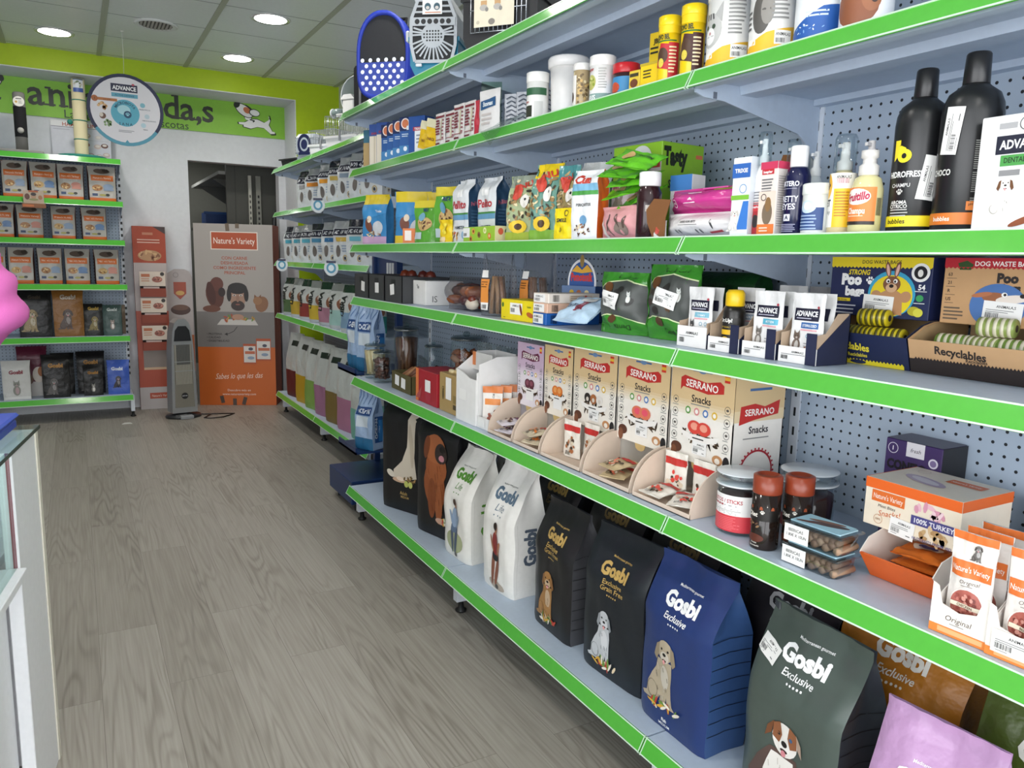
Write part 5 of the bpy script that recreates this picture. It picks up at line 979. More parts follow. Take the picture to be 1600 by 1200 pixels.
for i, (y, w, x, body, inn, trayc, art, lb) in enumerate(((1.006, .225, 1.47, '1d2750', 'b0946c', '1b2446', wb1, 'navy and yellow dog waste bag dispenser with a cartoon dog'), (.768, .205, 1.47, 'c49a6c', 'b0946c', 'c09a70', wb2, 'kraft brown dog waste bag dispenser with a red top band'))):
    t = thing('waste_bag_dispenser', lb, 'display box', 'dog waste bag dispensers'); D = .11; z0, z1 = .092, .212; bm = M(body, .5, 'paper'); im = M(inn, .65, 'paper'); tm = M(trayc, .5, 'paper')
    mb = MB(); mb.box(-w / 2, w / 2, -D / 2, D / 2, z0, z1, bm, .001); mb.box(-w / 2, w / 2, D / 2 - .004, D / 2, 0, z0, im); A = Art(w, z1 - z0, 3); art(A, w, z1 - z0); mb.art(A, lambda a, b, o, D=D, z0=z0: (a, -D / 2 - o, z0 + b)); mb.obj('header_box', t)
    mb = MB(); fy = -D / 2 - .075; mb.box(-w / 2 - .005, w / 2 + .005, fy + .022, D / 2 - .005, 0, .002, tm); mb.box(-w / 2 - .004, w / 2 + .004, fy + .03, D / 2 - .006, .038, .040, im)
    mb.prism([(fy, .062), (fy + .003, .062), (fy + .023, 0), (fy + .02, 0)], -w / 2 - .01, w / 2 + .01, tm, lambda u, v, q: (q, u, v))
    fn = lambda a, b, o: (a, fy + .02 - .02 * b / .062 - o, b); A = Art(seed=2)
    if i == 0:
        A.text('Recyclables', -w * .02, .036, .014, 'e0cf3a', w * .55, .03, .0, -3); A.text('Reciclables', w * .06, .019, .007, 'e0cf3a', w * .3, .02); A.rect(-w / 2, 0, w / 2, .007, 'e0cf2a')
        for k in range(30): x_ = -w / 2 + w * (k + .5) / 30; A.poly([(x_ - w / 60, .0069), (x_ + w / 60, .0069), (x_, .011)], 'e0cf2a')
        A.ell(w * .06, .005, .018, .004, '1b2446')
    else:
        A.rect(-w / 2 - .01, 0, w / 2 + .01, .026, '2a2220'); A.text('Recyclables', -w * .08, .044, .014, '2a2320', w * .6, .03, 0, -3); A.text('Reciclables', w * .06, .033, .006, '2a2320', w * .3, .02)
        for k in range(34): x_ = -w / 2 + w * (k + .5) / 34; A.poly([(x_ - w / 68, .0259), (x_ + w / 68, .0259), (x_, .030)], '2a2220')
    mb.art(A, fn, .0006)
    for s_ in (-1, 1):
        mb.prism([(fy, .062), (fy + .022, .002), (D / 2, .002), (D / 2, .092), (-D / 2, .092), (-D / 2 - .03, .085)], s_ * (w / 2 + .010), s_ * (w / 2 + .007), tm, lambda u, v, q: (q, u, v)); mb.prism([(fy + .004, .06), (fy + .024, .002), (D / 2 - .006, .002), (D / 2 - .006, .09), (-D / 2, .09), (-D / 2 - .03, .083)], s_ * (w / 2 + .0068), s_ * (w / 2 + .0055), im, lambda u, v, q: (q, u, v))
    mb.obj('scoop_tray', t); sticker(t, lambda a, b, o, D=D: (a, -D / 2 - o, b), .005 if i == 0 else .01, z0 + .026, .068, .036, -3); at(t, x, y, S2, 0)
    rc = ('d8c62a', 'c9b620') if i == 0 else ('6d8a3a', '8a9a52')
    for k, (u, v, zz, rz) in enumerate(((-.062, -.106, .0585, 8), (.0, -.106, .0585, -6), (.062, -.106, .0585, 6), (.02, -.106, .0935, 10))):
        mb = MB(); c = M(rc[k % 2], .35, 'foil'); x_ = Matrix.Rotation(R(rz), 4, 'Z') @ Matrix.Rotation(R(90), 4, 'Y') @ Matrix.Translation((0, 0, -.03)); mb.lathe([(.006, 0), (.015, 0), (.017, .003), (.017, .057), (.015, .06), (.006, .06)], c, 18, (0, 0), True, x_); mb.lathe([(0, -.0005), (.0065, -.0005), (.0065, .0605), (0, .0605)], M('2a261c', .6), 10, (0, 0), False, x_)
        for q in range(5): mb.lathe([(.0172, .006 + .011 * q), (.0175, .009 + .011 * q), (.0172, .012 + .011 * q)], M('5a5418' if i == 0 else 'd8d2b8', .4), 18, (0, 0), True, x_)
        o = tag(mb.obj('waste_bag_roll'), '%s roll of dog waste bags in the %s dispenser, %s' % (('yellow printed', 'green printed')[i], ('navy', 'kraft')[i], ('bottom row, far end', 'bottom row, middle', 'bottom row, near end', 'upper row, far', 'upper row, near')[k]), 'waste bag roll', 'waste bag rolls in the dispensers'); at(o, x + v + .026, y - u * .88, S2 + zz, 0); o.location.z = S2 + zz
for i in range(2):
    o, b = bag('food_pouch', 'white pouch lying on top of the pouches behind the kitten tray' if i == 0 else 'grey pouch leaning behind the fourth cat tray', 'pouch', .075, .03, .14, ('dcdcda', '8a8a8c')[i], None, None, None, 'pouch', None, 198 + i, near=False); at(o, 1.47, 1.27 - .085 * i, S2 + .006, 4, -4)

# ================================================================== fourth shelf: bird seed, rodent food, shampoos
SG = 'packs on the shelf above the snack boxes'
def seedbag(top, mid, low, fr):
    def f(A, w, h):
        A.rect(-w * .5, h * .78, w * .5, h, top); A.poly([(-w * .5, h * .5), (w * .5, h * .62), (w * .5, h * .8), (-w * .5, h * .8)], mid); A.rect(-w * .5, 0, w * .5, h * .16, low)
        A.ell(-w * .2, h * .38, w * .13, h * .14, '7a4a3a', 20); A.ell(-w * .16, h * .5, w * .08, h * .07, 'e8d8c0'); A.ell(w * .16, h * .32, w * .2, h * .15, fr); A.pile(w * .05, h * .2, w * .3, h * .06, ('c9a860', '8a5a3c', 'e8d8a8'), 14, .22); A.text('Trixie', w * .2, h * .66, h * .05, 'f0f0f4', w * .3, .02)
    return f
for i, (x, y, w, d, h, dl, lb) in enumerate(((1.245, 3.50, .15, .06, .228, 28, 'blue and yellow bird seed bag at the far shelf end'), (1.285, 3.16, .17, .075, .222, 45, 'blue and yellow bird seed bag with its front turned to the shop door'), (1.37, 3.02, .16, .07, .215, 45, 'blue and yellow bird seed bag half hidden behind the orange packet'))):
    o, b = bag('bird_seed_bag', lb, 'pet food bag', w, d, h, '3f88bf', seedbag('e0c62a', '3f8fc8', 'c9a4c4' if i == 0 else 'e8c83a', 'c9ccd0'), None, None, 'pouch' if i else 'block', 'blue and yellow bird seed bags', 210 + i, near=True, crk=.006, rough=.22, topcol='d9c02a'); at(o, x, y, S3, dl)
o = carton('treat_box', 'small orange packet in front of the blue bird seed bags', 'box', .10, .03, .062, 'e0824a', lambda A, w, h: (A.rect(-w * .4, h * .2, -w * .1, h * .85, 'f0e8e0'), A.ell(w * .2, h * .5, w * .16, h * .28, 'b5402c')), lambda A, w, h: A.rect(-w / 2, 0, w / 2, h, 'f0c8a0')); at(o, 1.238, 3.03, S3, 42)
def greenseed(A, w, h): A.rect(-w * .5, h * .84, w * .5, h, 'd8c63a'); A.text('MIX', 0, h * .78, h * .08, '2c4a6a', w * .6, .03); A.ell(0, h * .45, w * .3, h * .16, 'c9a870'); A.pile(0, h * .45, w * .24, h * .12, ('8a5a3c', 'd8c080', '5a3c28'), 20, .2); A.ell(-w * .1, h * .62, w * .12, h * .1, '6aa0b8', 20); A.rect(-w * .4, h * .1, -w * .05, h * .26, 'b8c8cc')
for i, (x, y, lb) in enumerate(((1.25, 2.93, 'green seed bag leaning against the second green one'), (1.28, 2.765, 'green seed bag with a yellow top, next to the white hamster food'))):
    o, b = bag('seed_bag', lb, 'pet food bag', .135, .06, (.17, .215)[i], '5da33a', greenseed, None, None, 'block' if i else 'pouch', 'green seed bags', 215 + i, near=False, crk=.006, rough=.2, topcol='d8c63a'); at(o, x, y, S3, 24)
o, b = bag('treat_pouch', 'small yellow crumpled pouch in front of the green seed bags', 'treat pouch', .08, .02, .085, 'e8c81c', lambda A, w, h: (A.ell(0, h * .6, w * .22, h * .25, 'f0dc4a'), A.rect(-w * .45, 0, w * .1, h * .25, 'e0c89a')), None, None, 'pouch', None, 218, crk=.008, near=False); at(o, 1.22, 2.68, S3, 10)
def pell(A, w, h): A.text('Pellito', 0, h * .60, h * .12, 'b5323a', w * .9, .03); A.rect(-w * .5, h * .36, w * .5, h * .44, '6a9cc0'); A.rect(-w * .5, h * .44, w * .5, h * .47, '4c8a4a'); A.text('HAMSTER', w * .05, h * .24, h * .05, '2a3a4a', w * .6, .02); A.pile(-w * .15, h * .13, w * .3, h * .07, ('b5483a', 'd8a85a', '6a4a3a', 'e8e0d0'), 16, .24); A.ell(w * .3, h * .12, w * .12, h * .06, '8ab0cc'); A.rect(-w * .2, h * .72, w * .2, h * .84, 'f4f4f2')
def pells(A, w, h): A.rect(-w * .5, 0, w * .5, h, '23405c'); A.text('Pellito', 0, h * .62, w * .2, 'b0586a', h * .2, .02, 0, 10); A.lines(-w * .3, h * .5, w * .6, 6, h * .05, '3c5a78')
for i, (x, y, lb) in enumerate(((1.268, 2.60, 'white and navy hamster food bag, nearer the green seed bags'), (1.30, 2.455, 'second white and navy hamster food bag, behind the lime green tray'))):
    o, b = bag('hamster_food_bag', lb, 'pet food bag', .122, .07, .226, 'dfe2e4', pell, pells, None, 'block', 'white and navy hamster food bags', 220 + i, crk=.004, sidecol='23405c', full=.8); at(o, x, y, S3, 3)
def fruit(A, w, h):
    A.rect(-w * .5, h * .3, -w * .28, h * .95, 'f0efec'); A.bars(-w * .48, h * .4, w * .1, h * .2)
    for x, z, c, c2 in ((-.16, .7, 'e0a04a', '7a3a1c'), (.02, .45, '8a6a3c', '5a4020'), (.2, .72, 'e8e8b0', 'b8c860'), (.34, .35, 'd87a2c', 'e8c89a'), (-.24, .2, 'c98a3c', '5a3a1c')): A.ell(w * x, h * z, w * .05, h * .2, c, -20); A.ell(w * x, h * z, w * .025, h * .1, c2, -20)
o = carton('treat_tray', 'low lime green tray printed with tropical fruit', 'box', .235, .07, .05, '9cc43c', fruit, lambda A, w, h: (A.rect(-w / 2, 0, w / 2, h, 'd8cf9c'), A.ell(-w * .2, h * .65, w * .14, h * .22, 'c9583c'), A.ell(w * .15, h * .65, w * .14, h * .22, '4a6a5a'))); at(o, 1.228, 2.36, S3, 0)
def mix(c):
    def f(A, w, h):
        A.pile(0, h * .5, w * .46, h * .44, ('b59a6a', '7a6a48', 'e0d2a8', '3a3428', '9a7a4c'), 70, .09); A.rect(-w * .5, 0, w * .5, h * .14, c); A.ell(w * .0, h * .22, w * .32, h * .1, 'e8c43a', 0, 12); A.ell(0, h * .22, w * .12, h * .05, '4a3420'); A.ell(-w * .1, h * .74, w * .2, h * .12, 'd04a3a', 30); A.text('MENU', 0, h * .82, h * .09, 'c03a2a', w * .7, .03, 0, 24); A.ell(w * .2, h * .6, w * .14, h * .1, 'e8e4dc', -20); A.ell(w * .24, h * .63, w * .03, h * .02, '202020')
    return f
o, b = bag('seed_bag', 'dark brown seed bag standing in the shade behind the clear seed mix', 'pet food bag', .17, .08, .245, '3a2a20', lambda A, w, h: A.pile(0, h * .5, w * .4, h * .4, ('4a3a2c', '2a2018', '6a4a34'), 50, .1), None, None, 'block', SG, 224, near=False, crk=.007); at(o, 1.43, 2.33, S3, 10)
for i, (x, y, w, h, c, lb) in enumerate(((1.258, 2.162, .12, .205, '9cae3c', 'clear bag of seed mix with a sunflower and red lettering'), (1.256, 2.02, .105, .228, '7aa83a', 'seed mix bag with a bright yellow folded top'), (1.272, 1.925, .07, .215, '6ca83a', 'narrow seed bag with parrot colours beside the grey and white pet food bag'))):
    o, b = bag('seed_bag', lb, 'pet food bag', w, (.06, .055, .04)[i], h, ('a8b48c', '6f9a8c', '9a8a5c')[i], mix(c), None, None, 'block', 'clear seed mix bags', 226 + i, crk=.007, rough=.15, topcol=('8a9484', 'e0c420', '4a8a8c')[i], full=.6, flop=(0, .2, 0)[i]); at(o, x, y, S3, 18)
def novo(A, w, h): A.text('NOVOPET', 0, h * .80, h * .07, '2a2a2c', w * .86, .03, 0, -6); A.ell(0, h * .66, w * .3, h * .02, '2a2a2c', -12); A.ell(0, h * .38, w * .36, h * .2, '9aa09c'); A.ell(-w * .05, h * .42, w * .2, h * .14, 'e2e2de'); A.ell(w * .04, h * .5, w * .05, h * .03, '2c2c2c'); A.ell(w * .2, h * .3, w * .1, h * .1, 'c9c6a8')
o, b = bag('pet_food_bag', 'grey and white pet food bag leaning behind the small yellow packet', 'pet food bag', .115, .055, .222, 'd3d5d4', novo, None, None, 'block', SG, 230, crk=.006); at(o, 1.352, 1.905, S3 + .006, 18, 0, 2)
o, b = bag('treat_pouch', 'small yellow packet at the shelf edge before the red lettered cup food', 'treat pouch', .08, .02, .088, 'ecd41a', lambda A, w, h: (A.text('SMILE', -w * .05, h * .62, h * .12, '2a2a1c', w * .5, .03), A.ring(w * .15, h * .84, h * .1, h * .03, '4a3a2c'), A.ell(-w * .1, h * .32, w * .08, h * .08, '8a7a2c'), A.ell(-w * .1, h * .32, w * .04, h * .04, 'ecd41a')), None, None, 'pouch', None, 231, near=True, crk=.004); at(o, 1.21, 1.862, S3, 6)
def cup(A, w, h): A.text('Cup', -w * .05, h * .86, h * .12, 'c03a2c', w * .7, .05); A.rect(-w * .5, h * .70, w * .5, h * .80, '7ab0d0'); A.rect(-w * .5, h * .64, w * .5, h * .70, '4c9a4a'); A.text('PERIQUITOS', 0, h * .5, h * .04, '3a3a3c', w * .8, .02); A.ell(0, h * .28, w * .14, h * .07, '6a9ac0'); A.pile(0, h * .14, w * .36, h * .08, ('8a5a3c', 'e0d0b0', '5a4030'), 24, .16)
o, b = bag('pet_food_bag', 'white pet food bag with the red word Cup and an orange side', 'pet food bag', .095, .05, .185, 'e4e6e8', cup, lambda A, w, h: A.rect(-w / 2, 0, w / 2, h, 'e0661f'), None, 'block', SG, 232, crk=.004, sidecol='d9621f', full=.85); at(o, 1.234, 1.772, S3, 14)
def tasty(A, w, h):
    A.poly([(-w * .5, h * .62), (-w * .1, h * .72), (w * .1, h * .80), (w * .5, h * .84), (w * .5, h * .2), (-w * .5, h * .2)], 'ecdde2'); A.poly([(w * .0, h * .5), (w * .5, h * .68), (w * .5, h * .3), (w * .1, h * .35)], 'd9a0bc'); A.text('Tasty', -w * .36, h * .86, h * .09, '1c2418', w * .3, .03); A.text('MultiDrops', -w * .16, h * .58, h * .09, 'b53a72', w * .64, .04); A.ell(w * .1, h * .86, w * .2, h * .12, 'cfd2d0', 0, 20); A.rect(w * .25, h * .74, w * .48, h * .8, 'c04a3a')
    A.ell(-w * .36, h * .34, w * .12, h * .12, 'b3a594'); A.ell(-w * .4, h * .48, w * .03, h * .09, 'a8988a', 10); A.ell(-w * .28, h * .48, w * .03, h * .09, 'a8988a', -20); A.lines(-w * .12, h * .42, w * .2, 4, h * .03, '7a6a6a')
def tastys(A, w, h): A.text('Tasty', -w * .18, h * .86, h * .17, '16200e', w * .56, .06); A.text('Sensimax', -w * .08, h * .58, h * .08, '16200e', w * .5, .03); A.line([(-w * .02, h * .55), (w * .1, h * .48), (w * .45, h * .42)], .002, '16200e'); A.rect(w * .3, h * .86, w * .46, h * .9, 'd0704a')
o = carton('rodent_treat_box', 'big lime green box of rodent drops with a rabbit picture', 'box', .185, .155, .25, '86b82a', tasty, tastys); at(o, 1.395, 1.69, S3, 5)
for i in range(5):
    o, b = bag('snack_sachet', 'bright green sachet in the slumped pile before the lime green box, layer %s' % ('one', 'two', 'three', 'four', 'five')[i], 'snack sachet', .13, .013, .085, '67c02a', lambda A, w, h: (A.text('RODI', w * .2, h * .6, h * .14, '2c4a1c', w * .36, .03), A.ell(-w * .2, h * .5, w * .14, h * .2, 'c9a870'), A.lines(-w * .4, h * .2, w * .5, 2, h * .08, '3f8a1c')), None, None, 'pillow', 'green sachets in a pile', 240 + i, crk=.006, near=False, rough=.2)
    o.matrix_world = Matrix.Translation((1.262, 1.60 + .035 * (i % 2), S3 + .098)) @ Matrix.Rotation(R(-88 + 3 * i), 4, 'Z') @ Matrix.Rotation(R(-12 + 6 * i), 4, 'Y') @ Matrix.Rotation(R(-62), 4, 'X') @ Matrix.Translation((0, -.0255 * i - .002, -.03))
def pinkb(A, w, h): A.line([(-w * .2, h * .1), (-w * .12, h * .75)], .006, '4a3a34'); A.line([(-w * .08, h * .1), (-w * .2, h * .6)], .005, '6a5a50'); A.ell(w * .15, h * .3, w * .16, h * .2, '8a7a70'); A.ell(w * .1, h * .55, w * .03, h * .22, '5a4a42', 20); A.ell(w * .24, h * .5, w * .03, h * .2, '5a4a42', -20); A.ell(-w * .3, h * .3, w * .06, h * .3, 'd9cfc8', 20)
o, b = bag('hay_bag', 'salmon pink bag with long eared rabbit drawings under the green sachets', 'treat bag', .165, .06, .083, 'd99a9c', pinkb, None, None, 'pillow', SG, 246, crk=.005); at(o, 1.238, 1.628, S3, 0)
t = bottle('brown_bottle', 'dark brown bottle with a white screw cap', 'bottle', [(.028, 0), (.03, .003), (.03, .108), (.024, .122), (.022, .126)], '2c1418', [(.0245, .124), (.0265, .126), (.0265, .156), (.024, .158), (0, .158)], 'f2f2f0', lambda A, r, h: A.rect(r * .6, h * .5, r * 1.4, h * .62, 'b8b0a8'), .03, None, 'plain', .12); at(t, 1.232, 1.517, S3)
o = carton('pet_product_box', 'white box with a blue top just behind the brown bottle', 'box', .068, .05, .155, 'e9e6e6', lambda A, w, h: (A.rect(-w / 2, h * .76, w / 2, h, '3f78b8'), A.text('TRIXIE', -w * .1, h * .66, h * .05, 'a03a3a', w * .7, .03)), None); at(o, 1.33, 1.492, S3, 8)
t, f = tray('product_tray', 'brown cardboard tray with a raised flap behind the pink wipes', .22, .14, .06, '8a5c34'); f.obj('front_wall', t)
mb = MB(); mb.prism([(-.1, .06), (-.03, .06), (-.02, .11), (-.055, .205), (-.11, .20)], .062, .065, M('8a5a30', .7, 'paper'), lambda u, v, q: (-u, q, v)); mb.obj('flap', t); at(t, 1.44, 1.41, S3)
mb = MB(); mb.prism([(0, 0), (.06, .01), (.075, .05), (.02, .055), (-.005, .03)], -.001, .001, M('7a4e28', .7, 'paper'), lambda u, v, q: (u, q, v)); mb.prism([(.0, .0), (.02, -.035), (.06, -.035), (.06, .01)], -.001, .001, M('7a4e28', .7, 'paper'), lambda u, v, q: (u, q, v)); o = tag(mb.obj('cardboard_flap'), 'torn brown cardboard flap leaning beside the brown bottle', 'cardboard'); at(o, 1.205, 1.487, S3 + .036, 4)
o, b = bag('treat_pouch', 'tiny white packet with a red picture at the foot of the brown bottle', 'treat pouch', .04, .02, .04, 'd8d4d0', lambda A, w, h: A.ell(0, h * .5, w * .2, h * .3, 'b5483a'), None, None, 'pouch', None, 247, near=False, crk=.002); at(o, 1.215, 1.452, S3, 10)
def wipes(c, dk):
    def f(A, w, h):
        if dk: A.ring(-w * .32, h * .4, h * .17, h * .03, 'f0d8e4'); A.text('WIPES', -w * .32, h * .4, h * .08, 'f0d8e4', h * .26, .02); A.rect(-w * .14, h * .36, w * .05, h * .8, 'ead6e2'); A.ell(w * .3, h * .9, w * .14, h * .07, '9ab83a')
        else:
            A.text('WIPES FOR PETS', -w * .08, h * .62, h * .09, '4a4a4c', w * .5, .02); A.lines(-w * .2, h * .5, w * .3, 1, h * .05, '6a6a6c')
            for x in (-.25, -.2, .02, .07): A.ell(w * x, h * .24, w * .012, h * .08, '6a6a6c', 20)
            A.poly([(w * .16, h * .14), (w * .32, h * .2), (w * .32, h * .27), (w * .16, h * .2)], 'c0404a'); A.ell(w * .22, h * .5, w * .01, h * .2, '3a3a3c', 12)
    return f
for i, (z, c, lb, x) in enumerate(((0, 'e6e2e0', 'white pack of pet wipes lying on the shelf', 1.225), (.056, 'c83a8c', 'bright pink pack of pet wipes lying on the white one', 1.235))):
    o, b = bag('wipes_pack', lb, 'wipes pack', .235, .10, .055, c, wipes(c, i == 1), None, None, 'pillow', 'packs of pet wipes', 250 + i, crk=.004, rough=.22); b.kind = 'pillow'; at(o, x + .03, 1.335 + .012 * i, S3 + z, 4 - 5 * i, 0, 0)
    if i: mb = MB(); mb.box(-.05, .03, -.02, .03, .0, .004, M('d85aa4', .3), .001); q = mb.obj('opening_label', o); q.location = (.05, 0, .05)
o, b = bag('treat_pouch', 'grey-white pouch slumped on the brown tray above the pink wipes', 'treat pouch', .12, .03, .12, 'b5b6b2', None, None, None, 'pouch', SG, 253, near=False); at(o, 1.42, 1.36, S3 + .075, 20, -30)
o = carton('pet_product_box', 'tall white and blue tube box with a white dog picture', 'box', .046, .036, .158, 'e6ecf2', lambda A, w, h: (A.rect(-w / 2, h * .74, w / 2, h * .92, '2f63b0'), A.text('TRIXIE', 0, h * .83, h * .05, 'f2f2f4', w * .8, .03), A.ell(w * .15, h * .6, w * .2, h * .07, 'dfe6ec'), A.ring(w * .15, h * .6, w * .2, .0015, '5a8ac0'), A.rect(-w / 2, h * .46, w * .5, h * .52, '7ab83c'), A.poly([(-w * .1, h * .08), (w * .5, h * .08), (w * .5, h * .44), (w * .2, h * .44)], '3a78c8'), A.dog(-w * .24, h * .06, h * .3, 'e4e0da', 'cfc8c0')), lambda A, w, h: A.rect(-w / 2, 0, w / 2, h, 'dfe4ea')); at(o, 1.222, 1.192, S3, 4)
def spraycap(r, h0, c1='eef0f0'): return [(r * .95, h0), (r, h0 + .002), (r, h0 + .016), (r * .62, h0 + .02), (r * .6, h0 + .034), (r * .5, h0 + .036), (r * .5, h0 + .05), (0, h0 + .051)]
def spray(name, label, x, y, r, h, col, art, kind='plain', capc='eef0f0', dl=0, clearcap=True, fill=None):
    hb = h - .056; t = bottle(name, label, 'spray bottle', [(r * .9, 0), (r, .003), (r, hb * .82), (r * .55, hb)], col, spraycap(r * .6, hb - .002), capc, art, r, None, kind, .2, fill=fill)
    mb = MB(); mb.box(-.003, .003, -r * .62 - .004, -r * .2, hb + .038, hb + .044, M(capc, .3)); mb.obj('nozzle', t)
    if clearcap: mb = MB(); mb.lathe([(r * .86, hb - .004), (r * .86, hb + .055), (r * .7, hb + .062), (0, hb + .063)], M('e8eef0', .05, 'glass'), 20); mb.obj('clear_cap', t)
    at(t, x, y, S3, dl); return t
spray('spray_bottle', 'slim white spray bottle with a red lower label and clear cap', 1.232, 1.158, .0155, .2, 'e9e9ea', lambda A, r, h: (A.rect(-r * 1.5, h * .02, r * 1.5, h * .34, 'a8242c'), A.rect(-r * 1.5, h * .34, r * 1.5, h * .46, 'c8343c'), A.ell(0, h * .2, r * .6, h * .09, '2a2426'), A.text('beaphar', 0, h * .4, h * .03, 'f2f2f2', r * 1.4, .02), A.lines(-r * .6, h * .6, r * 1.2, 5, h * .04, '8a8a90')))
def beaph(A, w, h): A.rect(-w / 2, h * .90, w / 2, h, 'c83a5c'); A.rect(-w * .4, h * .83, w * .3, h * .9, 'c02a34'); A.text('beaphar', -w * .05, h * .865, h * .035, 'f4f4f4', w * .6, .03); A.lines(-w * .38, h * .76, w * .7, 5, h * .04, '6a6a6c'); A.rect(-w / 2, 0, w / 2, h * .6, 'e8d2c4'); A.ell(w * .05, h * .3, w * .3, h * .16, '7a6a58'); A.ell(w * .08, h * .42, w * .18, h * .1, '8a6a44'); A.ring(-w * .2, h * .52, w * .16, .0015, '3a3a3a'); A.rect(-w / 2, 0, w / 2, h * .15, 'e07a3c'); A.lines(-w * .36, h * .1, w * .5, 2, h * .04, 'f2d8c4')
o = carton('pet_product_box', 'white and pink care box with a cat and dog picture', 'box', .043, .038, .142, 'e4dcd6', beaph, lambda A, w, h: (A.rect(-w / 2, h * .9, w / 2, h, 'c83a5c'), A.lines(-w * .4, h * .8, w * .8, 22, h * .032, 'a09a9a', h * .01))); at(o, 1.224, 1.118, S3)
spray('spray_bottle', 'white capped spray bottle peeping over the pink care box', 1.335, 1.175, .016, .197, 'cfd6da', None)
t = bottle('shampoo_bottle', 'dark blue shampoo bottle with a white cap', 'bottle', [(.022, 0), (.024, .003), (.024, .11), (.02, .124), (.014, .13)], '14163e', [(.015, .128), (.0165, .13), (.0165, .166), (.015, .168), (0, .168)], 'f2f2f2', lambda A, r, h: (A.text('ARTERO', 0, h * .74, h * .07, 'e4e4ee', r * 1.7, .03), A.lines(-r * .8, h * .67, r * 1.6, 1, .002, 'a8a8c0'), A.text('PRETTY', 0, h * .52, h * .085, 'e4e4ee', r * 1.7, .02), A.text('EYES', 0, h * .41, h * .085, 'e4e4ee', r * 1.5, .02), A.rect(-r * .3, h * .2, r * .3, h * .3, 'e0e0ea'), A.text('A', 0, h * .25, h * .06, '14163e', None, .03), A.lines(-r * .8, h * .15, r * 1.6, 5, h * .025, '9a9ab8')), .024, None, 'plain', .1); at(t, 1.23, 1.068, S3)
spray('spray_bottle', 'white pump spray standing behind the dark blue shampoo bottle', 1.335, 1.115, .017, .18, 'd8dde0', None, clearcap=False)
t = bottle('wipes_tub', 'short white tub with a blue label', 'tub', [(.026, 0), (.028, .003), (.028, .074)], 'e9ece8', [(.0285, .073), (.0295, .075), (.0295, .092), (.027, .094), (0, .094)], 'edf0ea', lambda A, r, h: (A.rect(-r * 1.2, h * .1, r * 1.1, h * .66, '27467e'), A.ell(0, h * .68, r * .6, h * .16, 'c4d8e4'), A.ell(0, h * .7, r * .3, h * .1, 'f0f4f4'), A.lines(-r * .9, h * .46, r * 1.6, 5, h * .08, '9ab0d0')), .028, None); at(t, 1.232, 1.018, S3)
spray('spray_bottle', 'yellow labelled pet spray with an orange paw print', 1.228, .963, .0225, .17, 'd8c89a', lambda A, r, h: (A.rect(-r * 1.5, h * .1, r * 2.2, h * .94, 'f2efe6'), A.rect(0, h * .1, r * 1.7, h * .7, 'ecc02c'), A.ell(-r * .75, h * .74, r * .55, h * .2, 'f0b83a'), A.paw(-r * .75, h * .74, r * .8, '4a2a14'), A.text('PET', -r * .7, h * .48, h * .1, '2a2a2c', r * .9, .04), A.text('Spray', -r * .7, h * .34, h * .06, '8a8a88', r), A.bars(r * .2, h * .78, r * .9, h * .08, 'b04a6a'), A.text('ANIMALA,S', r * .7, h * .88, h * .05, '2a2a2c', r * 1.1), A.lines(r * .15, h * .64, r * 1.2, 9, h * .045, 'b8801c')), 'plain', 'dcd8d4')
spray('spray_bottle', 'magenta bottle with a clear top hidden behind the shampoo pump', 1.288, .955, .02, .178, '8a1c4a', None, capc='e0dcda', clearcap=False)
t = bottle('shampoo_bottle', 'clear shampoo bottle with an orange label and pump top', 'bottle', [(.024, 0), (.027, .004), (.027, .075), (.022, .094), (.014, .1)], 'd6cf9a', [(.015, .099), (.0165, .101), (.0165, .116), (.011, .12), (.011, .128), (.0145, .13), (.0145, .142), (0, .144)], 'd9d6d2', lambda A, r, h: (A.rect(-r * 1.25, h * .14, r * 1.25, h * .78, 'e8833c'), A.ell(0, h * .62, r * .9, h * .14, 'f2ece4'), A.text('Fruitillo', 0, h * .62, h * .13, 'b5244a', r * 1.6, .04, .2, 6), A.text('Champu', 0, h * .38, h * .1, 'f6ece0', r * 1.2, .03), A.lines(-r * .6, h * .29, r * 1.2, 1, .003, 'f2d8b8'), A.rect(-r * 1.25, h * .14, r * 1.25, h * .2, '2a2420'), A.bars(r * 1.3, h * .3, r * .4, h * .3)), .0272, None, 'plain', .14, 'plain', capname='pump'); at(t, 1.225, .910, S3)
BP = lambda r, h: [(r * .94, 0), (r, .004), (r, h * .66), (r * .96, h * .72), (r * .82, h * .775), (r * .5, h * .815), (r * .42, h * .83)]
BC = lambda r, h: [(r * .42, h * .825), (r * .44, h * .83), (r * .40, h * .99), (r * .36, h), (0, h)]
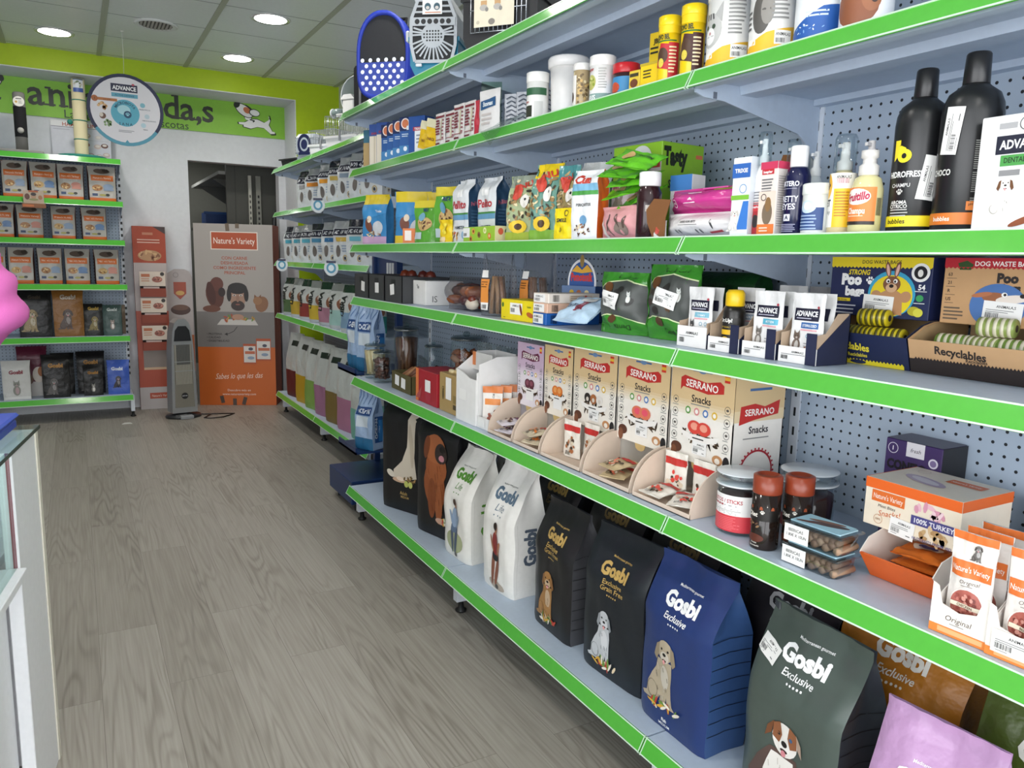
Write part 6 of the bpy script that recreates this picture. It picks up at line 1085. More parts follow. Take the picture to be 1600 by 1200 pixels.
def blk(band, logo):
    def f(A, r, h):
        A.rect(-r * 3.1, h * .045, r * 3.1, h * .125, band)
        if logo:
            A.text('b', -r * .9, h * .6, h * .13, 'f0dc2a', None, .1); A.ell(-r * .72, h * .565, r * .3, h * .05, 'f0dc2a'); A.ell(-r * .72, h * .565, r * .1, h * .02, '161616'); A.text('HIDROFRESH', -r * .62, h * .43, h * .042, 'f2f2f0', r * 1.5, .03); A.text('CHAMPU', -r * .78, h * .35, h * .028, 'e0e0de', r * .8, .008); A.paw(-r * .78, h * .30, r * .3, 'c8c8c4'); A.text('AROMA', -r * .8, h * .225, h * .026, 'e8e8e4', r * .8, .02); A.text('CITRICO', -r * .8, h * .195, h * .026, 'e8e8e4', r * .8, .02); A.lines(-r * 1.15, h * .17, r * .8, 3, h * .022, 'b0b0ac'); A.text('bubbles', -r * .85, h * .085, h * .035, '2a2414', r * 1.1, .02)
        else:
            A.lines(r * .0, h * .60, r * .95, 14, h * .014, 'b8b8b4', h * .005); A.lines(r * .0, h * .39, r * .95, 10, h * .014, 'a8a8a4', h * .005); A.lines(r * .0, h * .22, r * .8, 4, h * .014, 'a8a8a4', h * .005); A.rect(r * .42, h * .045 + h * .1, r * .92, h * .24, 'f0efec'); A.bars(r * .45, h * .155, r * .44, h * .07); A.rect(-r * .1, h * .14, r * .18, h * .2, 'e0843c'); A.text('pH', r * .04, h * .18, h * .016, '161616'); A.text('CHOCO', -r * 1.1, h * .40, h * .04, 'd8d8d4', r * .8, .03); A.text('bubbles', -r * .9, h * .085, h * .03, 'f4ece0', r * .8, .02)
    return f
for i, (x, y, r, h, c, lb) in enumerate(((1.266, .845, .042, .27, 'ecd91f', 'big black shampoo bottle with a yellow band and yellow logo'), (1.256, .755, .0445, .276, 'd9772a', 'big black shampoo bottle with an orange band'), (1.305, .660, .04, .25, '2a8a5a', 'big black shampoo bottle with a green mark behind the dental care box'))):
    t = bottle('shampoo_bottle', lb, 'bottle', BP(r, h), '17181a', BC(r, h), '1a1a1c', blk(c, i == 0), r, 'big black shampoo bottles', 'plain', .32); at(t, x, y, S3, 42)
    if i < 2: sticker(t, ROUND(r), .012 if i == 0 else -.036, h * (.33 if i == 0 else .56), .072, .028, 82 if i == 0 else 84, maxlen=.01, off=.0012)
def dent(A, w, h): A.rect(-w * .24, h * .88, w * .0, h * .93, 'a8a8aa'); A.ring(w * .12, h * .91, h * .06, .0015, '6a6a6c'); A.rect(-w * .26, h * .66, w * .46, h * .82, '16182e'); A.text('ADVANCE', w * .1, h * .74, h * .075, 'f4f4f4', w * .62, .03); A.rect(-w * .18, h * .555, w * .46, h * .65, '4a9a4a'); A.text('DENTAL CARE', w * .12, h * .605, h * .045, '1a2a1c', w * .5, .015); A.rect(-w * .18, h * .47, w * .1, h * .52, '8a8a8c'); A.dog(-w * .08, h * .13, h * .34, 'ece6de', '6a4428'); A.ell(w * .25, h * .08, w * .24, h * .03, '8a4a2a', 20)
for z in (0,):
    o = carton('dental_treat_box', 'white dental care box for dogs at the near end of the shampoo shelf', 'box', .105, .05, .165, 'e9e9e9', dent, None, None, None, rough=.4); at(o, 1.228, .655, S3, 0)

# ================================================================== fifth shelf: filters, sachets, fish food, jars
for i, (y, w, h, c, lb) in enumerate(((3.555, .05, .17, '3f6f84', 'thin teal and brown packet, first on its shelf'), (3.475, .065, .185, '3d5aa0', 'blue packet with cream filter rolls, nearest the teal packet'), (3.395, .065, .183, '3d5aa0', 'second blue packet with cream filter rolls'))):
    o = carton('filter_packet', lb, 'packet', w, .05, h, c, (lambda A, w, h: (A.rect(-w * .45, 0, w * .45, h * .72, 'e6dcc8'), A.rect(-w * .05, 0, w * .03, h * .72, 'c9bda4'), A.text('EHEIM', 0, h * .78, h * .05, 'b03a3a', w * .7, .02))) if i else (lambda A, w, h: A.rect(-w * .5, 0, w * .3, h * .66, 'b59a6a')), lambda A, w, h: A.rect(-w / 2, 0, w / 2, h * .7, ('b59a6a', 'e2d6bc', 'e2d6bc')[min(2, int(w > 0))])); at(o, 1.232 + .006 * i, y, S4, 30)
for i, y in enumerate((3.305, 3.235, 3.165, 3.085)):
    o = carton('filter_box', 'blue filter box with a round orange picture, %s in the row' % ('first', 'second', 'third', 'fourth')[i], 'box', .06, .03, .16, '2f5c9c', lambda A, w, h: (A.rect(-w / 2, h * .66, w / 2, h, '1c2c58'), A.rect(-w / 2, 0, w / 2, h * .3, '4a86b8'), A.ell(0, h * .84, w * .36, w * .36, 'f0e4dc'), A.ell(0, h * .84, w * .28, w * .28, 'd07a52'), A.rect(w * .12, h * .68, w * .4, h * .78, 'e0e8ee'), A.lines(-w * .3, h * .58, w * .6, 2, h * .05, 'c8d8e8'), A.ell(0, h * .22, w * .16, w * .16, 'e8eef4')), None, None, None, 'blue filter boxes with round pictures'); at(o, 1.226, y, S4, 30)
o = carton('filter_box', 'blue and white filter box with a red brand mark beside the yellow packets', 'box', .085, .06, .15, '274f94', lambda A, w, h: (A.rect(-w * .1, 0, w / 2, h * .62, 'e4e8ec'), A.rect(-w * .2, h * .62, w * .4, h * .72, 'a83448'), A.text('TRIXIE', w * .1, h * .67, h * .06, 'f4f4f4', w * .5, .02), A.lines(-w * .0, h * .5, w * .4, 3, h * .09, '8a90a0')), None); at(o, 1.245, 2.985, S4, 26)
SL = 'sachets standing on the shelf below the carriers'
for i, y in enumerate((2.895, 2.835)):
    o, b = bag('snack_sachet', 'yellow sachet leaning next to the blue filter boxes, %s' % ('far one', 'near one')[i], 'sachet', .08, .012, .105, 'e0b818', lambda A, w, h: (A.rect(-w * .5, h * .7, w * .5, h, 'd8d2b0'), A.text('SNACK', 0, h * .3, h * .1, '7a4a1c', w * .5, .02)), None, None, 'pouch', SL, 260 + i, near=False, crk=.003); at(o, 1.22, y, S4 + .013, 20, 0, 14)
for i, (y, w, h) in enumerate(((2.735, .076, .125), (2.655, .074, .122), (2.573, .076, .132), (2.493, .074, .13))):
    o, b = bag('snack_sachet', 'white sachet printed in dark red columns, %s in its row' % ('first', 'second', 'third', 'fourth')[i], 'sachet', w, .014, h, 'dcd8d4', lambda A, w, h: (A.rect(-w * .42, h * .86, w * .45, h * .92, '7a2a34'), [A.rect(-w * .42, h * (.76 - .075 * k), w * (-.05 + .08 * (k % 2)), h * (.81 - .075 * k), '7a2a38') for k in range(6)], A.rect(-w * .42, h * .1, w * .1, h * .15, '6a2430'), A.rect(w * .12, h * .2, w * .24, h * .84, 'c9c2a8'), A.lines(w * .28, h * .78, w * .16, 6, h * .1, '8a4a54'), A.rect(-w * .42, h * .22, w * .44, h * .24, '8a3440')), None, None, 'pouch', SL, 264 + i, near=False, crk=.002); at(o, 1.218 + .004 * (i % 2), y, S4, 4)
o, b = bag('snack_sachet', 'narrow red and white sachet before the blue labelled one', 'sachet', .045, .012, .122, 'd9c8c8', lambda A, w, h: A.rect(-w * .3, 0, w * .2, h, 'b0283a'), None, None, 'pouch', SL, 270, near=False); at(o, 1.222, 2.43, S4, 14)
o, b = bag('snack_sachet', 'white sachet with a dark blue name label', 'sachet', .105, .02, .142, 'dcdad8', lambda A, w, h: (A.poly([(-w * .4, h * .56), (w * .34, h * .62), (w * .34, h * .82), (-w * .4, h * .76)], '23507c'), A.text('Stomax', -w * .03, h * .69, h * .1, 'e8eef2', w * .5, .03, .1, 3), A.lines(-w * .35, h * .45, w * .6, 3, h * .1, 'c0b8b4')), None, None, 'pouch', SL, 271, near=False, crk=.002); at(o, 1.22, 2.345, S4, 12)
fo = None
for i in range(4):
    if fo is None: fo, b = bag('foil_sachet', 'silver foil sachet with zigzag edge, first behind the blue labelled sachet', 'sachet', .06, .012, .125, 'b9bcc2', lambda A, w, h: [A.line([(-w * .4, h * (.1 + .11 * k)), (-w * .1, h * (.16 + .11 * k)), (w * .15, h * (.1 + .11 * k)), (w * .4, h * (.16 + .11 * k))], .004, '4a5260') for k in range(8)], None, None, 'pouch', 'silver foil sachets', 272, near=False, rough=.15, crk=.004); o = fo
    else: o = dup(fo, 'silver foil sachet with zigzag edge, %s behind the blue labelled sachet' % ('', 'second', 'third', 'fourth')[i])
    at(o, 1.275 + .016 * i, 2.285 - .05 * i, S4, 46)
t = thing('plastic_wrap', 'crumpled clear plastic bag hanging over the green price strip', 'plastic bag'); mb = MB(); cl = M('e2eae6', .1, 'clear')
WP = [(1.252, .042), (1.23, .034), (1.205, .018), (1.178, .007), (1.152, -.006), (1.148, -.03), (1.147, -.058)]
def wrapf(u, v):
    k = min(5.999, v * 6 * (1 - .35 * abs(2 * u - 1))); i = int(k); f = k - i; a, b = WP[i], WP[i + 1]
    return (a[0] + (b[0] - a[0]) * f, 2.285 - .17 * u, S4 + a[1] + (b[1] - a[1]) * f + .004 * math.sin(13 * u + 5 * v) * (1 - v))
mb.surf(wrapf, 12, 14, cl); mb.obj('film', t)
t = thing('shelf_divider', 'upright clear plastic divider among the white sachets', 'divider'); mb = MB(); mb.box(-.035, .035, -.0015, .0015, 0, .19, M('d8e6da', .08, 'glass')); mb.box(-.035, .035, -.012, .012, 0, .002, M('d8e6da', .08, 'glass')); mb.obj('plate', t); at(t, 1.275, 2.44, S4, 55)
def jarlbl(*rs): return lambda A, r, h: [A.rect(-r * a, h * b, r * a, h * c, col) for a, b, c, col in rs]
def cyl(name, lb, x, y, r, h, col, art, capc, caph=.03, grp='jars and tins on the upper shelf', cat='jar', over=.0008, kind='plain', dl=18):
    t = bottle(name, lb, cat, [(r * .95, 0), (r, .002), (r, h - caph)], col, [(r + over, h - caph - .001), (r + over + .0008, h - caph + .001), (r + over + .0008, h - .002), (r * .95, h), (0, h)], capc, art, r, grp, kind, .3, capname='lid'); at(t, x, y, S4, dl); return t
cyl('supplement_jar', 'white jar with a dark green stripe', 1.236, 2.068, .033, .142, 'e6e6e2', lambda A, r, h: (A.rect(-r * 1.6, h * .66, r * 1.6, h * .84, '2a5a3a'), A.rect(-r * 1.3, h * .12, r * .2, h * .4, '2c3024'), A.rect(r * .4, h * .1, r * 1.2, h * .5, 'c8c8c4'), A.text('Vitam', -r * .5, h * .5, h * .06, 'b03a3a', r, .02)), 'ecebe6', .028)
t = bottle('white_bucket', 'plain white plastic bucket with a wide rim', 'bucket', [(.046, 0), (.048, .003), (.055, .155)], 'e8e6e3', [(.056, .148), (.061, .15), (.062, .172), (.058, .178), (0, .178)], 'eceae7', lambda A, r, h: A.lines(-r * .9, h * .5, r * .3, 2, .008, 'c04a4a'), .051, None, capname='lid'); at(t, 1.30, 2.0, S4)
cyl('seed_jar', 'clear jar of pale seed mix with a white lid', 1.228, 1.822, .0235, .118, 'b5a07a', lambda A, r, h: (A.pile(0, h * .5, r * 1.5, h * .45, ('d8c8a0', '8a7450', 'c9a86a', '6a5638'), 60, .1), A.rect(-r * 1.4, h * .06, -r * .0, h * .86, 'e4e0da'), A.ell(-r * .7, h * .3, r * .4, h * .14, '4a342c')), 'e8e6e2', .018)
cyl('supplement_jar', 'white jar with a yellow-green picture and grey-green foot', 1.238, 1.742, .033, .122, 'e8e8e6', lambda A, r, h: (A.rect(-r * 1.6, 0, r * 1.6, h * .26, '7a9a94'), A.text('ARIS', -r * .4, h * .16, h * .12, 'eef0ee', r * 1.2, .03), A.ell(-r * .4, h * .56, r * .5, h * .2, 'b8b86a'), A.pile(-r * .4, h * .56, r * .36, h * .15, ('8a9a3c', 'd8d890'), 12, .3), A.text('Super', -r * .5, h * .9, h * .08, 'b03a3a', r, .02), A.lines(r * .3, h * .9, r * .7, 8, h * .07, 'a8a8a4')), 'eeece9', .026)
cyl('fish_food_jar', 'short jar with a blue label and a bright red lid', 1.258, 1.665, .034, .09, '3a2a2c', lambda A, r, h: (A.rect(-r * 1.7, h * .2, r * 1.7, h * .84, '3a86b8'), A.ell(-r * .4, h * .45, r * .5, h * .2, 'c04a2c'), A.rect(-r * 1.7, 0, r * 1.7, h * .28, '5a2420'), A.text('Nutri', -r * .4, h * .16, h * .16, 'e8e4de', r * 1.2, .03)), 'c0222c', .024)
o = carton('fish_food_box', 'tiny yellow box with a fish picture beside the red lidded jar', 'box', .034, .02, .05, 'd8ba3c', lambda A, w, h: (A.ell(0, h * .4, w * .36, h * .2, '6a3a24'), A.rect(-w * .4, h * .7, w * .4, h * .86, '3a3420'))); at(o, 1.215, 1.566, S4, 10)
o = carton('fish_food_box', 'small plain yellow box in front of the red and yellow tin', 'box', .055, .04, .06, 'e6c41a', lambda A, w, h: (A.lines(-w * .3, h * .7, w * .5, 3, h * .12, '4a4420'), A.rect(-w * .5, h * .9, w * .5, h, 'b8a02a')), lambda A, w, h: A.lines(-w * .3, h * .6, w * .6, 3, h * .1, '6a5a20')); at(o, 1.232, 1.522, S4, 8)
o = carton('fish_food_box', 'taller yellow box with dark print behind the small yellow box', 'box', .05, .03, .155, 'dfbe1c', lambda A, w, h: (A.text('JBL', 0, h * .86, h * .07, '2a2a1c', w * .6, .04), A.lines(-w * .4, h * .76, w * .8, 2, h * .07, '2a2a1c'), A.rect(-w * .5, h * .2, w * .5, h * .55, '3a3428'), A.ell(0, h * .38, w * .3, h * .12, '9a8a5a')), None); at(o, 1.30, 1.585, S4, 10)
fish = lambda c: (lambda A, r, h: (A.rect(-r * 3, h * .86, r * 3, h, 'f0cc14'), A.text('NOVO BEL', -r * .2, h * .80, h * .08, '23331c', r * 1.5, .04), A.rect(-r * 1.2, h * .72, r * 1.2, h * .745, '2c6a2c'), A.poly([(-r * .9, h * .3), (r * .8, h * .22), (r * .9, h * .66), (-r * .3, h * .7)], c), A.ell(-r * .1, h * .48, r * .55, h * .14, '4a3020'), A.ell(-r * .2, h * .36, r * .3, h * .08, 'd8c44a'), A.rect(r * .5, h * .05, r * 1.5, h * .7, c), A.lines(r * .55, h * .62, r * .7, 8, h * .06, 'e8d8b0')))
cyl('fish_food_tin', 'red and yellow fish food tin with a yellow lid', 1.228, 1.467, .0255, .15, 'ecc814', fish('b8242c'), 'f0d01a', .022, cat='tin')
cyl('fish_food_tin', 'brown and yellow fish food tin with a yellow lid', 1.23, 1.39, .0265, .155, 'ecc814', fish('43201c'), 'f0d01a', .022, cat='tin')
catj = lambda face, c: (lambda A, r, h: (A.poly([(-r * 2.2, 0), (r * 2.2, 0), (r * 2.2, h * .42), (r * .2, h * .30), (-r * 1.0, h * .12), (-r * 2.2, h * .06)], 'e8b52a'), face(A, r, h), A.rect(-r * .8, h * .16, -r * .3, h * .24, 'f2efe8'), A.lines(r * .4, h * .92, r * .8, 9, h * .055, '8a8a88'), A.rect(r * .55, h * .14, r * 1.35, h * .32, 'f0efec'), A.text('ANIMALA,S', r * .95, h * .27, h * .04, '333333', r * .7), A.bars(r * .6, h * .16, r * .4, h * .06)))
cyl('litter_deodorant_jar', 'big white and yellow jar with a grey tabby cat face', 1.252, 1.30, .0475, .165, 'ebeae6', catj(lambda A, r, h: (A.ell(-r * .5, h * .55, r * .62, h * .24, 'b9b9b6'), A.poly([(-r * 1.1, h * .66), (-r * 1.1, h * .92), (-r * .7, h * .76)], 'a8a8a6'), A.poly([(-r * .2, h * .76), (r * .14, h * .92), (r * .12, h * .64)], 'a8a8a6'), A.ell(-r * .5, h * .47, r * .3, h * .12, 'e8e8e6'), A.ell(-r * .72, h * .6, r * .1, h * .035, '3a4a3a'), A.ell(-r * .28, h * .6, r * .1, h * .035, '3a4a3a'), A.ell(-r * .5, h * .51, r * .07, h * .022, 'c08a8a'), [A.line([(-r * (.7 - .2 * k), h * .7), (-r * (.66 - .16 * k), h * .78)], .004, '4a4a4a') for k in range(3)]), 0), 'f0efec', .02)
cyl('litter_deodorant_jar', 'second white and yellow jar with a dark grey cat picture', 1.248, 1.178, .0445, .165, 'e6e5e2', catj(lambda A, r, h: (A.ell(-r * .1, h * .55, r * .45, h * .26, '55524e'), A.ell(r * .2, h * .6, r * .3, h * .2, '8a8680'), A.text('ZOOPET', -r * .5, h * .93, h * .06, '2a2a2a', r * 1.2, .03), A.lines(-r * 1.1, h * .6, r * .5, 4, h * .07, '4a4a48')), 0), 'f0efec', .02)
cyl('treat_jar', 'white jar with a blue wave at its foot', 1.255, 1.068, .045, .16, 'e9ecee', lambda A, r, h: (A.poly([(-r * 1.6, 0), (r * 1.6, 0), (r * 1.6, h * .5), (r * .5, h * .46), (-r * .6, h * .26), (-r * 1.6, h * .1)], '2459a4'), A.pile(0, h * .16, r * .8, h * .1, ('7aa8d8', 'dfe8f2'), 14, .08), A.lines(-r * .2, h * .4, r, 2, h * .05, 'c8d8ec')), 'e8e8ea', .02)
cyl('treat_jar', 'white jar printed with a shaggy brown dog, last in the row', 1.252, .965, .045, .16, 'e9ecee', lambda A, r, h: (A.ell(-r * .1, h * .3, r * .9, h * .26, '8a5236'), A.ell(r * .5, h * .42, r * .4, h * .22, '9a6040'), A.ell(r * .6, h * .36, r * .14, h * .06, '3a2420'), A.rect(-r * 1.6, 0, r * 1.6, h * .03, '2459a4')), 'e8e8ea', .02)

# ================================================================== top shelf: pet carriers
t = thing('carrier_backpack', 'blue pet backpack with a black mesh window and polka dot pocket', 'pet carrier'); w, h, d = .235, .355, .2
def arch(k, w=w, h=h):
    P = []
    for i in range(40):
        a = 2 * PI * i / 40 - PI / 2; c, s = math.cos(a), math.sin(a); e = .62 if s < 0 else .9
        P.append((w / 2 * k * math.copysign(abs(c) ** e, c), h / 2 + h / 2 * k * math.copysign(abs(s) ** (.5 if s < 0 else .9), s)))
    return P
mb = MB(); bl = M('17309a', .55, 'fabric'); mb.prism(arch(.96), -d / 2 + .01, d / 2, M('15171c', .6, 'fabric'), lambda u, v, q: (u, q, v)); mb.obj('body', t)
mb = MB(); n_ = 40; P, Q = arch(1), arch(.9)
mb.add([(u, -d / 2, v) for u, v in P] + [(u, -d / 2, v) for u, v in Q] + [(u, -d / 2 + .07, v) for u, v in P] + [(u, -d / 2 + .02, v) for u, v in Q], [f for i in range(n_) for j in [(i + 1) % n_] for f in ([i, j, n_ + j, n_ + i], [i, 2 * n_ + i, 2 * n_ + j, j], [n_ + i, n_ + j, 3 * n_ + j, 3 * n_ + i])], bl, True); mb.obj('frame_rim', t)
mb = MB(); mb.prism(arch(.905), -d / 2 + .011, -d / 2 + .013, M('08080a', .8, 'fabric'), lambda u, v, q: (u, q, v)); mb.obj('mesh_window', t)
Qb = [p for p in arch(.9) if p[1] < h * .40]; Qb.sort(key=lambda p: math.atan2(p[1] - h * .3, p[0])); xm = max(p[0] for p in Qb)
pk = [(-xm, h * .42)] + sorted([p for p in arch(.9) if p[1] < h * .41 and p[0] < 0], key=lambda p: -p[1]) + sorted([p for p in arch(.9) if p[1] < h * .41 and p[0] >= 0], key=lambda p: p[1]) + [(xm, h * .42)]
mb = MB(); mb.prism(pk, -d / 2 + .001, -d / 2 + .010, M('2c3f94', .6, 'fabric'), lambda u, v, q: (u, q, v)); A = Art()
for r_ in range(6):
    for c_ in range(-4, 5):
        x_, z_ = c_ * .036 + (.018 if r_ % 2 else 0), h * .12 + r_ * .023
        if abs(x_) < xm - .012: A.ell(x_, z_, .0085, .0085, 'dfe6f4', 0, 12)
mb.art(A, lambda a, b, o: (a, -d / 2 + .001 - o, b), .0006); mb.obj('polka_dot_pocket', t)
for s_ in (-1, 1): mb = MB(); mb.tube([(s_ * .06, d / 2 - .01, h * .86), (s_ * .065, d / 2 + .04, h * .7), (s_ * .065, d / 2 + .045, h * .4), (s_ * .07, d / 2 + .0, h * .08)], .014, M('131316', .7, 'fabric'), 8); mb.obj('shoulder_strap', t)
mb = MB(); mb.tube([(-.03, d / 2 - .02, h * .97), (-.028, d / 2 + .0, h * 1.06), (.028, d / 2 + .0, h * 1.06), (.03, d / 2 - .02, h * .97)], .007, M('131316', .7, 'fabric'), 7); mb.obj('grab_handle', t)
mb = MB(); mb.tube([(w * .47, -.02, h * .3), (w * .48, -.022, h * .22), (w * .475, -.024, h * .14)], .004, M('c8c8cc', .2, 'plain', .8), 6); mb.obj('zip_pull', t)
at(t, 1.245, 3.32, S5, 46)
mb = MB(); mb.box(-.05, .05, -.04, .04, 0, .20, M('141417', .7, 'fabric'), .012); o = tag(mb.obj('carrier_bag'), 'black fabric bag standing beyond the blue polka dot backpack', 'bag'); at(o, 1.215, 3.57, S5, 30)
mb = MB(); mb.box(-.006, .006, -.044, -.04, .02, .19, M('8a8a8c', .5)); mb.obj('strap', o)
mb = MB(); mb.tube([(-.02, 0, .195), (-.022, 0, .23), (.022, 0, .23), (.02, 0, .195)], .005, M('141417', .6), 6); mb.obj('handle', o)

t = thing('pet_carrier', 'teal plastic pet carrier with a pale grey slotted door', 'pet carrier', 'pet carriers on the top shelf'); w, d, h = .185, .27, .34; te = M('0f7a96', .32); gr = M('b9bec2', .38)
mb = MB(); pf = [(-w / 2 + .03, 0), (w / 2 - .03, 0), (w / 2, .06), (w / 2, .15), (-w / 2, .15), (-w / 2, .06)]; mb.prism(pf, -d / 2, d / 2, te, lambda u, v, q: (u, q, v)); mb.box(-w / 2 - .006, w / 2 + .006, -d / 2 - .004, d / 2 + .004, .145, .16, te); mb.obj('lower_shell', t)
mb = MB(); pf = [(-w / 2, .16), (w / 2, .16), (w / 2 - .005, .24), (w / 2 - .05, .33), (-w / 2 + .05, .33), (-w / 2 + .005, .24)]; mb.prism(pf, -d / 2 + .004, d / 2, M('c4c8ca', .4), lambda u, v, q: (u, q, v)); mb.obj('upper_shell', t)
mb = MB(); o_ = [(-.07, .07), (.07, .07), (.085, .13), (.085, .22), (.05, .31), (-.05, .31), (-.085, .22), (-.085, .13)]; mb.prism(o_, -d / 2 - .012, -d / 2 - .005, M('16181a', .6), lambda u, v, q: (u, q, v)); Y = -d / 2 - .0125
A = Art(); A.line(o_ + [o_[0]], .012, gr)
for a in range(200, 341, 12): A.line([(.036 * math.cos(R(a)), .16 + .036 * math.sin(R(a))), (.09 * math.cos(R(a)), .16 + .088 * math.sin(R(a)))], .0065, gr)
A.ell(0, .16, .044, .044, gr, 0, 24); A.rect(-.085, .195, .085, .225, gr)
for a in (28, 12, -4, 152, 168, 184): A.line([(.036 * math.cos(R(a)), .165 + .02 * math.sin(R(a))), (.084 * math.cos(R(a)), .165 + .05 * math.sin(R(a)))], .0065, gr)
for r_ in range(4):
    for c_ in range(-3, 4):
        if math.hypot(c_ * .011, r_ * .011 - .017) < .036: A.ell(c_ * .011, .143 + r_ * .011, .0036, .0036, '16181a', 0, 8)
for c_ in range(-3, 3): A.ell(c_ * .024 + .012, .21, .0095, .0095, '16181a', 0, 12)
for z_ in (.245, .265, .285): A.line([(-.07, z_), (.07, z_)], .007, gr)
mb.art(A, lambda a, b, o: (a, Y - o * 3, b), .0006); mb.obj('door', t)
mb = MB(); A = Art(); A.rect(-.04, .235, .035, .315, 'f0efed')
for x_, z_ in ((-.02, .3), (.015, .3), (-.02, .262), (.015, .262)): A.ell(x_, z_, .012, .013, '3a5a68'); A.ell(x_, z_ - .004, .007, .006, 'd8d2cc')
A.rect(-.03, .24, .03, .243, 'd07a3c'); mb.art(A, lambda a, b, o: (a, Y - .006 - o, b)); mb.obj('hang_tag', t)
for s_ in (-1, 1): mb = MB(); mb.box(s_ * .055 - .012, s_ * .055 + .012, Y - .004, Y + .006, .052, .062, M('d8dcde', .4), .002); mb.obj('latch', t)
mb = MB(); mb.box(-w / 2 - .018, -w / 2 - .004, -d / 2, -d / 2 + .03, .145, .185, M('c9cccf', .4), .004); mb.obj('side_latch', t)
at(t, 1.31, 2.93, S5, 52)
t = thing('pet_carrier', 'large black pet carrier with a wire door and cream picture card', 'pet carrier', 'pet carriers on the top shelf'); w, d, h = .27, .40, .36; bk = M('1b1b1d', .45)
mb = MB(); mb.prism([(-w / 2 + .03, 0), (w / 2 - .03, 0), (w / 2, .08), (w / 2, .20), (-w / 2, .20), (-w / 2, .08)], -d / 2, d / 2, bk, lambda u, v, q: (u, q, v)); mb.box(-w / 2 - .008, w / 2 + .008, -d / 2 - .006, d / 2 + .006, .195, .21, bk); mb.obj('lower_shell', t)
mb = MB(); mb.prism([(-w / 2, .21), (w / 2, .21), (w / 2 - .01, .29), (w / 2 - .06, h), (-w / 2 + .06, h), (-w / 2 + .01, .29)], -d / 2 + .004, d / 2, bk, lambda u, v, q: (u, q, v)); mb.obj('upper_shell', t)
for k in range(4): mb = MB(); y_ = -d / 2 + .12 + .09 * k; mb.box(w / 2 - .002, w / 2 + .006, y_ - .012, y_ + .012, .06, .19, bk, .003); mb.obj('side_rib', t)
mb = MB(); Y = -d / 2 - .014
for x_ in [-.1 + .0167 * k for k in range(13)]: mb.tube([(x_, Y, .09), (x_, Y, .30)], .0018, M('c9ccd0', .2, 'plain', .8), 5)
for z_ in (.09, .16, .23, .30): mb.tube([(-.1, Y - .002, z_), (.1, Y - .002, z_)], .0022, M('c9ccd0', .2, 'plain', .8), 5)
mb.obj('wire_door', t)
mb = MB(); mb.box(-.085, .06, Y - .006, Y - .005, .105, .29, M('e9dfc6', .5, 'paper')); A = Art()
for x_, z_ in ((-.05, .165), (.0, .165), (-.05, .22), (.0, .22)): A.rect(x_ - .01, z_ + .008, x_ + .012, z_ + .022, 'c9a070'); A.ell(x_, z_, .014, .010, 'b8b2aa'); A.ell(x_ + .012, z_ - .006, .006, .007, '8a8680')
A.ell(-.02, .12, .012, .01, '8a8278'); A.ell(-.07, .12, .006, .006, 'c9bfa8'); mb.art(A, lambda a, b, o: (a, Y - .006 - o, b)); mb.obj('picture_card', t)
at(t, 1.44, 2.53, S5, 38)

# ================================================================== wall shelving at the back: what stands on it
def wl(o, x, y, z, dl=0): o.location = (x, y, z + .0008); o.rotation_euler = (0, 0, R(dl)); return o
def nvbag(ill, blue):
    def f(A, w, h):
        A.rect(-w * .5, 0, w * .5, h * .10, 'c9661f'); A.rect(-w * .42, h * .58, w * .42, h * .74, 'cf6a26'); A.text("Nature's Variety", 0, h * .66, h * .05, 'f0d8c0', w * .7, .01); A.lines(-w * .3, h * .54, w * .6, 1, h * .02, 'a8a49c')
        A.ell(-w * .2, h * .38, w * .2, h * .09, ill); A.pile(-w * .2, h * .38, w * .16, h * .06, ('c89a5a', '8a5a34', 'e0c08a'), 9, .35); A.ell(w * .22, h * .42, w * .2, h * .08, blue); A.rect(w * .04, h * .31, w * .42, h * .36, blue); A.ell(0, h * .86, w * .3, h * .08, '6a5a50'); A.ell(w * .14, h * .88, w * .12, h * .06, '4a4038'); A.rect(-w * .4, h * .15, -w * .2, h * .22, '3a4a6a'); A.ell(w * .0, h * .18, w * .14, h * .03, 'a8a05a'); A.ell(w * .18, h * .19, w * .08, h * .035, '3a3a30')
    return f
RN = {4: 'highest', 3: 'second', 2: 'third'}
for r_, xs in ((4, ((-.53, .17), (-.35, .17), (-.17, .178), (.012, .182), (.222, .2))), (3, ((-.62, .17), (-.45, .16), (-.275, .178), (-.054, .17), (.15, .178))), (2, ((-.53, .17), (-.35, .17), (-.165, .168), (.022, .178), (.222, .178)))):
    for i, (x, w) in enumerate(xs):
        o, b = bag('pet_food_bag', 'white orange-banded bag, %s from the open end, %s wall shelf row' % (('fifth', 'fourth', 'third', 'second', 'first')[i], RN[r_]), 'pet food bag', w * .93, .11, (0, 0, .27, .245, .268)[r_], 'b5b0a6', nvbag(('c9a56a', 'a87a4a', 'b5845a')[(i + r_) % 3], ('8ea0b8', 'c98a7a', '6a88b0')[(i * 2 + r_) % 3]), lambda A, w, h: A.rect(-w / 2, 0, w / 2, h, '7a4a34' if w else ''), lambda A, w, h: A.rect(-w / 2, 0, w / 2, h, '6a3e2a'), 'block', 'white and orange bags on the wall shelving', 300 + 10 * r_ + i, near=False, crk=.005, full=.7, rough=.3)  # white base colour darkened to stand for the shading back here
        wl(o, x, 6.985 + .004 * (i % 2), LZ[r_], 3 * (-1) ** i)
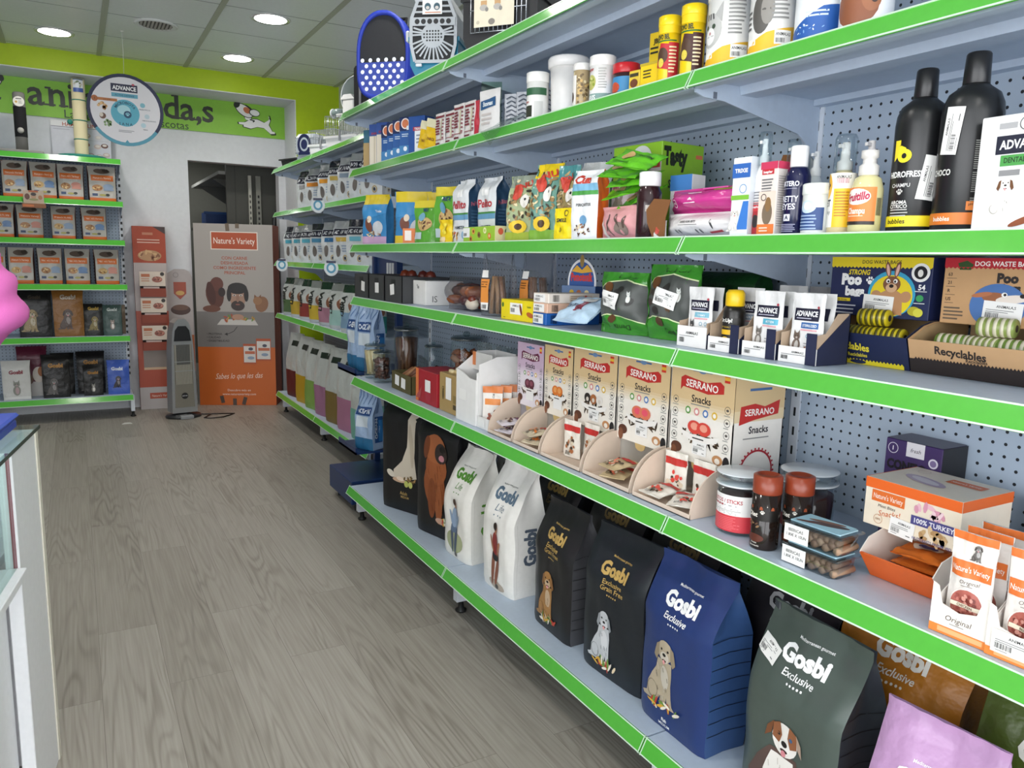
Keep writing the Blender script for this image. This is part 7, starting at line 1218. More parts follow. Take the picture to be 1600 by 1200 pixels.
t = thing('shelf_card', 'small card with a man and two pets clipped on the second wall shelf strip', 'card'); mb = MB(); mb.box(-.065, .065, -.0015, .0015, 0, .095, M('b9a894', .6, 'paper')); A = Art(); A.rect(-.03, .082, .03, .095, 'a85a34'); A.ell(0, .052, .016, .02, 'b08a6e'); A.ell(0, .068, .018, .012, '2a201c'); A.ell(-.04, .05, .016, .022, '5a3424'); A.ell(.042, .046, .013, .016, '9a6a44'); A.ell(0, .03, .03, .008, '8a8a5a'); mb.art(A, FRONT(.003)); mb.obj('card', t)
mb = MB(); mb.box(-.075, .075, -.02, .003, -.03, 0, M('8a5a3c', .6, 'paper')); A = Art(); A.rect(-.07, -.024, .0, -.008, 'c0672c'); mb.art(A, lambda a, b, o: (a, -.02 - o, b)); mb.obj('holder', t); wl(t, -.235, 6.822, 1.662)
gb = gosbi
o, b = bag('dog_food_bag', 'biggest black bag with a tan dog, on the fourth wall shelf row', 'dog food bag', .22, .12, .355, '141312', lambda A, w, h: (A.dog(-w * .1, h * .12, h * .5, 'a08c68', '7a6a4c'), A.text('Gosbi', 0, h * .86, h * .07, '4a4238', w * .6, .04)), group='dog food bags on the wall shelving', seed=350, near=False, full=.8); wl(o, -.285, 6.99, LZ[1])
o, b = bag('dog_food_bag', 'ochre brown dog food bag with white lettering on the wall shelving', 'dog food bag', .208, .11, .355, '8a5c26', lambda A, w, h: (A.text('Gosbi', 0, h * .86, h * .09, 'b9aea0', w * .66, .05), A.dog(-w * .04, h * .16, h * .46, '5a4a44', '3e332f')), group='dog food bags on the wall shelving', seed=351, near=False, full=.85); wl(o, -.062, 6.985, LZ[1])
o, b = bag('dog_food_bag', 'small black bag with gold lettering beside the ochre bag', 'dog food bag', .13, .08, .25, '15140f', lambda A, w, h: (A.text('Gosbi', 0, h * .86, h * .09, 'b99a4a', w * .6, .05), A.dog(w * .04, h * .18, h * .46, '8a7a4c')), group='dog food bags on the wall shelving', seed=352, near=False, full=.85); wl(o, .108, 6.97, LZ[1])
o, b = bag('dog_food_bag', 'small grey green bag with white lettering, last before the open end', 'dog food bag', .135, .08, .24, '3f5450', lambda A, w, h: (A.text('Gosbi', 0, h * .86, h * .09, 'c9cfcc', w * .7, .05), A.cat(0, h * .2, h * .36, '9a8a80')), group='dog food bags on the wall shelving', seed=353, near=False, full=.85); wl(o, .243, 6.965, LZ[1], -6)
o, b = bag('dog_food_bag', 'thin brown and beige packet behind the small grey green bag', 'dog food bag', .09, .06, .235, '6a5a48', None, group='dog food bags on the wall shelving', seed=354, near=False); wl(o, .295, 7.08, LZ[1])
o, b = bag('dog_food_bag', 'white bag with dark red lettering and a grey cat on the lowest wall shelf', 'dog food bag', .185, .10, .30, 'c9c9c6', lambda A, w, h: (A.text('Gosbi', 0, h * .72, h * .09, '8a3a44', w * .66, .05), A.cat(0, h * .12, h * .42, '8a8c84', 'b0989a'), A.rect(-w * .48, h * .02, w * .48, h * .09, 'dcdcd8')), group='dog food bags on the wall shelving', seed=355, near=False, full=.85); wl(o, -.437, 6.95, LZ[0])
o, b = bag('dog_food_bag', 'burgundy and white bag half hidden behind the white cat bag', 'dog food bag', .20, .10, .39, '5c1830', lambda A, w, h: (A.rect(-w * .5, 0, w * .5, h * .3, 'c9c6c2'), A.ell(w * .2, h * .44, w * .2, h * .16, 'd8cfc4'), A.ell(w * .3, h * .5, w * .12, h * .1, 'a8683c'), A.ell(-w * .1, h * .35, w * .12, h * .1, '6a4a38')), group='dog food bags on the wall shelving', seed=356, near=False, full=.85); wl(o, -.335, 7.10, LZ[0])
for i, (x, y, w, h, lb) in enumerate(((-.175, 6.97, .19, .335, 'black bag with orange lettering before another black one, lowest wall shelf'), (-.13, 7.11, .16, .33, 'black bag behind the orange lettered one, lowest row'), (.068, 7.08, .20, .34, 'larger black bag standing behind the small black bag, lowest row'), (.078, 6.96, .14, .245, 'small black bag in front of the larger black bag, lowest row'))):
    o, b = bag('dog_food_bag', lb, 'dog food bag', w, .11 if h > .3 else .08, h, '121110', lambda A, w, h: (A.text('Gosbi', 0, h * .76, h * .09, 'a8762c', w * .6, .05), A.dog(-w * .1, h * .08, h * .4, '5a5654') if h > .3 else A.cat(0, h * .12, h * .3, '8a8880')), lambda A, w, h: A.lines(-w * .4, h * .6, w * .8, 6, h * .08, '3a3a3a'), group='dog food bags on the wall shelving', seed=357 + i, near=False, full=.85); wl(o, x, y, LZ[0])
o, b = bag('dog_food_bag', 'small bright blue bag with white lettering, nearest the open end of the lowest row', 'dog food bag', .16, .10, .275, '3f5fb8', lambda A, w, h: (A.text('Gosbi', -w * .05, h * .76, h * .09, 'dfe6f4', w * .56, .05), A.dog(-w * .02, h * .2, h * .36, '3a3640')), None, None, 'block', 'dog food bags on the wall shelving', 362, near=False, crk=.006, full=.8); wl(o, .262, 6.97, LZ[0], -4)
# scratching posts and card on top
t = thing('scratching_post', 'grey and black carpeted scratching post with a white round tag', 'scratching post', 'scratching posts'); mb = MB(); mb.box(-.14, .14, -.10, .10, 0, .022, M('8a8884', .9, 'fabric'), .006); mb.obj('base', t)
mb = MB(); mb.lathe([(.04, .022), (.04, .43), (.034, .44), (0, .44)], M('82807c', .9, 'fabric'), 20); mb.lathe([(.0405, .12), (.0412, .122), (.0412, .335), (.0405, .337)], M('16161a', .9, 'fabric'), 20); mb.obj('post', t)
mb = MB(); mb.blob((0, -.045, .165), .022, M('b5b3ae', .9, 'fabric'), 10); mb.obj('pompom', t)
mb = MB(); A = Art(); A.ell(0, .37, .036, .036, 'e4e2da', 0, 24); A.rect(-.018, .386, .018, .392, '3a3a38'); A.ell(-.016, .366, .008, .008, 'c9a04a'); A.lines(-.002, .374, .026, 3, .008, '9a9a94'); mb.art(A, lambda a, b, o: (a, -.046 - o, b), .001); mb.obj('round_tag', t); wl(t, -.29, 6.99, LZ[5])
t = thing('scratching_post', 'tall cream sisal scratching post with green rings on a teal base', 'scratching post', 'scratching posts'); tl = M('1f7a6c', .7, 'fabric')
mb = MB(); mb.lathe([(.165, 0), (.17, .006), (.17, .018), (.16, .022), (0, .022)], tl, 32); mb.obj('base', t)
mb = MB(); si = M('d9cfa8', .85, 'fabric'); mb.lathe([(.046, .022)] + [(.047 + .0012 * (k % 2), .022 + .565 * k / 80) for k in range(1, 80)] + [(.046, .59), (0, .59)], si, 20)
for z_ in (.14, .28, .43): mb.lathe([(.048, z_), (.0505, z_ + .003), (.048, z_ + .008)], tl, 20)
mb.obj('post', t); mb = MB(); mb.tube([(-.048, -.01, .282), (-.055, -.012, .281), (-.06, -.012, .28)], .002, M('c9c9c0'), 5); mb.blob((-.068, -.012, .268), .02, tl, 12); mb.obj('ball', t)
mb = MB(); A = Art(); A.rect(-.035, .49, .035, .585, 'd8dce0'); A.rect(-.035, .49, .035, .52, '3f5a9c'); A.pile(0, .545, .025, .022, ('9aa88a', '6a7a5a', 'c9c0b0'), 9, .3); A.rect(-.035, .578, .035, .585, '2a5a7a'); mb.art(A, lambda a, b, o: (math.sin(a / .049) * (.049 + o), -math.cos(a / .049) * (.049 + o), b), .0012, .012); mb.obj('wrap_label', t); wl(t, .10, 7.03, LZ[5])
t = thing('hamster_card', 'large white printed hamster care card standing behind the sisal post', 'card'); mb = MB(); mb.box(-.205, .205, -.003, .003, 0, .30, M('c9cad2', .6, 'paper')); A = Art(); A.rect(-.205, .255, .205, .30, 'dcdcdc'); A.text('HAMSTERLINE', 0, .275, .028, 'a85238', .38, .02); A.rect(-.205, .252, .205, .256, '6a6a7a'); A.lines(-.19, .235, .15, 1, .008, '9a9aa8')
for x_, z_, c in ((.04, .2, 'b5a090'), (.12, .19, 'c9c4c4'), (.03, .13, '8a5a48'), (.11, .12, 'c9b8b0'), (.16, .13, '6a4a40'), (.0, .06, '4a4440'), (.06, .05, 'a89088'), (.12, .045, 'b9aca4'), (.17, .06, 'c4b0a8')): A.ell(x_, z_, .026, .018, c); A.ell(x_, z_ + .004, .016, .009, 'd8d2cc')
A.line([(.0, .165), (.19, .165)], .002, 'a8a8b0'); mb.art(A, FRONT(.006)); mb.obj('card', t); mb = MB(); mb.box(-.02, .02, 0, .06, 0, .004, M('c9cad2', .6, 'paper')); mb.obj('foot_strut', t); wl(t, .105, 7.205, LZ[5])

# ================================================================== display towers and fan by the doorway
t = thing('display_tower', 'narrow terracotta cardboard display tower with three card pockets', 'display stand'); w, h, d = .25, 1.54, .16; rc = M('a8452a', .55, 'paper'); gp = M('b5adab', .6, 'paper')
mb = MB(); mb.box(-w / 2, w / 2, -d / 2 + .03, d / 2, 0, h, rc); A = Art(); A.rect(-w / 2, .48, w / 2, 1.24, 'b5a8a4'); A.rect(-w / 2, 0, w / 2, .19, 'b9b2b0'); A.rect(-w / 2, .19, w / 2, .84, 'a8452a'); A.ell(0, 1.3, .09, .045, 'b0845a'); A.pile(0, 1.3, .08, .035, ('c9a070', '8a5a3c'), 14, .25); A.rect(-.05, 1.47, .03, 1.49, 'c07a5c'); A.lines(-.09, 1.43, .18, 2, .022, 'd8b0a0', .008); A.poly([(.03, 1.54), (.125, 1.54), (.125, 1.48)], '3a2420'); A.rect(-.05, .09, .125, .14, 'b0482c'); A.text("Nature's Variety", .04, .115, .022, 'dcc0b0', .15)
A.rect(-.085, .345, .11, .62, '8a7e76'); A.rect(-.085, .34, .12, .36, 'c9a888'); mb.art(A, lambda a, b, o, d=d: (a, -d / 2 + .03 - o, b), .001); mb.obj('panel', t)
for k, z_ in enumerate((1.08, .86, .63)):
    mb = MB(); mb.box(-.085, .11, -d / 2 - .02, -d / 2 + .028, z_ - .12, z_ - .05, M('8a3a24', .55, 'paper')); mb.box(-.085, .11, -d / 2 + .01, -d / 2 + .028, z_ - .05, z_, M('2a1612', .7)); o = mb.obj('pocket', t)
    mb = MB(); mb.box(-.088, .108, -d / 2 - .024, -d / 2 - .021, z_ - .03, z_ + .09, M('d8c8b8', .55, 'paper')); A = Art(); A.rect(-.075, z_ + .045, -.01, z_ + .07, 'b5663c'); A.lines(-.075, z_ + .03, .08, 2, .018, 'c08a6a'); A.ell(.045, z_ + .025, .04, .025, '9a5a48'); A.pile(.045, z_ + .03, .032, .016, ('c98a78', '6a3428'), 10, .3); A.ell(.085, z_ + .07, .016, .016, '2a2018'); mb.art(A, lambda a, b, o, d=d: (a, -d / 2 - .024 - o, b)); mb.obj('card', o)
    mb = MB(); mb.box(-.06, .06, -d / 2 - .015, -d / 2 + .012, z_ - .05, z_ - .035, M('c9b0a8', .4, 'paper')); mb.obj('flyer', o)
mb = MB(); mb.prism([(.127, .0), (.33, .0), (.33, 1.12), (.31, 1.17), (.27, 1.19), (.19, 1.19), (.127, 1.15)], d / 2 - .012, d / 2 - .006, gp, lambda u, v, q: (u, q, v)); A = Art(); A.rect(.127, 0, .33, .62, 'a85a2a'); A.ell(.23, .84, .08, .045, '4a3028'); A.ell(.23, .86, .065, .025, '6a4a3a'); A.poly([(.18, 1.08), (.28, 1.08), (.28, .98), (.23, .93), (.18, .98)], 'a04a34'); A.ell(.23, .985, .035, .02, 'c9a05a'); A.ring(.2, 1.14, .022, .004, '8a8482', 14); A.lines(.15, .75, .16, 2, .02, '8a807c'); mb.art(A, lambda a, b, o, d=d: (a, d / 2 - .012 - o, b), .001); mb.obj('side_wing', t); wl(t, .553, 7.21, 0, -2)
t = thing('poster_stand', 'big orange and grey cardboard poster stand blocking the doorway', 'display stand'); w, h, d = .66, 1.585, .28; side = M('8e3f1c', .55, 'paper')
mb = MB(); mb.box(-w / 2, w / 2, -d / 2, d / 2, 0, h, side); A = Art(seed=3); A.rect(-w / 2, .52, w / 2, h, 'a8a19b'); A.rect(-w / 2, .52, w / 2, .83, '7c7774'); A.rect(-w / 2, 0, w / 2, .52, 'c4601c')
A.rect(-.19, 1.365, .205, 1.52, 'e8dcd0'); A.rect(-.182, 1.373, .197, 1.512, 'b04a22'); A.text("Nature's Variety", .008, 1.442, .052, 'f4e6da', .345, .005)
for i, s_ in enumerate(('CON CARNE', 'DESHUESADA', 'COMO INGREDIENTE', 'PRINCIPAL')): A.text(s_, .005, 1.295 - .042 * i, .026, 'a8553a', None, .02)
A.ell(-.17, .98, .075, .12, '5a2f22', 8); A.ell(-.15, 1.07, .055, .06, '63352a'); A.ell(-.2, .99, .035, .1, '4a241a', 10); A.ell(-.11, 1.0, .03, .04, '2c1a16'); A.ell(-.2, .855, .075, .03, '6b4030')
A.ell(.022, .96, .068, .1, 'a88470'); A.ell(.022, 1.035, .082, .05, '221c1a'); A.ell(-.05, .98, .02, .06, '221c1a'); A.ell(.095, .98, .02, .06, '221c1a'); A.ell(.022, .885, .058, .045, '3a2c28'); A.ell(.022, .945, .014, .03, '9a7562'); A.ell(-.006, .975, .014, .008, 'd8d0c8'); A.ell(.05, .975, .014, .008, 'd8d0c8'); A.ell(-.006, .974, .006, .006, '2a1c18'); A.ell(.05, .974, .006, .006, '2a1c18'); A.line([(-.022, .995), (.008, .997)], .007, '1c1614'); A.line([(.036, .997), (.066, .995)], .007, '1c1614'); A.ell(.022, .895, .02, .007, '8a5248')
A.ell(.225, .9, .055, .07, '8a5f40', -15); A.ell(.19, .93, .038, .036, '9a6e4a'); A.poly([(.16, .955), (.165, .985), (.185, .965)], '7c5438'); A.poly([(.2, .965), (.22, .985), (.222, .95)], '7c5438')
A.poly([(-.16, .715), (.19, .715), (.16, .765), (-.12, .765)], 'c9c4be'); A.pile(-.06, .775, .06, .025, ('6a8a3c', 'c98a4a', 'a8503a'), 12, .3); A.pile(.1, .775, .06, .02, ('6a8a3c', 'c98a4a'), 10, .3); A.ell(.02, .785, .05, .025, 'b58a72')
for i, s_ in enumerate(('• PROTEINA', '• CALIDAD', '• DIGESTIBILIDAD')): A.text(s_, -.25, .635 - .03 * i, .017, '3a3432', None, .02, 0, 0, 'l')
A.line([(.01, .70), (-.02, .66), (-.06, .64), (-.08, .635)], .005, '2a2624'); A.poly([(-.1, .633), (-.075, .648), (-.072, .62)], '2a2624')
for x_, z_, k in ((.11, .43, 1), (.23, .46, 1.15)): A.rect(x_ - .055 * k, z_ - .06, x_ + .055 * k, z_ + .12 * k, 'b0522c'); A.rect(x_ - .05 * k, z_ - .045, x_ + .05 * k, z_ + .10 * k, 'd8d2cc'); A.rect(x_ - .04 * k, z_ + .03, x_ + .045 * k, z_ + .055, 'c06a48'); A.ell(x_ + .01, z_ - .005, .03, .014, '8a9ab0'); A.ell(x_ + .01, z_ + .075, .02, .014, '4a4a58')
A.text('Sabes lo que les das', .01, .265, .05, 'f2d8c8', .40, -.002, .28, 2); A.text('Descubre más en', .01, .135, .02, 'e8cdbd', None, .008); A.text('www.naturesvariety.com', .01, .1, .02, 'e8cdbd', None, .008)
mb.art(A, FRONT(d), .001); A = Art(); A.text('www.naturesvariety.com', 0, .85, .02, 'd8a888', None, .004, 0, 90); mb.art(A, RIGHT(w), .001); mb.obj('panel', t)
for x_, z0, z1, r in ((-.045, 1.525, 1.59, 4), (.035, 1.55, 1.59, 0), (-.13, .02, .085, 12), (-.03, 0, .06, 0), (.045, .005, .075, -16)):
    mb = MB(); A = Art(); A.rect(-.016, 0, .016, z1 - z0, '6a5a48' if z0 > 1 else '4a3a30'); cr, sr = math.cos(R(r)), math.sin(R(r)); mb.art(A, lambda a, b, o, d=d: (x_ + a * cr - b * sr, -d / 2 - .002 - o, z0 + a * sr + b * cr)); mb.obj('tape_strip', t)
wl(t, 1.262, 7.205, 0, -23)
t = thing('tower_fan', 'silver and black tower fan standing in front of the terracotta display', 'fan'); sv = M('a8aaac', .28, 'plain', .55); dkm = M('1c1d20', .35)
mb = MB(); mb.lathe([(.135, 0), (.14, .012), (.13, .024), (.05, .034), (.05, .05)], M('2a2b2d', .35), 32, (0, 0), True, None, 1, .8); mb.box(-.05, .05, -.125, -.06, .0, .028, M('8c8e90', .4), .004); mb.obj('base', t)
prof = [(-.105, .045), (.105, .045), (.1, .3), (.092, .55), (.08, .70), (.06, .775), (.03, .805), (-.03, .805), (-.06, .775), (-.08, .70), (-.092, .55), (-.1, .3)]
mb = MB(); mb.prism(prof, -.06, .07, sv, lambda u, v, q: (u * (1 if q > 0 else .92), q, v), False); mb.obj('housing', t)
mb = MB(); mb.prism([(-.075, .09), (.075, .09), (.066, .60), (-.066, .60)], -.066, -.06, M('7a766b', .4), lambda u, v, q: (u, q, v))
for k in range(-5, 6): mb.box(k * .0115 - .003, k * .0115 + .003, -.07, -.065, .28, .60, M('b5b1a4', .35, 'plain', .4))
for z_ in (.46, .385): mb.box(-.066, .066, -.071, -.066, z_, z_ + .006, sv)
mb.obj('front_grille', t); mb = MB(); mb.box(-.052, .052, -.0662, -.0655, .44, .60, dkm); 
for k in range(-4, 5): mb.box(k * .0115 - .0035, k * .0115 + .0035, -.0705, -.0662, .44, .60, M('6a6a66', .35))
mb.obj('dark_vent', t); mb = MB(); mb.prism([(-.066, .63), (.066, .63), (.055, .715), (.03, .75), (-.03, .75), (-.055, .715)], -.066, -.058, dkm, lambda u, v, q: (u, q, v)); mb.obj('control_panel', t)
mb = MB(); A = Art(); A.ell(0, .185, .026, .026, '121214', 0, 20); A.text('SAIVOD', 0, .185, .009, 'd8d8da', .04); mb.art(A, lambda a, b, o: (a, -.0665 - o, b), .001); mb.obj('badge', t)
mb = MB(); mb.tube([(.08, .03, .012), (.16, .0, .006), (.25, -.03, .005), (.385, -.09, .005), (.33, -.14, .005), (.26, -.19, .005), (.16, -.19, .005), (.12, -.15, .005), (.2, -.06, .011)], .0045, M('131315', .4), 7); mb.obj('power_cord', t)
mb = MB(); mb.tube([(.10, .05, .38), (.122, .06, .36), (.125, .06, .2), (.11, .05, .06)], .006, M('8a8c8e', .3, 'plain', .5), 7); mb.obj('rear_handle', t); wl(t, .712, 6.72, 0, 8)
mb = MB(); mb.prism([(0, 0), (.05, .012), (.075, .0), (.06, .03), (.02, .028)], 0, .002, M('c9c9c4', .7, 'paper'), lambda u, v, q: (u, v, q + (.006 if v > .02 else 0))); o = tag(mb.obj('paper_scrap'), 'small white paper scrap lying on the floor before the wall shelving', 'paper scrap'); wl(o, .25, 6.58, 0)

# ================================================================== further gondola: bags and cages
def fsp(c, band=.42, flag=False, green=False):
    def f(A, w, h):
        A.rect(-w * .5, 0, w * .5, h * band, c); A.rect(-w * .3, h * .86, w * .3, h * .92, '1c2c22')
        for i in range(3): A.ring(0, h * (.52 + .1 * i), w * .1, w * .02, '6a6c68', 12); A.lines(-w * .24, h * (.47 + .1 * i), w * .48, 1, h * .012, '8a8c88')
        A.text('ADULT', 0, h * (band - .04), h * .02, '3a2a2a', w * .5, .02); A.rect(-w * .5, 0, w * .5, h * .03, 'd8dad6')
        if flag: A.rect(-w * .45, h * .03, w * .1, h * .10, 'b8342a'); A.rect(-w * .45, h * .055, w * .1, h * .08, 'e0b02a')
    return f
FG = 'tall white bags on the lowest far shelf'
for i, (y, c, b_, fl, lb) in enumerate(((6.33, '5c1f22', .42, 0, 'dark crimson'), (6.02, 'b8941f', .44, 1, 'mustard yellow'), (5.74, '7da04a', .44, 0, 'leaf green'), (5.46, '9c6a88', .44, 0, 'mauve'), (5.18, '7a6430', .44, 0, 'brown'), (4.90, 'a8708c', .40, 1, 'pink'), (4.60, '6fa898', .5, 1, 'mint'))):
    h = .52 if i < 6 else .46
    o, b = bag('dog_food_bag', 'tall white bag with a %s lower panel on the far gondola' % lb, 'dog food bag', .235, .125, h, 'c4c8c4', lambda A, w, h: (A.rect(-w * .5, 0, w * .5, h * .42, c), A.rect(-w * .2, h * .8, w * .3, h * .88, '1c2c22')), fsp(c, b_, fl), None, 'block', FG, 400 + i, near=False, crk=.006, full=.62, rough=.3); at(o, 1.56, y, FZ[0], 10)
def libra(c):
    def f(A, w, h): A.rect(-w * .5, h * .08, w * .5, h * .42, c); A.rect(-w * .5, 0, w * .5, h * .08, 'b8bcc0'); A.text('LIBRA', -w * .36, h * .56, h * .12, '20241f', h * .6, .05, 0, 84); A.ell(w * .16, h * .55, w * .2, h * .12, '8a5a44'); A.ell(w * .2, h * .62, w * .1, h * .06, 'c9b8a8')
    return f
for i, (y, c, lb) in enumerate(((6.36, '55704a', 'dark green'), (6.10, 'b89a3a', 'mustard'), (5.83, '8a3a34', 'brick red'), (5.56, 'c4a83a', 'yellow'), (5.30, 'a8788a', 'mauve'), (5.04, '9cc0ba', 'pale turquoise'), (4.79, '7c9cb8', 'light blue'), (4.50, '2f8a82', 'teal'))):
    o, b = bag('cat_food_bag', 'white pet food bag with a %s panel on the second far shelf' % lb, 'pet food bag', .19, .10, .30, 'c9ccc8', libra(c), libra(c), None, 'block', 'lettered bags on the second far shelf', 410 + i, near=False, crk=.007, full=.6, rough=.25, topcol='8c908c' if i % 2 else '1f3a28'); at(o, 1.55, y, FZ[1], 24)
def advb(c, word=True):
    def f(A, w, h): A.rect(-w * .44, h * .66, w * .44, h * .82, '14162e'); A.text('ADVANCE', 0, h * .74, h * .08, 'd8dadf', w * .8, .03); A.rect(-w * .3, h * .52, w * .42, h * .62, c); A.ell(-w * .16, h * .3, w * .12, h * .14, '6a6460'); A.lines(w * .05, h * .42, w * .36, 3, h * .06, '8a9ab0'); A.ring(w * .2, h * .14, w * .12, w * .03, 'b89a4a', 14); A.ell(w * .2, h * .14, w * .06, w * .06, '3a3a44')
    return f
for s_, zz, rows in ((2, FZ[2], ((6.30, '4a9ab0'), (6.05, '4a9ab0'), (5.79, '5aa8bc'), (5.52, '4a86a8'), (5.22, '2f6a9c'), (4.95, 'c9a84a'), (4.66, '6ab0c4'), (4.38, 'd0b04a'))), (3, FZ[3], ((5.85, '8a8a8c'), (5.62, 'c07a2a'), (5.30, 'c98a2c'), (5.06, 'b8a050'), (4.84, '7a8a9a'), (4.60, '5a9aa8'), (4.38, '2f5a8a')))):
    for i, (y, c) in enumerate(rows):
        o, b = bag('cat_food_bag', 'white and navy topped bag on the %s far shelf, %s from the far end' % (('third', 'fourth')[s_ - 2], ('first', 'second', 'third', 'fourth', 'fifth', 'sixth', 'seventh', 'eighth')[i]), 'pet food bag', .17, .09, (.275, .268)[s_ - 2], 'ccd0d2', advb(c), advb(c), None, 'block', 'navy topped bags on the %s far shelf' % ('third', 'fourth')[s_ - 2], 420 + 10 * s_ + i, near=False, crk=.008, full=.62, rough=.25, topcol='1b1e2c' if i % 3 == 0 else '9a9ea0'); at(o, 1.545, y, zz, 28)
for i, (y, z_, lb) in enumerate(((6.15, 1.255, 'small round talker card hanging on the third far shelf, far one'), (4.82, 1.255, 'small round talker card hanging on the third far shelf, near one'), (5.10, 1.655, 'small round talker card hanging on the fourth far shelf'))):
    mb = MB(); mb.prism([(.045 * math.cos(2 * PI * k / 20), .05 * math.sin(2 * PI * k / 20)) for k in range(20)], -.001, .001, M('d4dade', .5, 'paper'), lambda u, v, q: (u, q, v)); A = Art(); A.ell(0, 0, .03, .033, '4a90b0'); A.ell(0, 0, .018, .02, 'd8e4ea'); A.rect(-.03, .03, .03, .045, '2a2c4a'); mb.art(A, FRONT(.002)); o = tag(mb.obj('shelf_talker'), lb, 'card', 'round talker cards on the far shelves'); at(o, 1.405, y, z_, 62)
# small animal cages on top
def cage(name, lb, w, d, ht, hw, tub, dome):
    t = thing(name, lb, 'cage', 'small animal cages'); tm = M(tub, .35)
    mb = MB(); mb.prism([(-w / 2 * .86, 0), (w / 2 * .86, 0), (w / 2, ht), (-w / 2, ht)], -d / 2, d / 2, tm, lambda u, v, q: (u, q, v)); mb.box(-w / 2 - .008, w / 2 + .008, -d / 2 - .008, d / 2 + .008, ht - .01, ht + .004, tm); mb.obj('tub', t)
    mb = MB(); wr = M('c9cccf', .25, 'plain', .7)
    for k in range(17): x_ = -w / 2 + w * k / 16; mb.tube([(x_, -d / 2, ht), (x_, -d / 2, ht + hw), (x_, d / 2, ht + hw), (x_, d / 2, ht)], .0012, wr, 4)
    for z_ in (ht + .01, ht + hw * .5, ht + hw): mb.tube([(-w / 2, -d / 2, z_), (w / 2, -d / 2, z_), (w / 2, d / 2, z_), (-w / 2, d / 2, z_)], .0016, wr, 4, True)
    for k in range(1, 9): y_ = -d / 2 + d * k / 9; mb.tube([(w / 2, y_, ht), (w / 2, y_, ht + hw)], .0012, wr, 4); mb.tube([(-w / 2, y_, ht), (-w / 2, y_, ht + hw)], .0012, wr, 4)
    mb.obj('wire_cage', t)
    if dome:
        mb = MB(); mb.box(-w * .3, w * .3, -d * .3, d * .3, ht + hw + .001, ht + hw + .02, tm); mb.box(-.05, .05, -.05, .05, ht + hw + .02, ht + hw + .11, tm, .008); mb.prism([(-.06, .11), (.06, .11), (.03, .14), (-.03, .14)], -.055, .055, tm, lambda u, v, q: (u, q, ht + hw + v)); mb.obj('nest_box', t)
        mb = MB(); mb.lathe([(.125, -.03), (.125, .03)], M('e4eaec', .04, 'glass'), 28, (0, 0), True, Matrix.Translation((.05, 0, ht + hw + .13)) @ Matrix.Rotation(R(90), 4, 'X')); mb.tube([(.05 + .125 * math.cos(2 * PI * k / 26), -.03, ht + hw + .13 + .125 * math.sin(2 * PI * k / 26)) for k in range(26)], .004, M('d8dee0', .1), 6, None, True) if False else mb.tube([(.05 + .125 * math.cos(2 * PI * k / 26), -.03, ht + hw + .13 + .125 * math.sin(2 * PI * k / 26)) for k in range(26)], .003, M('dfe4e6', .15), 6, True); mb.obj('clear_wheel', t)
        mb = MB(); mb.tube([(-.13, -.04, ht + hw + .03), (-.10, -.04, ht + hw + .035), (-.06, -.04, ht + hw + .03)], .026, M('7c8c8a', .2), 12); mb.lathe([(.028, -.006), (.032, .0), (.028, .006)], M('dfe3e4', .2), 16, (0, 0), True, Matrix.Translation((-.135, -.04, ht + hw + .03)) @ Matrix.Rotation(R(90), 4, 'Y')); mb.obj('tunnel', t)
    mb = MB(); mb.box(-.008, .008, -d / 2 - .014, -d / 2 - .006, ht - .03, ht + .03, M('8a8c8e', .4), .002); mb.obj('clip', t); return t
at(cage('hamster_cage', 'two storey wire hamster cage with a white tub, house and clear wheel', .27, .24, .075, .13, 'e2e2e0', True), 1.645, 5.10, FZ[4], 30)
at(cage('hamster_cage', 'low white hamster cage with a wire top beyond the two storey cage', .24, .2, .07, .10, 'dfe1e0', False), 1.625, 5.52, FZ[4], 30)
t = thing('small_carrier', 'small grey striped pet carrier with a navy oval door beyond the cages', 'pet carrier'); mb = MB(); mb.box(-.10, .10, -.13, .13, .035, .20, M('b8c0c8', .35), .03); mb.box(-.08, .08, -.11, .11, 0, .04, M('9aa2aa', .4)); mb.obj('shell', t)
mb = MB()
for k in range(6): mb.box(-.102, -.098, -.1, .1, .06 + .022 * k, .068 + .022 * k, M('3a4250', .4))
mb.obj('vent_slots', t); mb = MB(); A = Art(); A.ell(0, .12, .06, .075, '1c2450', 0, 24); A.ell(0, .12, .038, .05, 'b9c4cc', 0, 20); A.ell(0, .12, .028, .036, '232c58', 0, 16); A.rect(-.05, .045, .05, .065, '1c2450'); mb.art(A, lambda a, b, o: (a, -.131 - o * 3, b)); mb.obj('door', t); at(t, 1.63, 5.98, FZ[4], 40)
t = thing('plastic_tray', 'flat black plastic tray on the far end of the top far shelf', 'tray'); mb = MB(); mb.prism([(-.1, 0), (.1, 0), (.125, .065), (-.125, .065)], -.09, .09, M('141517', .4), lambda u, v, q: (u, q, v)); mb.box(-.14, .14, -.105, .105, .062, .072, M('18191b', .4), .002); mb.obj('body', t); mb = MB(); mb.tube([(0, 0, .072), (.0, 0, .15)], .008, M('4a3a2c', .5), 6); mb.obj('peg', t); at(t, 1.63, 6.44, FZ[4], 20)

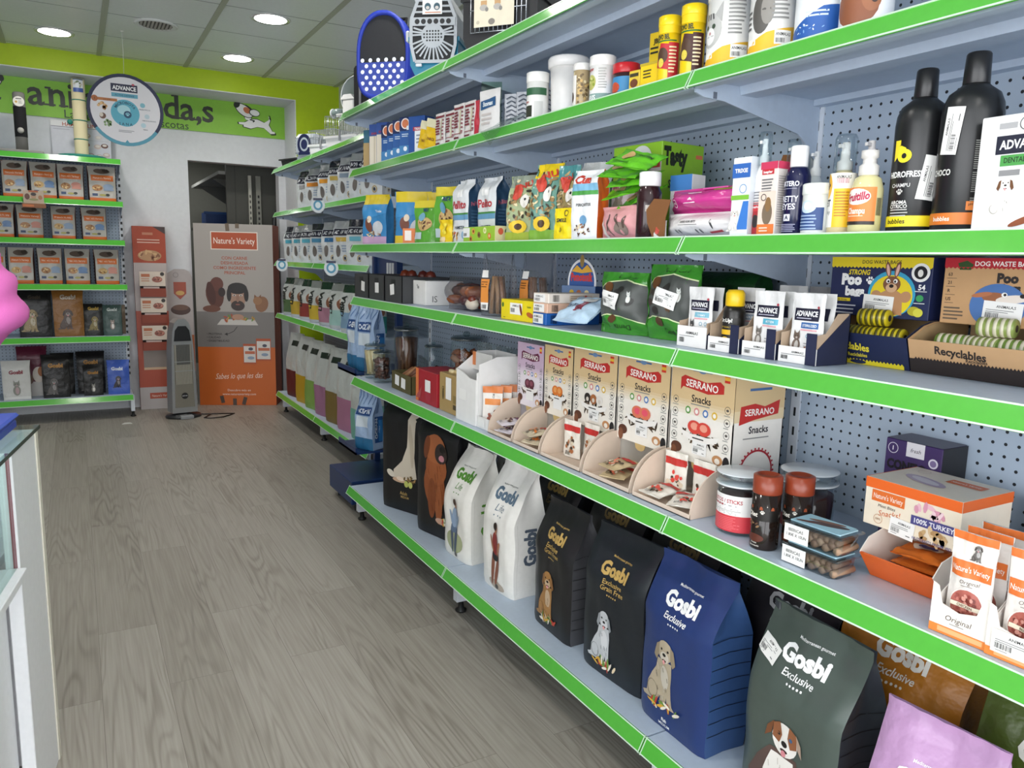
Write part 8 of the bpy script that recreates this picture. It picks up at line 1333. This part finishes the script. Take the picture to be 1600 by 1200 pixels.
# blue rack between the gondolas, with light blue bags
NB = M('15305e', .35)
t = thing('display_rack', 'navy blue metal rack between the two gondolas', 'display stand', None, (1.40, 3.97, 0))
mb = MB(); mb.box(-.21, .17, -.20, .20, .045, .17, NB, .004); mb.obj('base', t)
for x_, y_ in ((.06, -.175), (.06, .175)): mb = MB(); mb.box(x_ - .016, x_ + .016, y_ - .016, y_ + .016, .171, 1.40, NB); mb.obj('post', t)
for z_ in (.30, .72): mb = MB(); mb.box(-.17, .15, -.15, .15, z_, z_ + .012, NB); mb.box(-.17, -.162, -.15, .15, z_, z_ + .035, NB); mb.obj('tray', t)
mb = MB(); mb.box(.06, .08, -.15, .15, 1.10, 1.40, NB); mb.obj('header_panel', t)
mb = MB()
for y_ in (-.10, -.06, -.02): mb.box(.055, .0595, y_ - .012, y_ + .012, 1.12, 1.30, M('c9ccd0', .5))
mb.obj('leaflets', t)
for x_ in (-.16, .12):
    for y_ in (-.15, .15): mb = MB(); mb.cyl((x_, y_, 0), .018, .045, DARK); mb.obj('foot', t)
def ocean(A, w, h):
    A.rect(-w * .30, h * .12, w * .40, h * .56, '22508c'); A.rect(w * .06, h * .14, w * .40, h * .50, '2f78b4'); A.text('OCEAN', -w * .14, h * .36, h * .07, 'e4ecf4', h * .34, .04, 0, 90)
    for k in range(5): A.line([(w * (-.5 + .12 * k), h * .62), (w * (-.36 + .14 * k), h * .78), (w * (-.42 + .16 * k), h * .96)], .006, '5a7aa8')
def oceanf(A, w, h):
    A.rect(-w * .4, h * .58, w * .36, h * .72, '1f4680'); A.text('OCEAN', 0, h * .65, h * .07, 'e4ecf4', w * .6, .04); A.rect(-w * .34, h * .38, w * .3, h * .56, 'cfdbe4'); A.rect(-w * .5, 0, w * .5, h * .2, '2a6a94')
    for k in range(5): A.line([(w * (-.46 + .2 * k), h * .76), (w * (-.36 + .2 * k), h * .88), (w * (-.44 + .2 * k), h)], .005, '5a7aa8')
for i, (x, y, z_, dl, lb) in enumerate(((1.33, 3.89, .3128, 26, 'light blue bag with navy label on the lower tray of the blue rack'), (1.33, 4.045, .7328, 6, 'light blue bag on the upper tray of the blue rack, far one'), (1.34, 3.885, .7328, 24, 'light blue bag on the upper tray of the blue rack, near one'))):
    o, b = bag('cat_food_bag', lb, 'pet food bag', .135, .095, (.32, .36, .36)[i], '9fb8d8', oceanf, ocean, None, 'block', 'light blue bags on the blue rack', 470 + i, crk=.009, full=.58, rough=.25, near=True); at(o, x, y, z_, dl)

# ================================================================== counter with a glass case
CT = Matrix.Translation((-.105, 2.2, 0)) @ Matrix.Rotation(R(-8.7), 4, 'Z')   # x: away from the aisle is negative, y: negative towards the shop door
t = thing('shop_counter', 'white shop counter with a glass display case beside the aisle', 'counter'); t.matrix_world = CT
wm = M('f2f3f6', .4); L = 1.9
mb = MB(); mb.box(-.55, 0, -.022, 0, .0, .885, wm, .002); mb.obj('end_panel', t)
mb = MB(); mb.box(-.006, .0015, -.0225, .0005, .0, .885, M('e6e1d2', .5)); mb.obj('edge_band', t)
mb = MB(); mb.box(-.03, -.001, -.25, -.0235, .0, .885, wm, .002); mb.obj('corner_panel', t)
mb = MB(); mb.box(-.055, -.035, -L, -.25, .0, .60, wm); mb.box(-.55, -.53, -L, -.0235, 0, .885, wm); mb.obj('lower_panel', t)
mb = MB(); mb.box(-.055, .012, -L, -.2515, .602, .622, wm, .002); mb.box(-.53, -.056, -L, -.0235, .602, .622, wm); mb.obj('ledge', t)
mb = MB(); mb.box(-.055, .012, -L, -.2515, .0, .08, wm, .002); mb.obj('plinth', t)
gl = M('eef6f4', .03, 'glass')
mb = MB(); mb.box(-.012, -.006, -L, -.2515, .6225, .885, gl); mb.obj('front_glass', t)
mb = MB(); mb.box(-.56, .006, -L, .004, .8865, .895, gl); mb.box(.006, .0075, -L, .004, .8865, .895, M('24403a', .1)); mb.obj('glass_top', t)
mb = MB(); mb.box(-.0125, -.0055, -.2545, -.2518, .6225, .885, M('8a4a52', .3)); mb.obj('seal_strip', t)
def onc(o, x, y, z): o.matrix_world = CT @ Matrix.Translation((x, y, z)); return o
t = thing('plastic_box', 'blue plastic box lying on the glass counter top', 'box'); mb = MB(); bp = M('2f49b0', .35); mb.box(-.26, .0, -.24, .0, 0, .026, bp, .006); mb.obj('body', t); mb = MB(); mb.box(-.265, .005, -.245, .005, .0265, .038, M('3a56c0', .35), .005); mb.obj('lid', t); onc(t, -.033, -.035, .896)
t = thing('grooming_brush', 'dark bristled grooming brush inside the glass case', 'brush'); mb = MB(); mb.box(-.05, .05, -.12, .12, .08, .10, M('1c1c1e', .4), .006); mb.obj('back', t); mb = MB()
for i in range(11):
    for j in range(24): mb.add([(-.045 + .009 * i - .0015, -.115 + .01 * j, .08), (-.045 + .009 * i + .0015, -.115 + .01 * j, .08), (-.045 + .009 * i, -.115 + .01 * j, .0)], [(0, 1, 2)], M('26262a', .5))
b_ = mb.obj('bristles', t); b_['kind'] = 'stuff'; onc(t, -.10, -.50, .6228)
t = thing('comb_packet', 'white packet standing inside the glass case behind the brush', 'packet'); mb = MB(); mb.box(-.06, .06, -.02, .02, 0, .16, M('d4dade', .4, 'paper'), .002); A = Art(); A.rect(-.06, .12, .06, .16, '9ab0b8'); A.lines(-.045, .1, .08, 4, .016, 'a8aeb4'); mb.art(A, RIGHT(.12)); mb.obj('pack', t); onc(t, -.20, -.33, .6228)

# ================================================================== the person by the counter: only a pink sleeve reaches into view
def person():
    J = {'pel': ((-.50, 2.52, .93), .125, .10), 'waist': ((-.50, 2.52, 1.08), .115, .09), 'chest': ((-.50, 2.52, 1.27), .14, .10), 'up': ((-.50, 2.52, 1.40), .10, .075), 'neck': ((-.50, 2.51, 1.49), .052, .052), 'jaw': ((-.50, 2.495, 1.555), .062, .066), 'head': ((-.50, 2.50, 1.63), .078, .088), 'crown': ((-.50, 2.51, 1.70), .055, .06),
         'sR': ((-.31, 2.50, 1.38), .092, .092), 'eR': ((-.195, 2.43, 1.15), .10, .10), 'fR': ((-.29, 2.31, 1.07), .078, .078), 'wR': ((-.42, 2.20, 1.06), .030, .026), 'hR': ((-.48, 2.15, 1.05), .034, .018),
         'sL': ((-.655, 2.51, 1.40), .068, .068), 'eL': ((-.77, 2.47, 1.13), .055, .055), 'fL': ((-.72, 2.34, 1.07), .042, .042), 'wL': ((-.62, 2.22, 1.04), .030, .026), 'hL': ((-.565, 2.16, 1.035), .034, .018),
         'hipR': ((-.41, 2.52, .86), .095, .095), 'kR': ((-.40, 2.51, .48), .060, .060), 'aR': ((-.40, 2.54, .10), .042, .042), 'tR': ((-.39, 2.41, .04), .038, .032),
         'hipL': ((-.59, 2.52, .86), .095, .095), 'kL': ((-.60, 2.51, .48), .060, .060), 'aL': ((-.60, 2.54, .10), .042, .042), 'tL': ((-.61, 2.41, .04), .038, .032)}
    E = [('pel', 'waist'), ('waist', 'chest'), ('chest', 'up'), ('up', 'neck'), ('neck', 'jaw'), ('jaw', 'head'), ('head', 'crown'), ('up', 'sR'), ('sR', 'eR'), ('eR', 'fR'), ('fR', 'wR'), ('wR', 'hR'), ('up', 'sL'), ('sL', 'eL'), ('eL', 'fL'), ('fL', 'wL'), ('wL', 'hL'), ('pel', 'hipR'), ('hipR', 'kR'), ('kR', 'aR'), ('aR', 'tR'), ('pel', 'hipL'), ('hipL', 'kL'), ('kL', 'aL'), ('aL', 'tL')]
    for s_, dx in (('R', -1), ('L', 1)):
        b = Vector(J['h' + s_][0])
        for k, (u, ln) in enumerate(((-.024, .058), (-.008, .068), (.008, .064), (.023, .05))):
            p1 = b + Vector((dx * .03, -.026 + 0 * u, u * -.9 + .0)); p2 = p1 + Vector((dx * ln * .45, -ln * .3, -.006)); p3 = p2 + Vector((dx * ln * .3, -ln * .12, -.02))
            J['f%d%sa' % (k, s_)] = (p1, .0095, .0095); J['f%d%sb' % (k, s_)] = (p2, .0085, .0085); J['f%d%sc' % (k, s_)] = (p3, .007, .007); E += [('h' + s_, 'f%d%sa' % (k, s_)), ('f%d%sa' % (k, s_), 'f%d%sb' % (k, s_)), ('f%d%sb' % (k, s_), 'f%d%sc' % (k, s_))]
        p1 = b + Vector((dx * .0, .012, .034)); p2 = p1 + Vector((dx * .03, -.02, .018)); J['th%sa' % s_] = (p1, .011, .011); J['th%sb' % s_] = (p2, .009, .009); E += [('h' + s_, 'th%sa' % s_), ('th%sa' % s_, 'th%sb' % s_)]
    ks = list(J); me = bpy.data.meshes.new('body'); me.from_pydata([tuple(J[k][0]) for k in ks], [(ks.index(a), ks.index(b)) for a, b in E], [])
    o = bpy.data.objects.new('person', me); COL.objects.link(o); sk = o.modifiers.new('skin', 'SKIN'); ss = o.modifiers.new('smooth', 'SUBSURF'); ss.levels = ss.render_levels = 3
    for i, k in enumerate(ks): v = me.skin_vertices[0].data[i]; v.radius = J[k][1:]; v.use_root = (k == 'pel')
    dg = bpy.context.evaluated_depsgraph_get(); m2 = bpy.data.meshes.new_from_object(o.evaluated_get(dg)); o.modifiers.clear(); o.data = m2; m2.name = 'body'
    mats = [M('e070bd', .85, 'fabric'), M('2a3348', .8, 'fabric'), M('d2a184', .55), M('d8d8d8', .6), M('d865b2', .85, 'fabric')]
    m2.materials.clear()
    for m in mats: m2.materials.append(m)
    for v in m2.vertices:                                           # loose sweater: folds round the elbow and ribs
        p = v.co
        if p.z > .9 and p.z < 1.46 and p.y > 2.24:
            n = v.normal; q = (p - Vector((-.195, 2.43, 1.15))).length
            f = .010 + .013 * math.sin(75 * (p.z * .9 - p.x * .5)) * max(0, 1 - q / .25) ** .6 + .005 * math.sin(31 * p.z + 20 * p.x)
            v.co = p + n * f
    for p in m2.polygons:
        c = p.center; p.use_smooth = True
        p.material_index = 2 if c.z > 1.475 or (c.y < 2.215 and c.z > .9) else 3 if c.z < .085 else 1 if c.z < .93 else 0
    tag(o, 'person in a bright pink sweater standing behind the counter end, elbow bent', 'person')
    mb = MB(); hm = M('3a2a20', .6, 'fabric')
    mb.surf(lambda u, v: (-.50 + (.092 + .012 * v) * math.sin(2 * PI * u) * math.sin(PI * (.12 + .55 * v) if v < .7 else PI * .5), 2.525 + (.10 + .01 * v) * math.cos(2 * PI * u) * (1 if math.cos(2 * PI * u) > 0 else .62) * math.sin(PI * (.12 + .55 * v) if v < .7 else PI * .5), 1.745 - .10 * v - (.20 * v * v if math.cos(2 * PI * u) > -.35 else 0)), 28, 10, hm); mb.obj('hair', o)
    fm = MB()
    for s_ in (-1, 1): fm.blob((-.50 + s_ * .03, 2.422, 1.635), .011, M('f0ece8', .2), 8); fm.blob((-.50 + s_ * .03, 2.413, 1.635), .005, M('2a1c14', .2), 7); fm.tube([(-.50 + s_ * .045, 2.426, 1.656), (-.50 + s_ * .03, 2.417, 1.660), (-.50 + s_ * .015, 2.420, 1.657)], .0035, M('33241a', .7), 6)
    for s_ in (-1, 1): fm.blob((-.50 + s_ * .086, 2.505, 1.615), .024, mats[2], 8, None, (.4, .7, 1.1))
    fm.blob((-.50, 2.41, 1.607), .014, mats[2], 8, None, (.8, 1.1, 1.3)); fm.blob((-.50, 2.425, 1.572), .017, M('b05a5a', .4), 8, None, (1.2, .5, .4)); fm.obj('face', o)
    return o
person()
